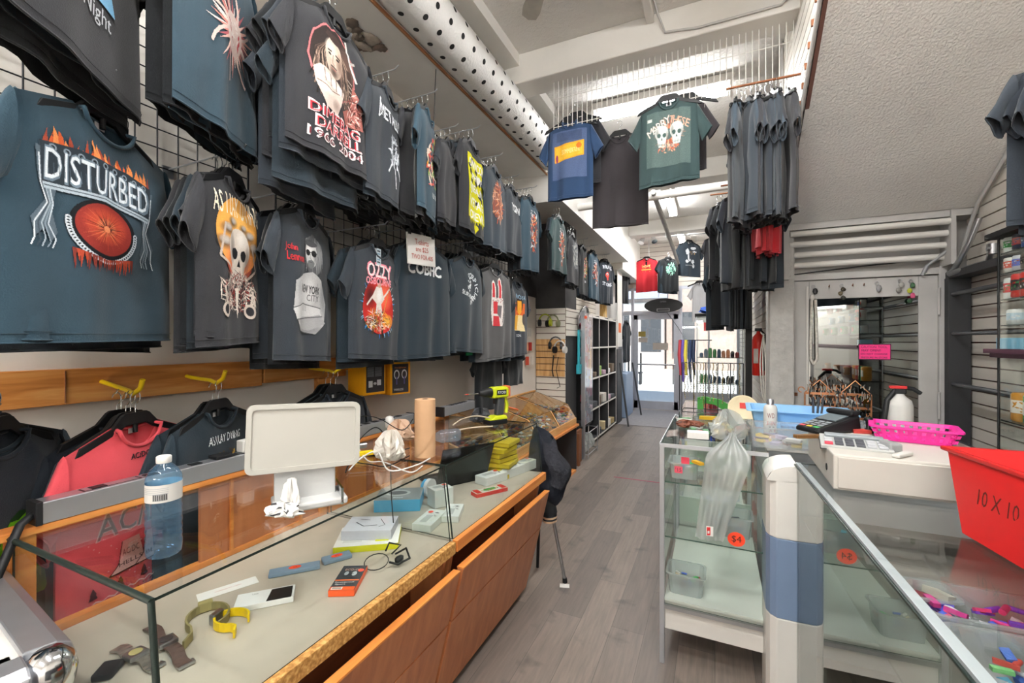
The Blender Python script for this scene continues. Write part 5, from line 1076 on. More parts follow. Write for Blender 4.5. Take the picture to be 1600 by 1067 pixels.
box_thing('leaflet_pad', 'grey white leaflet pad on top of the yellow box', 'leaflets', c2+Vector((-.01, .02, .025)), (.19, .14, .036), math.radians(28), ['c9cad3', 'd4d6de'], lambda a: a.L([(-.06, .01), (-.02, -.03), (.03, -.02)], .004, '2a2a2e').L([(-.05, .04), (-.01, .03)], .003, '4a4a4e').L([(.03, .04), (.06, -.02), (.04, -.04)], .0025, '2a2a2e'))
tag(MB().tube([(c2.x+.07, c2.y+.06, ZW+.06), (c2.x+.06, c2.y+.06, ZW+.16), (c2.x+.02, c2.y+.1, ZG-.01)], .0022, 5).build('thin_cable', 'black'), 'thin black cord rising from the leaflet pad to the glass', 'cord')
c = W_(615, 778)
box_thing('blue_box', 'bright blue boxed headphones with grey lid', 'box', Vector((-1.38, 1.70, ZW+.001)), (.21, .17, .055), math.radians(30), ['48a8d8', '8a9296'], lambda a: a.E(-.01, .01, .06, .04, 'b8c0c4', 20).E(-.01, .01, .045, .028, '5c646a', 18).T('Beat', .0, -.055, .018, 'd8eef8'))
t = empty('blue_headphones', 'blue and white headphone lying behind the blue box', 'headphones', (-1.33, 1.86, ZW+.045))
MB().cyl((-.02, 0, 0), (.0, 0, 0), .04, n=20).build('ear_cup', flat('4aa8dc'), t); MB().cyl((.0, 0, 0), (.02, 0, 0), .045, n=20).build('ear_cushion', flat('e8e8ea'), t)
# goods in the second case
def white_box(u, v, size, ang, label, dot=True, z=ZW+.001, lid='dfe2e0'):
    def f(a):
        a.R(-size[0]*.35, size[0]*.1, -size[1]*.1, size[1]*.25, 'b8bcbc').scrib(size[0]*.1, -size[1]*.1, size[0]*.2, size[1]*.2, 10, .003, ['3a3a3c', '9a9ea0'])
        if dot: a.E(size[0]*.28, size[1]*.22, .013, .011, 'f0503c', 14)
    return box_thing('gadget_box', label, 'box', onZ(u, v, z), size, math.radians(ang), ['d6d9d6', lid], f, bevel=.002)
white_box(688, 788, (.10, .08, .085), 62, 'white cube box at the left end of the second case', True)
white_box(672, 818, (.17, .085, .03), 100, 'long flat white box with orange dot at the front of the second case')
white_box(708, 806, (.15, .075, .028), 112, 'flat white box beside the long one in the second case', False)
box_thing('red_box', 'flat red and green box in the second case', 'box', onZ(765, 770, ZW+.001), (.19, .06, .02), math.radians(60), ['c8342c', 'd8d2c4'], lambda a: a.E(0, 0, .04, .018, '4a9a4a', 16).scrib(0, 0, .05, .02, 14, .004, ['d8b040', 'c83a30', '2a6a30']).R(-.09, -.06, -.028, .028, 'c8342c').R(.06, .09, -.028, .028, 'c8342c'))
white_box(768, 752, (.17, .09, .045), 72, 'white patterned gadget box behind the red one')
white_box(800, 740, (.20, .09, .05), 75, 'white gadget box with dark ovals on the right', True)
white_box(822, 733, (.12, .07, .055), 78, 'yellow green edged box at the far front of the second case', True, lid='d6d8c8')
yb = onZ(806, 728, ZW)
for k in range(7):
    box_thing('yellow_packet', 'yellow packet in the pile behind the white boxes', 'packet', Vector((-1.16+random.Random(k).uniform(-.01, .02), 2.36+random.Random(k+9).uniform(-.025, .02), ZW+.001+k*.029)), (.17, .13, .024), math.radians(84+random.Random(k).uniform(-13, 13)), ['c8b220', 'bfae30'],
              lambda a: a.R(-.09, .02, -.06, .05, 'c8b020').T('CABLE', .0, .0, .02, '4a4420').E(.07, .04, .02, .016, 'e8e4d0', 12), group='yellow packets piled in the second case', bevel=.003)
# laptop-like black terminal inside the second case
lp = empty('black_laptop', 'black open laptop standing inside the second glass case', 'laptop', (-1.37, 2.15, ZW+.001), math.radians(-119))
MB().box(-.16, .16, -.11, .11, 0, .016).build('keyboard_base', 'black', lp, .003)
mb = MB()
for i in range(13):
    for j in range(5): mb.box(-.145+i*.0225, -.127+i*.0225, -.05+j*.022, -.033+j*.022, .016, .019)
mb.build('keys', 'dkgrey', lp)
MB().box(-.16, .16, -.004, .004, 0, .23, 0, rotm((0, .11, .012), rx=-.38)).build('screen', 'black', lp, .002)
# ---------------------------------------------------------------- on top of the left counters
def power_strip(x, y0, y1, label, n):
    t = empty('power_strip', label, 'power strip', (x, y0, ZG+.013))
    L_ = y1-y0
    MB().box(-.028, .028, .012, L_-.012, 0, .058).build('housing', 'alu', t, .003)
    for y in (0, L_-.014): MB().box(-.031, .031, y, y+.014, -.001, .061).build('end_plate', 'black', t, .002)
    for k in range(n): MB().box(-.012, .016, .12+k*(L_-.2)/n, .155+k*(L_-.2)/n, .0575, .0605).build('socket', 'black', t)
    MB().box(-.018, .018, .10, .24, .0578, .0586).build('nameplate', 'black', t); MB().box(-.015, .015, .105, .235, .0586, .059).build('nameplate_face', 'alu', t)
    return t
power_strip(-1.635, .52, 1.38, 'long grey power strip on the back of the near counter', 5)
power_strip(-1.635, 1.42, 2.12, 'grey power strip with plugs behind the screen', 8)
power_strip(-1.60, 2.36, 2.78, 'short grey power strip right of the paper roll', 4)
tag(MB().tube([(-1.64, .53, ZG+.04), (-1.60, .49, ZG+.03), (-1.56, .43, .96), (-1.55, .36, .85), (-1.58, .28, .70)], .010, 8).build('power_cable', 'black'), 'thick black power cord curving down from the long power strip', 'cord')
pg = empty('usb_charger', 'white cube charger plugged on the long power strip', 'charger', (-1.635, 1.10, ZG+.074))
MB().prism([(-.02, -.02), (.02, -.02), (.024, .024), (-.024, .024)], 0, .045, 0).build('body', 'paper', pg, .004)
tag(MB().box(-1.66, -1.61, .98, 1.04, ZG+.072, ZG+.084).build('black_adapter', 'black', bevel=.003), 'small black adapter beside the white charger', 'adapter')
tag(MB().tube([(-1.635, 1.12, ZG+.08), (-1.61, 1.2, ZG+.076), (-1.63, 1.32, ZG+.076)], .003, 5).build('thin_cable', 'paper'), 'white charger cord on the power strip', 'cord')
# water bottle
bt = empty('water_bottle', 'blue plastic water bottle with white label and cap', 'bottle', (-1.165, .590, ZG+.0015))
prof = [(.030, .0), (.034, .004), (.0355, .02)]
for k in range(6): z = .03+k*.016; prof += [(.0355, z), (.0335, z+.006), (.0355, z+.012)]
prof += [(.0345, .130), (.0345, .168), (.0355, .172), (.034, .182), (.026, .198), (.016, .208), (.0125, .212), (.0125, .216)]
MB().lathe(prof, n=32).build('bottle_body', 'pet', bt)
MB().lathe([(.0352, .128), (.0352, .168)], n=32, cap=False).build('bottle_label', 'paper', bt)
a = Art().E(-.06, .0, .008, .009, '3fae7a', 14).R(.0, .028, -.015, .0, '8a8a8a')
for k in range(7): a.R(.001+k*.004, .003+k*.004, -.014, -.001, '2a2a2a')
for k in range(4): a.R(-.04, .03, .012-k*.004, .013-k*.004, 'a0a4aa')
a.build('label_print', lambda x, y, l: Vector((.0356*math.sin(x/.0355+.5), -.0356*math.cos(x/.0355+.5), .148+y)), bt, maxe=.006)
MB().lathe([(.0145, .212), (.015, .214), (.015, .226), (.013, .228)], n=24).build('bottle_cap', 'paper', bt)
# touch screen seen from its back
ms = empty('counter_screen', 'cream counter touch screen seen from behind on a white stand', 'screen', (-1.135, .955, ZG+.0015), math.atan2(.837, .547))
rr_ = lambda w, h, r: [(sx*(w/2-r)+r*math.cos(a), sz*(h/2-r)+r*math.sin(a)) for sx, sz, a0 in ((1, 1, 0), (-1, 1, PI/2), (-1, -1, PI), (1, -1, 1.5*PI)) for a in [a0+q*PI/8 for q in range(5)]]
Tm = rotm((0, 0, .205), rx=math.radians(-4), ry=math.radians(2))
mb = MB().prism(rr_(.315, .198, .02), -.010, .012, 0, 'y', Tm)
o1 = rr_(.315, .198, .02); i1 = rr_(.287, .170, .012); n_ = len(o1)
mb.add([Tm @ Vector((x, -.015, z)) for x, z in o1]+[Tm @ Vector((x, -.015, z)) for x, z in i1]+[Tm @ Vector((x, -.0095, z)) for x, z in o1]+[Tm @ Vector((x, -.0102, z)) for x, z in i1],
       [(i, (i+1) % n_, n_+(i+1) % n_, n_+i) for i in range(n_)]+[(2*n_+i, 2*n_+(i+1) % n_, (i+1) % n_, i) for i in range(n_)]+[(n_+i, n_+(i+1) % n_, 3*n_+(i+1) % n_, 3*n_+i) for i in range(n_)], 0)
mb.build('screen_back', 'cream', ms)
MB().hexa([(-.085, -.01, .0), (.085, -.01, .0), (.085, .02, .0), (-.085, .02, .0)], [(-.085, -.005, .13), (.085, -.005, .13), (.085, .010, .13), (-.085, .010, .13)]).build('stand', mat('white_plastic', 'bfc0bf', .35, var=.02), ms, .004)
MB().box(-.09, .11, -.07, .06, 0, .022).build('stand_base', M['white_plastic'], ms, .006)
MB().box(.09, .097, -.07, .04, .0, .05).build('silver_trim', 'chrome', ms)
# crumpled wrapper
def crumple(nm, label, cat, c, sx, sy, sz, mats, seed, n=26):
    r = random.Random(seed); mb = MB(); ph = [r.uniform(0, 6) for _ in range(6)]
    def f(a, b):
        an = 2*PI*a; q = math.sin(PI*b)**.7; k = 1+.25*math.sin(3*an+ph[0])+.22*math.sin(7*an+ph[1]+5*b)+r.uniform(-.14, .14)
        return Vector((c[0]+sx*q*k*math.cos(an), c[1]+sy*q*k*math.sin(an), c[2]+sz*(1-math.cos(PI*b))/2*(1+.3*math.sin(5*an+ph[2]))))
    mb.grid(f, n, 10, 0, False, True)
    for i in range(len(mb.m)): mb.m[i] = 1 if (len(mats) > 1 and r.random() < .12) else 0
    return tag(mb.build(nm, mats), label, cat)
crumple('silver_film', 'crumpled shiny film behind the hangers right of the price card', 'film', crumple_later, .04, .09, .13, [M['alu']], 91)
wp = onZ(445, 806, ZG); crumple('crumpled_wrapper', 'crumpled white wrapper with dark print in front of the screen', 'wrapper', (wp.x, wp.y, ZG+.002), .05, .035, .028, [flat('e0deda'), flat('3a3a3c')], 3)
crumple('crumpled_wrapper', 'upright crumpled white wrapper leaning on the screen base', 'wrapper', (wp.x-.01, wp.y+.03, ZG+.002), .022, .02, .075, [flat('e4e2de'), flat('8a8a8c')], 8)
wp = onZ(612, 720, ZG); crumple('crumpled_tissue', 'crumpled white plastic wad left of the paper roll', 'wrapper', (wp.x, wp.y, ZG+.002), .055, .045, .10, [flat('e0dad0'), flat('c8c0b4')], 12)
wp = onZ(628, 690, ZG); crumple('crumpled_bag', 'crumpled tan bag behind the white wad', 'bag', (wp.x-.02, wp.y, ZG+.002), .06, .05, .085, [flat('c8a890'), flat('a88868')], 14)
# cables
def cable(pts, r, m, label, nm='charging_cable'): return tag(MB().tube(smooth_path(pts), r, 6).build(nm, m), label, 'cable')
def smooth_path(P, k=6):
    P = [Vector(p) for p in P]; Q = [P[0]]+P+[P[-1]]; o = []
    for i in range(1, len(Q)-2):
        for j in range(k):
            t = j/k; a, b, c, d = Q[i-1:i+3]
            o.append(.5*((2*b)+(c-a)*t+(2*a-5*b+4*c-d)*t*t+(3*b-a-3*c+d)*t**3))
    return o+[P[-1]]
G = lambda u, v, h=.006: onZ(u, v, ZG+h)
cable([G(545, 735), G(565, 715, .03), G(590, 706, .04), G(608, 735), G(650, 727), G(672, 716)], .0032, 'paper', 'white cable looping from the screen to the paper roll')
cable([G(540, 738), G(560, 690, .05), G(585, 668, .10), G(600, 680, .09), G(596, 705, .03), G(620, 705, .03), G(640, 700, .01)], .0026, 'black', 'black cable tangled right of the screen')
cable([G(545, 726), G(552, 660, .08), G(570, 650, .12), G(595, 655, .11), G(628, 672, .09), G(645, 655, .08)], .0026, 'black', 'second black cable arching to the power strip')
cable([G(540, 720), G(575, 725), G(605, 728), G(640, 712)], .0024, 'black', 'black cable lying flat on the near glass')
cable([G(560, 700, .02), G(575, 720, .004), G(600, 722, .004), G(640, 738, .004), G(660, 728, .004)], .0028, 'paper', 'short white cable end lying on the glass')
cable([G(708, 664, .07), G(722, 655, .07), G(745, 650, .06), G(775, 655, .03)], .0040, mat('beige_cable', 'c8b8a0', .5), 'beige cable running from the short power strip to the drill')
cable([G(716, 672, .02), G(740, 668, .02), G(770, 666, .02)], .0040, M['beige_cable'], 'second beige cable running to the drill foot')
tag(MB().lathe([(.020, 0), (.022, .03), (.018, .05), (.008, .055)], G(616, 668, .07)-Vector((.03, 0, 0)), n=16).build('white_plug', 'paper'), 'white round plug on the power strip left of the paper roll', 'plug')
tag(MB().box(-.04, .04, -.012, .012, 0, .02).build('yellow_marker', 'yellow', loc=G(568, 712), rotz=1.0, bevel=.004), 'yellow marker under the white cable', 'marker')
tag(MB().cyl((-.035, 0, .015), (.035, 0, .015), .014, n=12).build('steel_tube', 'steel', loc=G(560, 702), rotz=1.1), 'short steel tube beside the yellow marker', 'tube')
# kraft roll
kr = empty('paper_roll', 'brown kraft paper roll standing on the second glass case', 'paper roll', (-1.135, 1.565, ZG+.0015))
MB().cyl((0, 0, 0), (0, 0, .245), .044, n=36).build('roll', 'kraft', kr)
MB().cyl((0, 0, .2452), (0, 0, .2460), .017, n=20).cyl((0, 0, .246), (0, 0, .2465), .012, n=20, mi=1).build('core', ['kraft', 'hole'], kr)
MB().grid(lambda a, b: Vector(((.045+.004*a)*math.cos(-2.4+a*2.2), (.045+.004*a)*math.sin(-2.4+a*2.2), .235*b*(1-.55*a*a)+.0+.10*a*a*(1-b))), 14, 6).build('loose_edge', 'kraft', kr)
# clear bottle on its side
cbp = G(712, 690, .001); cb = empty('clear_bottle', 'small clear bottle lying on the second glass case', 'bottle', (cbp.x, cbp.y, ZG+.034), math.radians(200)); cb.rotation_euler = (0, PI/2, math.radians(230))
MB().lathe([(.026, -.02), (.032, -.012), (.032, .03), (.030, .035), (.032, .04), (.032, .07), (.022, .095), (.013, .105), (.013, .115)], n=24).build('bottle_body', 'petc', cb)
MB().lathe([(.015, .112), (.015, .125)], n=20).build('bottle_cap', flat('8fb8e0'), cb)
# cordless drill
dl = empty('cordless_drill', 'lime green and black cordless drill standing on its battery', 'drill', (-1.19, 2.36, ZG+.0015), math.radians(62))
lime = mat('lime_plastic', 'c2cc1e', .4, var=.02)
MB().box(-.075, .055, -.038, .038, 0, .028).build('battery', 'black', dl, .006); MB().hexa([(-.07, -.036, .028), (.06, -.036, .028), (.06, .036, .028), (-.07, .036, .028)], [(-.03, -.03, .052), (.05, -.03, .052), (.05, .03, .052), (-.03, .03, .052)]).build('battery_mount', lime, dl, .006)
MB().hexa([(-.012, -.018, .05), (.040, -.018, .05), (.040, .018, .05), (-.012, .018, .05)], [(.0, -.02, .165), (.05, -.02, .165), (.05, .02, .165), (.0, .02, .165)]).build('grip', 'dkgrey', dl, .008)
MB().box(-.045, .075, -.030, .030, .155, .222).build('motor_housing', lime, dl, .012); MB().box(-.02, .05, -.0315, -.0305, .175, .205).build('name_plate', 'black', dl)
Art().T('RYOBI', .015, .19, .016, 'e8e8e8', wide=.056).build('lettering', lambda x, z, l: Vector((x, -.033-l*.3, z)), dl, maxe=9)
MB().cyl((-.045, 0, .19), (-.085, 0, .19), .029, .026, 24).cyl((-.085, 0, .19), (-.125, 0, .19), .026, .014, 24).build('chuck', 'black', dl)
MB().cyl((-.125, 0, .19), (-.20, 0, .19), .003, .002, 8).build('drill_bit', 'chrome', dl); MB().cyl((-.2, 0, .19), (-.225, 0, .19), .004, .001, 8).build('bit_tip', flat('b03a30'), dl)
MB().tube([(.06, 0, .16), (.075, 0, .11), (.068, 0, .06)], .012, 8).build('rear_guard', lime, dl); MB().box(-.022, -.008, -.01, .01, .12, .15).build('trigger', 'black', dl, .003)
MB().box(.055, .085, -.028, .028, .16, .225).build('rear_cap', flat('c86a3a'), dl, .006)
crumple('dark_cloth', 'dark crumpled glove beside the drill', 'glove', (-1.30, 2.36, ZG+.002), .06, .05, .07, [M['dkgrey']], 21)
# aluminium case at the bottom left corner
ac = empty('aluminium_case', 'aluminium framed glass case at the bottom left corner', 'display case', (-1.085, .395, -.02), math.radians(-7))
w_, d_ = .9, .75
MB().box(-w_, 0, -d_, 0, .12, .93).build('case_body', mat('pale_grey_laminate', 'c6cad0', .4), ac)
mb = MB()
def prof_bar(mb, p0, p1, inw, r=.045):
    p0, p1 = Vector(p0), Vector(p1); pts = [(0, 0), (0, -.05), (.012, -.075), (r+.015, -.02)]
    d = (p1-p0).normalized(); n = Vector(inw)
    P = [(q*1.0, z) for q, z in [(0.0, -.085), (-.018, -.06), (-.024, -.035), (-.016, -.012), (0.004, 0.0), (.05, .003), (.05, -.02), (.012, -.085)]]
    k = len(P); vs = [p+n*a+Vector((0, 0, z)) for p in (p0, p1) for a, z in P]
    mb.add(vs, [(i, (i+1) % k, k+(i+1) % k, k+i) for i in range(k)]+[tuple(range(k))[::-1], tuple(range(k, 2*k))], 0, False)
prof_bar(mb, (-w_, 0, 1.0), (-.05, 0, 1.0), (0, -1, 0)); prof_bar(mb, (0, -.05, 1.0), (0, -d_, 1.0), (-1, 0, 0))
mb.build('frame_rail', 'alu', ac, .004)
MB().lathe([(.026, -.088), (.036, -.06), (.040, -.035), (.034, -.012), (.02, .004), (.0, .008)], (-.022, -.022, 1.0), n=32, cap=False).build('corner_cap', 'chrome', ac)
MB().box(-w_, -.05, -.085, -.05, .975, .992).box(-.085, -.05, -d_, -.06, .975, .992).build('inner_trim', 'paper', ac)
MB().pane((-w_, -d_, .982), (-.07, -d_, .982), (-.07, -.07, .982), (-w_, -.07, .982), .005).build('top_glass', ['glass', 'gedge'], ac)
MB().box(-w_+.05, -.1, -d_+.05, -.1, .931, .94).build('lining', 'counter', ac)
# ---------------------------------------------------------------- slanted bin case and low table on the left
lt = empty('low_table', 'low wooden table with black inside carrying the slanted bins', 'table', (0, 0, 0))
MB().box(XL+.02, -1.47, 2.85, 5.10, .545, .570).build('table_top', 'edge', lt, .003)
for y in (2.86, 4.10, 5.07): MB().box(XL+.05, -1.50, y, y+.02, .03, .545).build('leg_panel', 'edge' if y < 5 else 'dark', lt)
MB().box(XL+.03, XL+.05, 2.87, 5.08, .03, .545).build('back_panel', 'dark', lt); MB().box(XL+.05, -1.5, 2.87, 5.08, 0, .03).build('bottom_panel', 'edge', lt)
MB().box(-1.76, -1.74, 4.12, 5.06, .03, .54).build('inner_door', 'dark', lt)
bc = empty('slanted_bin_case', 'long pine bin case with slanted glass lids', 'bin case', (0, 0, 0))
PR = [(XL+.015, .572), (-1.50, .572), (-1.50, .64), (-1.60, .80), (XL+.03, .93), (XL+.015, .93)]
for y in (2.62, 3.22, 3.84, 4.46, 5.05): MB().prism(PR, y, y+.022, 0, 'y').build('divider', 'pine', bc, .002)
MB().box(-1.515, -1.495, 2.62, 5.07, .572, .645).build('front_board', 'pine', bc, .002); MB().box(XL+.012, XL+.034, 2.62, 5.07, .572, .95).build('back_board', 'pine', bc, .002)
for y in (2.645, 3.245, 3.865, 4.485):
    MB().pane((-1.60, y, .805), (-1.60, y+.57, .805), (XL+.04, y+.57, .932), (XL+.04, y, .932), .004).build('lid_glass', ['glass', 'gedge'], bc)
    MB().pane((-1.505, y, .648), (-1.505, y+.57, .648), (-1.602, y+.57, .803), (-1.602, y, .803), .004).build('front_glass', ['glass', 'gedge'], bc)
r = random.Random(8); cols = ['5a6268', '9aa0a2', 'c8a030', 'b04038', '3f6a4a', '405a80', 'd0ccc0', '2c2e32', '7a5a3a', 'a8b0b4']
mb = MB()
for k in range(1500):
    x = r.uniform(XL+.06, -1.54); y = r.uniform(2.66, 5.03); s = r.uniform(.010, .024)
    if min(abs(y-q) for q in (3.23, 3.85, 4.47)) < .03: continue
    z = .585+r.uniform(0, .14 if x > -1.62 else .20)
    mb.box(-s, s, -s*.6, s*.6, -s*.3, s*.3, k % 10, rotm((x, y, z), r.uniform(0, 3), r.uniform(-.6, .6)))
tag(mb.build('assorted_trinkets', [flat(c) for c in cols]), 'heaped small badges and trinkets inside the slanted bins', 'trinkets', kind='stuff')
for k, (u, v) in enumerate(((758, 648), (776, 640), (812, 630), (828, 624))):
    p = onZ(u, v, .93); x = max(XL+.1, -1.95+.06*(k % 3)); y = 2.9+.55*k; z = .805+(-1.60-x)/(-1.60-(XL+.04))*.127+.006
    tag(MB().box(-.05, .05, -.03, .03, 0, .002, 0, rotm((0, 0, 0), .3*k, 0, .28)).build('price_tag', flat('f0663c'), loc=(x, y, z)), 'orange price tag on the slanted lids, %s the near end' % ['closest to', 'second from', 'third from', 'farthest from'][k], 'price tag')
# folding stand with the padded jacket
ts = empty('folding_stand', 'black folding stand leg sticking out behind the counter end', 'stand', (0, 0, 0))
MB().tube([(-1.02, 2.66, .80), (-.875, 2.711, .01)], .011, 8).build('leg', 'steel', ts); MB().tube([(-1.02, 2.66, .80), (-1.12, 2.60, .01)], .011, 8).build('leg', 'black', ts); MB().tube([(-1.02, 2.66, .80), (-1.10, 2.80, .01)], .011, 8).build('leg', 'black', ts)
MB().cyl((-.875, 2.711, 0), (-.878, 2.71, .03), .016, n=8).build('foot', 'black', ts)
jk = empty('padded_jacket', 'dark quilted jacket with striped cuff hanging at the counter end', 'jacket', (0, 0, 0))
def jf(a, b):
    an = 2*PI*a; q = math.sin(PI*min(1, b*1.0))**.55*(1+.08*math.sin(5*an+9*b)); cx = -1.075+.09*math.sin(b*2.6); cy = 2.72; rx = .115+.03*b+.012*math.sin(16*b)
    return Vector((cx+rx*q*math.cos(an), cy+.10*q*math.sin(an)+.02*math.sin(14*b), .97-.52*b+.02*math.sin(3*an)))
MB().grid(jf, 26, 26, 0, True, True).build('jacket_body', mat('quilted_navy', '171b24', .75, bump=.5, bscale=22, spec=.2), jk)
MB().grid(lambda a, b: jf(.80+a*.34, .12+b*.52)+Vector((.012, -.035, 0)), 8, 12).build('lining', mat('grey_quilt', '26272d', .85, bump=.6, bscale=40, spec=.2), jk)
MB().cyl((-1.02, 2.69, .60), (-.975, 2.70, .43), .065, .05, 16).build('sleeve', mat('black_sleeve', '16181c', .8), jk)
mb = MB()
for k in range(4): z = .43-k*.012; mb.cyl((-.975, 2.70, z), (-.974, 2.70, z-.012), .046, n=16, mi=k % 2)
mb.build('cuff', [flat('16181c'), flat('c8a888')], jk)
tag(MB().box(-.03, .03, -.022, .022, 0, .002).build('paper_scrap', 'paper', loc=(-.865, 2.67, .001), rotz=.3), 'small white paper scrap on the floor by the stand foot', 'paper scrap')
# things at the pillar
def headset(c, rz, label, col, sc=1):
    t = empty('headphones', label, 'headphones', c, rz); t.scale = (sc,)*3
    MB().tube([(.075*math.cos(q), 0, .085*math.sin(q)) for q in [k*PI/10 for k in range(11)]], .009, 8).build('headband', col, t)
    for s in (-1, 1): MB().cyl((s*.085, 0, -.02), (s*.055, 0, -.02), .042, n=18).build('ear_cup', 'black' if s < 0 else col, t)
headset((-1.90, 5.09, 1.80), .1, 'black and lime headphones at the top of the slat pillar', flat('a8b030')); headset((-1.80, 5.09, 1.79), -.1, 'grey and lime headphones beside the black pair', flat('8a8c6a'))
headset((-1.76, 5.08, 1.52), .2, 'white and black headphones on the slat pillar', M['dkgrey']); headset((-1.70, 5.06, 1.47), -.2, 'all white headphones on the slat pillar', M['paper'])
tag(MB().tube([(-1.80, 5.12, 1.38), (-1.81, 5.10, 1.2), (-1.80, 5.11, 1.12)], .008, 5).tube([(-1.74, 5.12, 1.36), (-1.76, 5.1, 1.2), (-1.71, 5.1, 1.0), (-1.75, 5.1, .98)], .004, 5).build('hanging_earphones', 'black'), 'thin black earphones hanging on the tan slat panel', 'earphones')
t = empty('round_tin', 'shiny oval tray leaning at the pillar top corner', 'tray', (-1.60, 5.72, 1.86)); t.rotation_euler = (.2, .2, -.1)
MB().lathe([(.0, -.01), (.15, -.01), (.17, .015), (.165, .018), (.15, .0)], n=30, M4=Matrix.Rotation(PI/2, 4, 'Y')).build('tray_body', 'chrome', t)
for k in range(6): tag(MB().box(-.03, .03, -.004, .004, -.05, .05).build('blister_pack', flat(['d8603a', 'c8c4bc', 'b83a34', 'e0a080', 'c8503a', 'd8d0c4'][k]), loc=(XL+.03+.03*(k % 2), 4.72+.09*(k % 3), 1.66-.17*(k//2)), rotz=PI/2-.2), 'small orange and white blister pack on the wall left of the slat pillar', 'blister pack', 'blister packs left of the slat pillar')
# clear display panel with packets, cubby shelf
cp = empty('clear_display_rack', 'tall clear plastic display rack full of small packets', 'display rack', (0, 0, 0))
MB().pane((-1.56, 5.66, .45), (-1.56, 6.08, .45), (-1.56, 6.08, 1.93), (-1.56, 5.66, 1.93), .004).build('front_pane', ['clear', 'alu'], cp); MB().box(-1.60, -1.55, 5.64, 5.66, .0, 1.95).build('frame_post', 'alu', cp)
MB().box(-1.99, -1.58, 5.64, 6.10, .40, .43).box(-1.99, -1.975, 5.64, 6.10, 0, 1.95).build('rack_shelf', 'dark', cp)
r = random.Random(5); mb = MB(); cc = ['b8a8c8', '8a9ab8', 'c85a78', 'd8d0cc', 'a8b8c8', 'b04858', 'e0dce8', '6a7a9a']
for k in range(190):
    y = r.uniform(5.70, 6.05); z = .46+1.42*((k//14)/13)+r.uniform(-.03, .03); mb.box(-.004, .004, -.035, .035, -.045, .045, k % 8, rotm((-1.60+r.uniform(-.02, .012), y, z), r.uniform(-.3, .3), r.uniform(-.4, .4)))
tag(mb.build('small_packets', [flat(c) for c in cc]), 'rows of small coloured packets behind the clear rack pane', 'packets', kind='stuff')
tag(MB().cyl((-1.5, 5.50, 1.86), (-1.5, 5.49, 1.86), .02, n=10).build('round_sticker', flat('f0603c')), 'round orange sticker at the top of the clear rack', 'sticker')
tag(MB().box(-1.62, -1.60, 5.54, 5.60, 1.2, 1.7).box(-1.63, -1.59, 5.52, 5.63, 1.13, 1.25).build('turquoise_lanyard', flat('3ab0c0')), 'turquoise strap hanging left of the clear rack', 'strap')
wr = empty('low_wire_rack', 'low wire rack with clear bags at the foot of the clear rack', 'rack', (0, 0, 0))
mb = MB()
for z in (.05, .34): mb.tube([(-1.99, 5.7, z), (-1.52, 5.7, z), (-1.52, 6.2, z), (-1.99, 6.2, z)], .006, 5, 0, True)
for y in (5.7, 6.2):
    for x in (-1.99, -1.52): mb.cyl((x, y, 0), (x, y, .36), .007, n=6)
mb.build('wire_frame', 'alu', wr)
for k in range(5): crumple('clear_bag', 'crumpled clear bag in the low wire rack', 'bag', (-1.62-.05*(k % 2), 5.76+k*.09, .06+.004), .07, .05, .16, [M['bag']], 30+k)['group'] = 'clear bags in the low wire rack'
tag(MB().box(-1.60, -1.57, 5.28, 5.56, .0, .42, 0).box(-1.57, -1.53, 5.3, 5.36, 0, .40).build('wood_offcut', 'brown'), 'weathered boards leaning at the foot of the black pillar', 'boards')
cs_ = empty('cubby_shelf', 'black cubby shelf unit with white edges', 'shelf unit', (0, 0, 0))
Y0, Y1, X0_, X1_ = 6.25, 8.2, -2.03, -1.66
MB().box(X0_, X0_+.01, Y0, Y1, .05, 1.95).build('back_panel', 'dark', cs_)
for k in range(4):
    y = Y0+k*(Y1-Y0)/3; MB().box(X0_, X1_-.004, y-.012, y+.012, .05, 1.95, 0).box(X1_-.004, X1_, y-.014, y+.014, .05, 1.95, 1).build('upright', ['dark', 'white'], cs_)
for k in range(5):
    z = .06+k*.465; MB().box(X0_, X1_-.004, Y0, Y1, z-.011, z+.011, 0).box(X1_-.004, X1_, Y0, Y1, z-.012, z+.012, 1).build('shelf', ['dark', 'white'], cs_)
r = random.Random(3)
GOODS = ['d0ccc4', 'a8946a', '8ab058', 'c8a8b8', '4a4c52', 'c8b890', 'd8d8d8', '6a5a4a']
for c_ in range(3):
    for s_ in range(4):
        for k in range(r.choice((1, 2, 2)) if s_ < 3 else (1 if c_ == 0 else 0)):
            w = r.uniform(.12, .24); h = r.uniform(.06, .16); col = GOODS[(c_*4+s_*3+k) % 8]
            y = Y0+(c_+.28+.45*k)*(Y1-Y0)/3; z = .072+s_*.465
            tag(MB().box(-.12, .12, -w/2, w/2, 0, h).build('packed_goods', flat(col), loc=(-1.80, y, z), rotz=r.uniform(-.2, .2), bevel=.01),
                '%s bundle in the cubby shelf, %s row, %s column' % (['pale', 'tan', 'green', 'pink', 'dark', 'sand', 'white', 'brown'][(c_*4+s_*3+k) % 8], ['bottom', 'second', 'third', 'top'][s_], ['near', 'middle', 'far'][c_]), 'goods', 'packed goods in the cubby shelf')
tag(MB().box(-1.70, -1.62, 6.16, 6.24, 1.0, 1.45).box(-1.66, -1.6, 6.1, 6.2, .78, 1.0, 1).build('yellow_pennant', [flat('e0b020'), flat('b83a70')]), 'yellow and pink pennants hanging at the cubby shelf corner', 'pennants')
mb = MB().box(-1.66, -1.655, 8.3, 8.75, 1.45, 2.9); mb.box(-1.99, -1.66, 8.3, 8.75, 0, 1.4, 1)
tag(mb.build('white_board_panel', ['white', 'dark']), 'white board with orange mark beyond the cubby shelf', 'board')
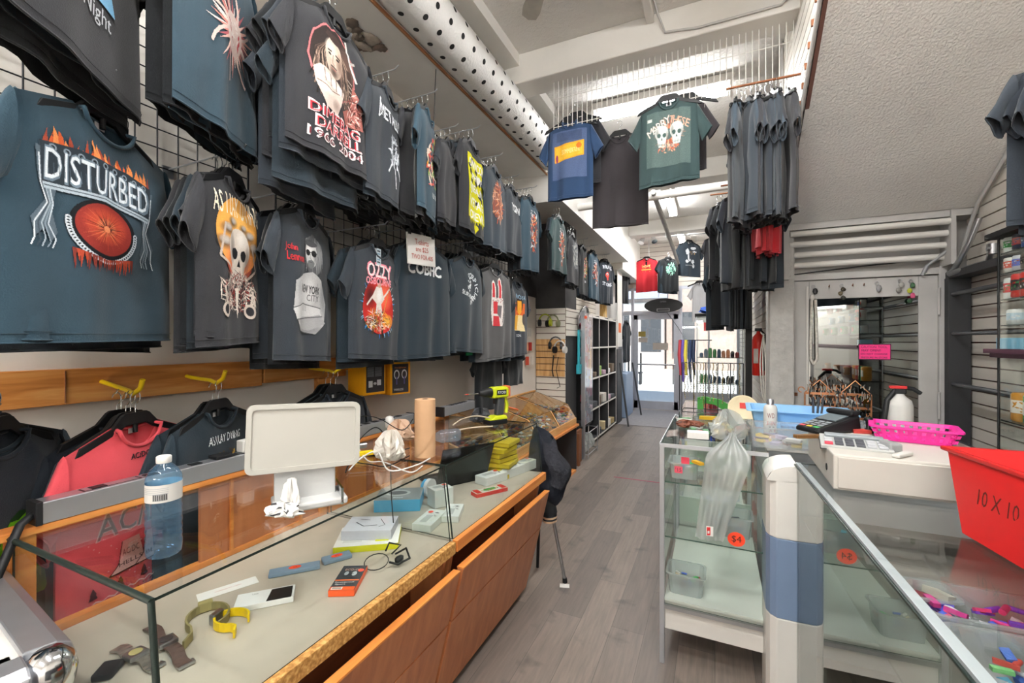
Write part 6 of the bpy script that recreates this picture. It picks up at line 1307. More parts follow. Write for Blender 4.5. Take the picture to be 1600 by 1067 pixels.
tag(MB().box(-1.654, -1.650, 8.4, 8.62, 1.72, 1.9).build('orange_poster', flat('d86a30')), 'small orange poster on the white board', 'poster')
# leaning poles, mats
for k, (a_, b_, d) in enumerate((((-1.60, 8.25, 1.15), (-1.42, 8.1, .01), 'nearer'), ((-1.60, 9.6, 1.1), (-1.40, 9.5, .01), 'farther'))):
    tag(MB().cyl(a_, b_, .018, n=8).build('leaning_pole', 'dkgrey'), 'dark pole leaning against the left side, the %s of two' % d, 'pole')
tag(MB().box(-2.0, -1.62, 9.0, 9.8, 0, .9).build('blue_crate', mat('blue_grey_plastic', '8fa4c0', .5), bevel=.02), 'blue grey plastic crate by the street window', 'crate')
tag(MB().box(-1.65, -.55, 8.3, 10.3, .001, .008).build('door_mat', mat('grey_mat', '8a888c', .9, var=.1, vscale=20)), 'worn grey mat inside the street door', 'mat')
tag(MB().box(-1.05, -.40, 5.05, 5.065, .0, .003).build('floor_tape', flat('a04a60')), 'thin dark pink tape line on the floor', 'tape')
# ---------------------------------------------------------------- white wire panel in the aisle with its hangers
wp_ = empty('white_wire_panel', 'white wire panel hanging under the first ceiling beam', 'wire panel', (0, 0, 0))
mb = MB(); xa, xb, yy = -1.12, .44, 3.19
for k in range(43): x = xa+(xb-xa)*k/42; mb.cyl((x, yy, 3.17+.0), (x, yy, 3.55), .003, n=5, cap=False)
for z in (3.185, 3.40, 3.545): mb.cyl((xa, yy, z), (xb, yy, z), .003, n=5)
mb.build('wires', 'white', wp_); MB().box(xa-.01, xb+.01, yy-.008, yy+.008, 3.535, 3.552).build('top_bar', 'brown', wp_)
# ---------------------------------------------------------------- right counter
ZR = 1.06
RX0, RX1, RY0, RY1 = -.235, .215, 2.236, 3.16
ra = empty('glass_shelf_case', 'tall white and aluminium glass shelf case beside the aisle', 'display case', (0, 0, 0))
for x, y in ((RX0, RY0), (RX0, RY1), (RX1-.02, RY1)): MB().box(x-.008, x+.014, y-.008, y+.014, 0, ZR-.004).build('post', 'alu', ra, .001)
MB().box(RX0+.014, RX1, RY0+.012, RY1, .16, .30).build('plinth', 'white', ra, .003)
MB().box(RX0+.014, RX1, RY0-.006, RY0+.012, .265, .283).build('deck_trim', 'steel', ra); MB().box(RX0+.014, RX1, RY0+.002, RY1, .30, .312).build('deck', mat('white_laminate', 'e2e0da', .35, var=.02), ra)
for z, y0 in ((.600, RY0+.02), (.865, RY0+.02)): MB().pane((RX0+.012, y0, z), (RX1, y0, z), (RX1, RY1-.02, z), (RX0+.012, RY1-.02, z), .006).build('glass_shelf', ['glass_green', 'gedge_g'], ra)
MB().pane((RX0, RY0-.004, ZR-.008), (RX1, RY0-.004, ZR-.008), (RX1, RY1, ZR-.008), (RX0, RY1, ZR-.008), .006).build('top_glass', ['glass_green', 'gedge_g'], ra)
MB().pane((RX0+.014, RY0-.001, .29), (RX1, RY0-.001, .29), (RX1, RY0-.001, ZR-.012), (RX0+.014, RY0-.001, ZR-.012), .004).build('front_glass', ['glass_green', 'gedge_g'], ra)
MB().pane((RX0-.002, RY0+.014, .29), (RX0-.002, RY0+.014, ZR-.012), (RX0-.002, RY1-.01, ZR-.012), (RX0-.002, RY1-.01, .29), .004).build('side_glass', ['glass_green', 'gedge_g'], ra)
MB().box(RX0, RX1, RY0-.009, RY0-.004, ZR-.018, ZR).box(RX0-.009, RX0-.004, RY0, RY1, ZR-.018, ZR).build('top_trim', 'alu', ra)
for z in (.70, .36): MB().box(RX0+.02, RX1-.01, RY1-.03, RY1-.012, z, z+.2 if z > .5 else z+.16).build('back_panel', mat('pale_green_white', 'ccd6cc', .4), ra)
# rounded end pillar
pl = empty('counter_end_pillar', 'white and blue curved end pillar of the right counter', 'pillar', (0, 0, 0))
def pil(z0, z1, m, bulge=0):
    o = []; x0, x1, y0, y1 = .195, .305, 2.085, 2.30
    o = [(x0, y1), (x0, y0+.05), (x0+.012, y0+.02), (x0+.035, y0), (x1, y0-.0), (x1, y1)]
    return MB().prism(o, z0, z1, 0).build('pillar_panel', m, pl, .004)
pil(.0, .42, M['white_laminate']); pil(.42, .745, mat('slate_blue_laminate', '6f83a0', .4, var=.03)); pil(.745, .985, M['white_laminate'])
MB().grid(lambda a, b: Vector((.195+.11*b, 2.30, 0)).lerp(Vector((.195+.11*b, 2.085, 0)), 0)+Vector((0, -.215*math.sin(a*PI/2) if 0 else -.215*a, .985+.06*math.sqrt(max(0, 1-(1-b)**2))*1.0)), 2, 10).add([(.195, 2.085, .98), (.305, 2.085, .98)]+[(.195+.11*q/6, 2.085, .985+.06*math.sqrt(1-(1-q/6)**2)) for q in range(6, -1, -1)], [tuple(range(9))]).build('rounded_top', M['white_laminate'], pl)
# long counter towards the camera
def bx(y): return .303+(2.116-y)*.039
rb = empty('long_glass_counter', 'long glass counter running towards the camera on the right', 'display counter', (0, 0, 0))
YA, YE = 2.11, .12
MB().hexa([(bx(YE)+.01, YE, .0), (1.0, YE, .0), (1.0, YA, .0), (bx(YA)+.01, YA, .0)], [(bx(YE)+.01, YE, .10), (1.0, YE, .10), (1.0, YA, .10), (bx(YA)+.01, YA, .10)]).build('plinth', 'white', rb)
MB().pane((bx(YE), YE, .10), (bx(YE), YE, ZR-.012), (bx(YA), YA, ZR-.012), (bx(YA), YA, .10), .005).build('front_glass', ['glass_mirror', 'gedge_g'], rb)
MB().box(.33, 1.0, YE, YA-.02, .10, .112).build('deck', M['white_laminate'], rb)
MB().hexa([(bx(YE)+.01, YE, .845), (1.0, YE, .845), (1.0, YA-.02, .845), (bx(YA)+.01, YA-.02, .845)], [(bx(YE)+.01, YE, .852), (1.0, YE, .852), (1.0, YA-.02, .852), (bx(YA)+.01, YA-.02, .852)]).build('glass_shelf', mat('grey_shelf_board', '8d8680', .6, var=.06), rb)
MB().pane((bx(YE)-.002, YE, ZR-.008), (1.0, YE, ZR-.008), (1.0, YA, ZR-.008), (bx(YA)-.002, YA, ZR-.008), .006).build('top_glass', ['glass', 'gedge'], rb)
MB().hexa([(bx(YE)-.004, YE, ZR-.014), (bx(YE)+.022, YE, ZR-.014), (bx(YA)+.012, YA, ZR-.014), (bx(YA)-.004, YA, ZR-.014)], [(bx(YE)-.004, YE, ZR-.002), (bx(YE)+.022, YE, ZR-.002), (bx(YA)+.012, YA, ZR-.002), (bx(YA)-.004, YA, ZR-.002)]).build('front_rail', mat('pale_metal_rail', 'c2cbd0', .35, .3), rb)
MB().tube([(bx(YE)-.007, YE, ZR-.012), (bx(YA)-.007, YA, ZR-.012)], .004, 6).build('dark_edge', 'gedge', rb)
MB().box(bx(YA)-.004, bx(YA)+.004, YA-.012, YA-.002, .05, ZR-.012).build('corner_tape', 'brown', rb)
MB().box(.985, 1.0, YE, YA, .112, ZR-.01).build('back_panel', 'white', rb)
# cash drawer
cd = empty('cash_drawer', 'wide white metal cash drawer on the right glass counter', 'cash drawer', (.355, 1.765, ZR+.001), math.radians(-1))
MB().box(0, .46, 0, .48, 0, .118).build('drawer_housing', mat('off_white_metal', 'c3bfb7', .45, var=.03), cd, .006)
MB().box(.012, .45, -.006, 0, .008, .110).build('drawer_front', M['off_white_metal'], cd, .004); MB().cyl((-.002, .10, .05), (.002, .10, .05), .012, n=12).build('lock', 'black', cd)
ZD = ZR+.120
D_ = lambda u, v, h=0: onZ(u, v, ZD+h)
# calculator
p = D_(1335, 697); ca = empty('desk_calculator', 'white desk calculator with dark keys on the cash drawer', 'calculator', (p.x, p.y, ZD), math.radians(-5)); ca.rotation_euler = (math.radians(8), 0, math.radians(-8))
MB().box(-.10, .10, -.065, .065, .002, .016, 0).box(-.102, .102, -.067, .067, 0, .004, 1).build('body', [mat('calculator_shell', 'aeb0ae', .4), 'black'], ca, .003); MB().box(-.085, .085, .03, .058, .016, .026).build('display', mat('silver_plastic', '8f969a', .3), ca, .003)
for i in range(6):
    for j in range(3):
        MB().box(-.088+i*.03, -.064+i*.03, -.055+j*.026, -.036+j*.026, .016, .0215).build('key', flat('c84050') if (i == 0 and j == 0) else flat('4a4c52') if 1 <= i <= 3 else flat('b4b6ba'), ca, .001)
# payment terminal
p = D_(1279, 672); pt = empty('payment_terminal', 'black card payment terminal on the left of the cash drawer', 'payment terminal', (p.x+.03, p.y, ZD), math.radians(-48)); pt.scale = (1.25,)*3
MB().hexa([(-.045, -.09, 0), (.045, -.09, 0), (.05, .09, 0), (-.05, .09, 0)], [(-.042, -.088, .018), (.042, -.088, .018), (.047, .085, .055), (-.047, .085, .055)]).build('body', 'black', pt, .008)
Mt = rotm((0, 0, .0), rx=math.atan2(.037, .173)); MB().box(-.033, .033, .0, .06, .037, .040, 0, Mt).build('screen', flat('5a6468'), pt)
a = Art(); [a.R(-.033+i*.024, -.015+i*.024, -.078+j*.018, -.066+j*.018, ['c8505a', 'c8b040', '4aa060'][i] if j == 0 else '8a9094') for i in range(3) for j in range(4)]
a.build('keypad', lambda x, y, l: Mt @ Vector((x, y, .0372+l*.2)), pt, maxe=9)
MB().box(-.046, .046, .05, .088, .05, .068).build('printer_lid', 'black', pt, .008)
tag(MB().box(-.05, .05, -.012, .012, 0, .012).build('brown_wallet', flat('6a4a28'), loc=D_(1262, 684), rotz=.5), 'brown strip under the payment terminal', 'strip')
tag(MB().box(-.03, .03, -.02, .02, 0, .014).build('red_box', flat('a83a34'), loc=D_(1345, 676), rotz=.1), 'small dark red box behind the calculator', 'box')
tag(MB().lathe([(.018, 0), (.016, .012), (.008, .02), (.010, .045), (.016, .052), (.013, .062), (.0, .064)], n=16).build('rubber_stamp', 'black', loc=D_(1357, 676)), 'black handled stamp behind the calculator', 'stamp')
tag(MB().box(-.045, .045, -.012, .012, 0, .012).build('white_clip', 'paper', loc=D_(1410, 713), rotz=.9, bevel=.004), 'white clip in front of the pink basket', 'clip')
tag(MB().box(-.02, .02, -.03, .03, 0, .03).build('grey_clip', 'alu_grey', loc=D_(1391, 704), rotz=.3, bevel=.006), 'grey bulldog clip right of the calculator', 'clip')
def basket(nm, label, cat, c, sx, sy, h, rz, m, flare=1.18, holes=True, lip=.012, th=.004, z0=0, mats2=None):
    """open tray: base outline sx by sy, flaring to the rim, walls with real thickness and rows of slots"""
    t = empty(nm, label, cat, c, rz); mb = MB()
    def ring(k, z, o=0): w, d = sx/2*k+o, sy/2*k+o; r = .02; return [(x*(w-r)+r*math.cos(a), y*(d-r)+r*math.sin(a), z) for x, y, a0 in ((1, 1, 0), (-1, 1, PI/2), (-1, -1, PI), (1, -1, 1.5*PI)) for a in (a0, a0+PI/4, a0+PI/2)]
    def side(a, b, fn_holes):
        n = len(a)
        mb.add(a+b, [(i, (i+1) % n, n+(i+1) % n, n+i) for i in range(n)])
    zs = [0, .2, .42, .54, .76, 1] if holes else [0, 1]
    for q0, q1 in zip(zs, zs[1:]):
        if holes and (q0 in (.2, .54)):
            k0, k1 = 1+(flare-1)*q0, 1+(flare-1)*q1
            for axis in (0, 1):
                for s in (-1, 1):
                    ln = (sx if axis == 0 else sy); n = max(3, int(ln/.022)); full = ln/2
                    for i in range(n+1):
                        x = -full+ln*i/n; hw = .0062
                        def P(x, k, z, o): 
                            lat = (sy if axis == 0 else sx)/2*k-o
                            return (x*k, s*lat, z) if axis == 0 else (s*lat, x*k, z)
                        mb.hexa([P(x-hw, k0, q0*h, 0), P(x+hw, k0, q0*h, 0), P(x+hw, k0, q0*h, th), P(x-hw, k0, q0*h, th)], [P(x-hw, k1, q1*h, 0), P(x+hw, k1, q1*h, 0), P(x+hw, k1, q1*h, th), P(x-hw, k1, q1*h, th)])
        else:
            k0, k1 = 1+(flare-1)*q0, 1+(flare-1)*q1
            side(ring(k0, q0*h), ring(k1, q1*h), None); side(ring(k1, q1*h, -th), ring(k0, q0*h+.001, -th), None)
    mb.add(ring(1, 0), [tuple(range(12))[::-1]]); mb.add(ring(1, th, -th), [tuple(range(12))])
    mb.build('basket_body', m, t); b = MB(); o, i_ = ring(flare, h, lip), ring(flare, h, -th)
    o2, i2 = ring(flare, h-.006, lip), ring(flare, h-.006, -th)
    b.add(o+i_+o2+i2, [(k, (k+1) % 12, 12+(k+1) % 12, 12+k) for k in range(12)]+[(24+k, 24+(k+1) % 12, (k+1) % 12, k) for k in range(12)]+[(36+k, 24+k, 24+(k+1) % 12, 36+(k+1) % 12) for k in range(12)])
    b.build('rim', mats2 or m, t); return t
pink = mat('hot_pink_plastic', 'dc2a92', .4, var=.02)
p = D_(1428, 688); basket('pink_basket', 'hot pink slotted plastic basket on the cash drawer', 'basket', (p.x+.0, p.y+.01, ZD), .20, .14, .055, math.radians(-14), pink)
redp = mat('red_plastic', 'b8181a', .35, var=.03)
rbk = empty('red_bin', 'large red plastic bin marked 10 X 10 on the right glass counter', 'bin', (0, 0, 0))
# rim corners from the photo's left edge; box flares outwards
zb_, zt_ = ZR+.002, ZR+.192
B0_ = B = [Vector((.573, 1.50, zb_)), Vector((.640, 1.06, zb_)), Vector((.94, 1.09, zb_)), Vector((.90, 1.53, zb_))]
_n = (B0_[1]-B0_[0]).cross(Vector((.598, 1.65, zt_))-B0_[0]).normalized(); _t = Vector((.630, 1.00, zt_)); _t = _t-_n*(_t-B0_[0]).dot(_n); _t.z = zt_
T = [Vector((.598, 1.65, zt_)), _t, Vector((1.02, 1.02, zt_)), Vector((.97, 1.67, zt_))]
def inn(P, k): c = sum(P, Vector())/4; return [p+(c-p).normalized()*k for p in P]
Bi, Ti = inn(B, .008), inn(T, .008)
mb = MB().add(B+T, [(0, 1, 2, 3)]+[(i, 4+i, 4+(i+1) % 4, (i+1) % 4) for i in range(4)]).add([p+Vector((0, 0, .004)) for p in Bi]+Ti, [(3, 2, 1, 0)]+[(i, (i+1) % 4, 4+(i+1) % 4, 4+i) for i in range(4)])
mb.build('bin_body', redp, rbk)
To = [p+(p-sum(T, Vector())/4).normalized()*.018 for p in T]; mb = MB()
for i in range(4): j = (i+1) % 4; mb.hexa([Ti[i]-Vector((0, 0, .012)), To[i]-Vector((0, 0, .012)), To[j]-Vector((0, 0, .012)), Ti[j]-Vector((0, 0, .012))], [Ti[i], To[i], To[j], Ti[j]])
mb.build('rim', redp, rbk, .003)
ax = (B[1]-B[0]); up_ = ((T[0]+T[1])/2-(B[0]+B[1])/2); nrm = ax.cross(up_).normalized(); nrm = nrm if nrm.x < 0 else -nrm; axn = ax.normalized(); upn = up_.normalized()
a = Art(); a.T('10 X 10', 0, 0, .038, '4a1a14', wide=.125)
o_ = B[0]+axn*.095+up_*.52+Vector((.004, 0, 0))
a.build('marker_writing', lambda x, z, l: o_+axn*x+upn*z+nrm*(.004+l*.3), rbk)
crumple('wire_scraps', 'thin wire scraps inside the red bin', 'wire scraps', (.75, 1.3, zb_+.01), .12, .1, .08, [flat('c8b8a8'), flat('a83a30')], 44)
# clear bins below the glass top of the long counter
M['clear_hazy'] = glass('milky_clear_plastic', (.93, .95, .96), .07, rough=.12, haze=.30)
def goods_bin(c, sx, sy, h, rz, label, cols, seed, n=26, m='clear_hazy', sz=.018):
    basket('clear_bin', label, 'bin', c, sx, sy, h, rz, M[m] if isinstance(m, str) else m, 1.12, False, .008, .002)
    r = random.Random(seed)
    for k in range(n):
        x, y = r.uniform(-sx*.4, sx*.4), r.uniform(-sy*.38, sy*.38); s = sz*r.uniform(.7, 1.2); cy = r.random() < .35
        mt = rotm(Vector(c)+Matrix.Rotation(rz, 3, 'Z') @ Vector((x, y, .008+s+r.uniform(0, h*.45))), r.uniform(0, 6), r.uniform(-.5, .5))
        mb = MB().box(-s*1.6, s*1.6, -s*.6, s*.6, -s*.4, s*.4, 0, mt) if not cy else MB().lathe([(s*.5, -s*1.4), (s*.5, s*1.4)], n=10, M4=mt @ Matrix.Rotation(PI/2, 4, 'Y'))
        q = mb.build('small_item', flat(cols[k % len(cols)])); tag(q, 'small coloured item in the '+label.split(',')[0], 'small item', 'items in the '+label.split(',')[0])
ZS = .853
goods_bin((.60, 1.42, ZS), .26, .15, .07, .05, 'first clear bin under the glass, holding pink and purple things', ['5a4ac8', '3a5ad0', 'd03a70', 'a02848', 'e8e4ec', '6a3ac0', 'c83a8a'], 1, 34, sz=.012)
goods_bin((.62, 1.20, ZS), .28, .16, .075, .03, 'second clear bin under the glass, holding blue and white things', ['6ab8e0', 'c8ccd4', '8a6a9a', '78b878', 'b0443a', '4a6ab8'], 2, 32, sz=.012)
goods_bin((.64, .98, ZS), .30, .16, .08, .0, 'third clear bin under the glass, holding silver things', ['d8d8dc', 'a8a8b0', 'c0b8a8', '88b090', '9098b8'], 3, 32, sz=.015)
goods_bin((.64, .74, ZS), .32, .18, .085, .0, 'nearest clear bin under the glass, holding tan and blue things', ['c8a868', 'd8c8a0', '4a70b8', '6a9ac8', 'e8e0d0', 'a85a60'], 4, 34, sz=.016)
goods_bin((.50, 1.50, ZS), .09, .09, .05, .2, 'small clear tray behind the mirror glass', ['7a2a38', 'b8b4a8'], 5, 6)
gt = D_(1590, 800); gl_ = onZ(1600, 870, ZR)
tt = empty('green_lid_jar', 'slim clear jar with green lid at the right edge', 'jar', (.541, 1.118, ZR+.001)); tt.scale = (.95, .95, 1.2)
MB().lathe([(.022, 0), (.026, .006), (.026, .13), (.024, .135)], n=20).build('jar_body', 'clear', tt); MB().lathe([(.0275, .132), (.0275, .15), (.02, .155)], n=20).build('jar_lid', flat('3ac088'), tt); MB().lathe([(.022, .002), (.023, .07)], n=16).build('yellow_filling', flat('b8a83a'), tt)
# stickers on glass
def sticker(c, r_, txt, label, face):
    t = empty('price_sticker', label, 'price sticker', c)
    f = (lambda x, z, l: Vector((x, -.001-l, z))) if face == 'y' else (lambda x, z, l: Vector((-.001-l, -x, z)))
    Art().E(0, 0, r_, r_*.9, 'f04a2c', 24).T(txt, 0, 0, r_*.9, '3a1a14').build('disc', f, t)
sticker((.088, RY0-.004, .655), .036, '$4', 'round orange price sticker with a 4 on the shelf case glass', 'y')
# things in the shelf case
def shelf_bin(c, sx, sy, h, label, cols, seed, n=12): goods_bin(c, sx, sy, h, 0, label, cols, seed, n, sz=.013)
shelf_bin((.06, 2.42, .609), .18, .13, .10, 'clear bin of small tools on the middle glass shelf', ['2a3a5a', '3a6ab8', 'd8dce0', 'b83a34', '6a6a70', '5ab0d0'], 11, 18)
shelf_bin((-.13, 2.36, .314), .15, .13, .10, 'clear bin of small bottles on the white deck', ['d8d4cc', '3aa04a', 'a83a34', '3a5ab8', '4a4a4c', 'c8b090'], 12, 16)
shelf_bin((-.14, 2.38, .874), .12, .13, .08, 'clear bin of bright packets on the top glass shelf', ['e83a5a', '4a9ad0', 'f0a030', '40b060', '6a5ac8', 'e8e8e8'], 13, 16)
for k, (x, c_, z) in enumerate(((-.16, 'f0506a', .93), (-.13, 'f0405a', .975))):
    t = empty('pink_price_card', 'pink price card marked 15 on the upper shelf, %s one' % ['lower', 'upper'][k], 'price card', (x, 2.27+.01*k, z))
    MB().box(-.018, .018, -.001, 0, -.016, .016).build('card', flat(c_), t)
    if k == 0: Art().T("'15", 0, 0, .018, '3a1a20').build('lettering', lambda x, z, l: Vector((x, -.0015-l, z)), t)
tag(MB().box(-.012, .012, -.03, .03, 0, .012).build('yellow_lighter', flat('f0b020'), loc=(-.075, 2.30, .96), rotz=.7), 'yellow packet on top of the bright packets', 'packet')
box_thing('white_carton', 'small white carton on the shelf case top', 'box', onZ(1100, 688, ZR+.001)+Vector((-.03, .05, 0)), (.10, .06, .032), .05, ['e8e6e2', 'efeeea'])
crumple('brown_brush', 'round brown brush on the shelf case top', 'brush', tuple(onZ(1075, 668, ZR+.002)), .06, .04, .035, [flat('6a3a28'), flat('4a2a20')], 51)
r = random.Random(7)
for k in range(26):
    x, y = r.uniform(-.20, .12), r.uniform(2.55, 3.1); s = r.uniform(.012, .03)
    tag(MB().box(-s*1.5, s*1.5, -s*.6, s*.6, 0, s*.6).build('small_item', flat(r.choice(['8a9088', 'c8c8c0', '3a3c38', 'a85a50', '5a8a60', 'd8b860'])), loc=(x, y, ZR+.001), rotz=r.uniform(0, 3)), 'small trinket scattered on the shelf case top', 'trinket', 'trinkets on the shelf case top')
tag(MB().prism([(-.09, 0), (.09, 0), (.07, .03), (-.08, .03)], 0, .02).build('yellow_packet', flat('c8a020'), loc=(.0, 3.0, ZR+.002), rotz=.1), 'mustard yellow packet at the back of the shelf case top', 'packet')
# plastic film bag draped over the shelf case
def bagf(a, b):
    u = -.5+a; w = .20-.085*b; y = 2.214-.010*abs(math.sin(11*a+5*b))-.006*math.sin(23*a-9*b)-.02*sm(b*3)*(1-b*.4); z = 1.13-.48*b
    x = .055+u*w*(.12+.88*sm(b*4.5))-.10*b+.02; y += .06*(1-sm(b*5))
    return Vector((x, y, z))
bag = empty('plastic_bag', 'frosted plastic bag hanging over the front of the shelf case', 'bag', (0, 0, 0))
MB().grid(bagf, 18, 26).grid(lambda a, b: bagf(a, b)+Vector((0, -.012-.01*math.sin(7*a+5*b), 0)), 18, 26).build('film', 'bag', bag)
a = Art().R(-.02, .02, -.022, .022, 'e8e4e0').R(-.016, .004, -.018, .018, 'c83434').R(-.012, .0, -.010, .002, 'e8e4e0'); a.build('red_logo', lambda x, z, l: bagf(.45+x/.17, .90)+Vector((0, -.03-l, z)), bag)
crumple('bag_top', 'gathered frosted plastic film on the shelf case top', 'plastic film', (.06, 2.42, ZR+.002), .07, .08, .12, [M['bag']], 61)
# middle case, necklace rack, tubs on the back counters
mc = empty('glass_case', 'second glass case behind the shelf case, carrying the necklace rack', 'display case', (0, 0, 0))
MB().box(RX0, .2, 3.22, 4.15, .16, .30).build('plinth', 'white', mc)
for x, y in ((RX0, 3.21), (RX0, 4.14), (.19, 3.21), (.19, 4.14)): MB().box(x, x+.014, y, y+.014, 0, 1.03).build('post', 'alu', mc)
MB().pane((RX0, 3.21, 1.03), (.2, 3.21, 1.03), (.2, 4.15, 1.03), (RX0, 4.15, 1.03), .006).build('top_glass', ['glass_green', 'gedge_g'], mc)
MB().pane((RX0+.01, 3.215, .3), (.2, 3.215, .3), (.2, 3.215, 1.025), (RX0+.01, 3.215, 1.025), .004).pane((RX0, 3.22, .3), (RX0, 3.22, 1.02), (RX0, 4.14, 1.02), (RX0, 4.14, .3), .004).build('side_glass', ['glass_green', 'gedge_g'], mc)
MB().box(RX0+.02, .19, 3.23, 4.13, .62, .628).build('shelf', 'glass_green', mc)
nr = empty('necklace_rack', 'black wire necklace rack hung with silver chains', 'necklace rack', (0, 3.45, 1.037))
mb = MB()
for x in (-.22, -.14, -.06, .02, .10, .18): mb.cyl((x, 0, 0), (x, 0, .36), .003, n=5)
for z in (.0, .36): mb.cyl((-.22, 0, z), (.18, 0, z), .0035, n=5)
mb.tube([(-.22, -.02, 0), (-.22, .2, 0), (.18, .2, 0), (.18, -.02, 0)], .0035, 5)
mb.build('wire_frame', 'grid', nr)
r = random.Random(9)
for k in range(16):
    x = -.20+k*.021 if k < 11 else -.02+(k-10)*.035; l = r.uniform(.20, .34)
    mb = MB()
    for q in range(int(l/.012)): mb.ball((x+.003*math.sin(q), -.012, .355-q*.012), .0045, .0045, .006, 6)
    q = mb.build('necklace', mat('chain_silver', 'a8a49a', .35, .8) if k % 3 else mat('chain_brass', '9a8a5a', .35, .8), loc=(0, 3.45, 1.037)); tag(q, 'beaded metal necklace hanging on the black wire rack', 'necklace', 'necklaces on the wire rack')
for k, (x, c_, d) in enumerate(((-.235, 'a83a44', 'red'), (-.215, '5a4a9a', 'purple'), (-.195, 'd8c84a', 'yellow'), (-.165, '2a3a5a', 'navy dotted'), (-.14, '1c2a44', 'dark blue'))):
    tag(MB().tube([(x, 3.5, 1.56), (x-.005, 3.49, 1.45), (x+.004, 3.49, 1.30-.05*(k % 2))], [.012, .014, .008], 6).build('bead_strand', flat(c_)), d+' beaded cord hanging left of the necklace rack', 'cord')
tag(MB().tube([(-.24, 3.52, 1.56), (-.02, 3.52, 1.56)], .004, 5).tube([(-.24, 3.52, 1.037), (-.24, 3.52, 1.56)], .004, 5).build('cord_rail', 'grid'), 'thin black rail holding the coloured cords', 'rail')
gp = empty('green_tape_gun', 'green plastic arched handle behind the necklace rack', 'handle', (-.02, 3.62, 1.037))
MB().prism([(-.10, 0), (-.10, .09), (-.05, .10), (.06, .08), (.14, .03), (.14, 0), (.08, 0), (.02, .04), (-.05, .05), (-.06, 0)], -.012, .012, 0, 'y').build('arch', flat('4a9a44'), gp, .003)
cr = empty('cream_round_tin', 'cream round lid with a red label right of the necklace rack', 'tin', (.17, 3.30, 1.10)); cr.rotation_euler = (math.radians(62), 0, 0)
MB().lathe([(.0, .0), (.085, .0), (.092, .008), (.092, .02), (.085, .012), (.0, .010)], n=32, cap=False).build('lid', flat('e8d8b4'), cr); MB().box(-.02, .02, .0, .04, .012, .013).build('red_label', flat('c83a34'), cr)
# back service counter behind the long counter
sc_ = empty('back_counter', 'low service counter carrying the tubs behind the cash drawer', 'counter', (0, 0, 0))
MB().box(.23, 1.12, 2.55, 3.30, 1.0, 1.028).build('counter_top', 'white', sc_, .003); MB().box(.25, 1.10, 2.60, 3.28, 0, 1.0).build('cabinet', M['pale_grey_laminate'], sc_)
ZB = 1.029
blue = mat('light_blue_plastic', '8fc0e8', .4, var=.02)
basket('blue_bin', 'large light blue plastic bin on the back counter', 'bin', (.43, 2.98, ZB), .42, .26, .135, math.radians(-2), blue, 1.14, False, .022)
basket('blue_basket', 'light blue slotted basket in front of the blue bin', 'basket', (.48, 2.72, ZB), .30, .16, .075, math.radians(-6), mat('sky_blue_plastic', '6aaee0', .4), 1.12)
for k in range(3): tag(MB().cyl((0, 0, .0), (.01*k, -.01, .20), .006, n=6).build('plier_handle', 'dkgrey', loc=(.50+k*.014, 2.95, ZB+.01), rotz=.3*k), 'dark tool handle standing in the blue bin', 'tool', 'tool handles in the blue bin')
sy = empty('spray_can', 'white spray can with red and blue writing', 'spray can', (.27, 2.72, ZB)); sy.scale = (1.2, 1.2, 1.42)
MB().lathe([(.026, 0), (.027, .004), (.027, .115), (.022, .126), (.012, .13), (.012, .14)], n=24).build('can_body', 'paper', sy); MB().lathe([(.014, .128), (.014, .146), (.010, .15)], n=16).build('nozzle_cap', 'alu', sy)
a = Art().T('WD', 0, .09, .018, '8a5a5a', wide=.03).T('3-IN', 0, .062, .016, 'c83a44', wide=.036).scrib(0, .04, .018, .01, 12, .003, ['c83a44', '2a2a3a']).R(-.028, .028, .01, .026, '3a5ac0')
a.build('can_print', lambda x, y, l: Vector((.0275*math.sin(x/.0275), -(.0275+l)*math.cos(x/.0275), y)), sy, maxe=.006)
basket('clear_tub', 'wide clear plastic tub of small bags left of the payment terminal', 'tub', (.275, 2.40, ZR+.003), .24, .17, .095, math.radians(2), M['clear'], 1.1, False, .01)
r = random.Random(70)
for k in range(12): tag(MB().box(-.03, .03, -.02, .02, 0, .012).build('small_packet', flat(['d8b850', 'd8d4cc', 'c8a8a0', 'a8a0b8'][k % 4]), loc=(.275+r.uniform(-.08, .08), 2.40+r.uniform(-.05, .05), ZR+.008+.012*(k//4)), rotz=r.uniform(0, 3)), 'small soft packet inside the wide clear tub', 'packet', 'packets in the wide clear tub')
basket('clear_tub', 'clear plastic tub of pink and white scraps behind the terminal', 'tub', (.66, 2.62, ZB), .30, .14, .13, math.radians(0), M['clear'], 1.12, False, .01)
for k in range(14): tag(MB().box(-.025, .025, -.02, .02, 0, .012).build('paper_scrap', flat(['e8e4d8', 'e8a8b0', 'd8d0b0', 'c8dcd8'][k % 4]), loc=(.66+r.uniform(-.1, .1), 2.62+r.uniform(-.04, .04), ZB+.006+.012*(k//4)), rotz=r.uniform(0, 3)), 'pale scrap inside the tub behind the terminal', 'scrap', 'scraps in the tub behind the terminal')
crumple('pale_wad', 'pale yellow paper wad in front of the blue basket', 'paper wad', (.42, 2.60, ZB+.001), .045, .03, .05, [flat('e0e4c8')], 71)
fe = empty('white_extinguisher', 'white fire extinguisher with red and black valve on the back counter', 'fire extinguisher', (.92, 3.08, ZB))
MB().lathe([(.055, 0), (.058, .006), (.058, .17), (.050, .20), (.025, .222), (.018, .235)], n=32).build('cylinder', 'paper', fe); MB().box(-.025, .025, -.018, .018, .235, .262).build('valve', 'black', fe, .004)
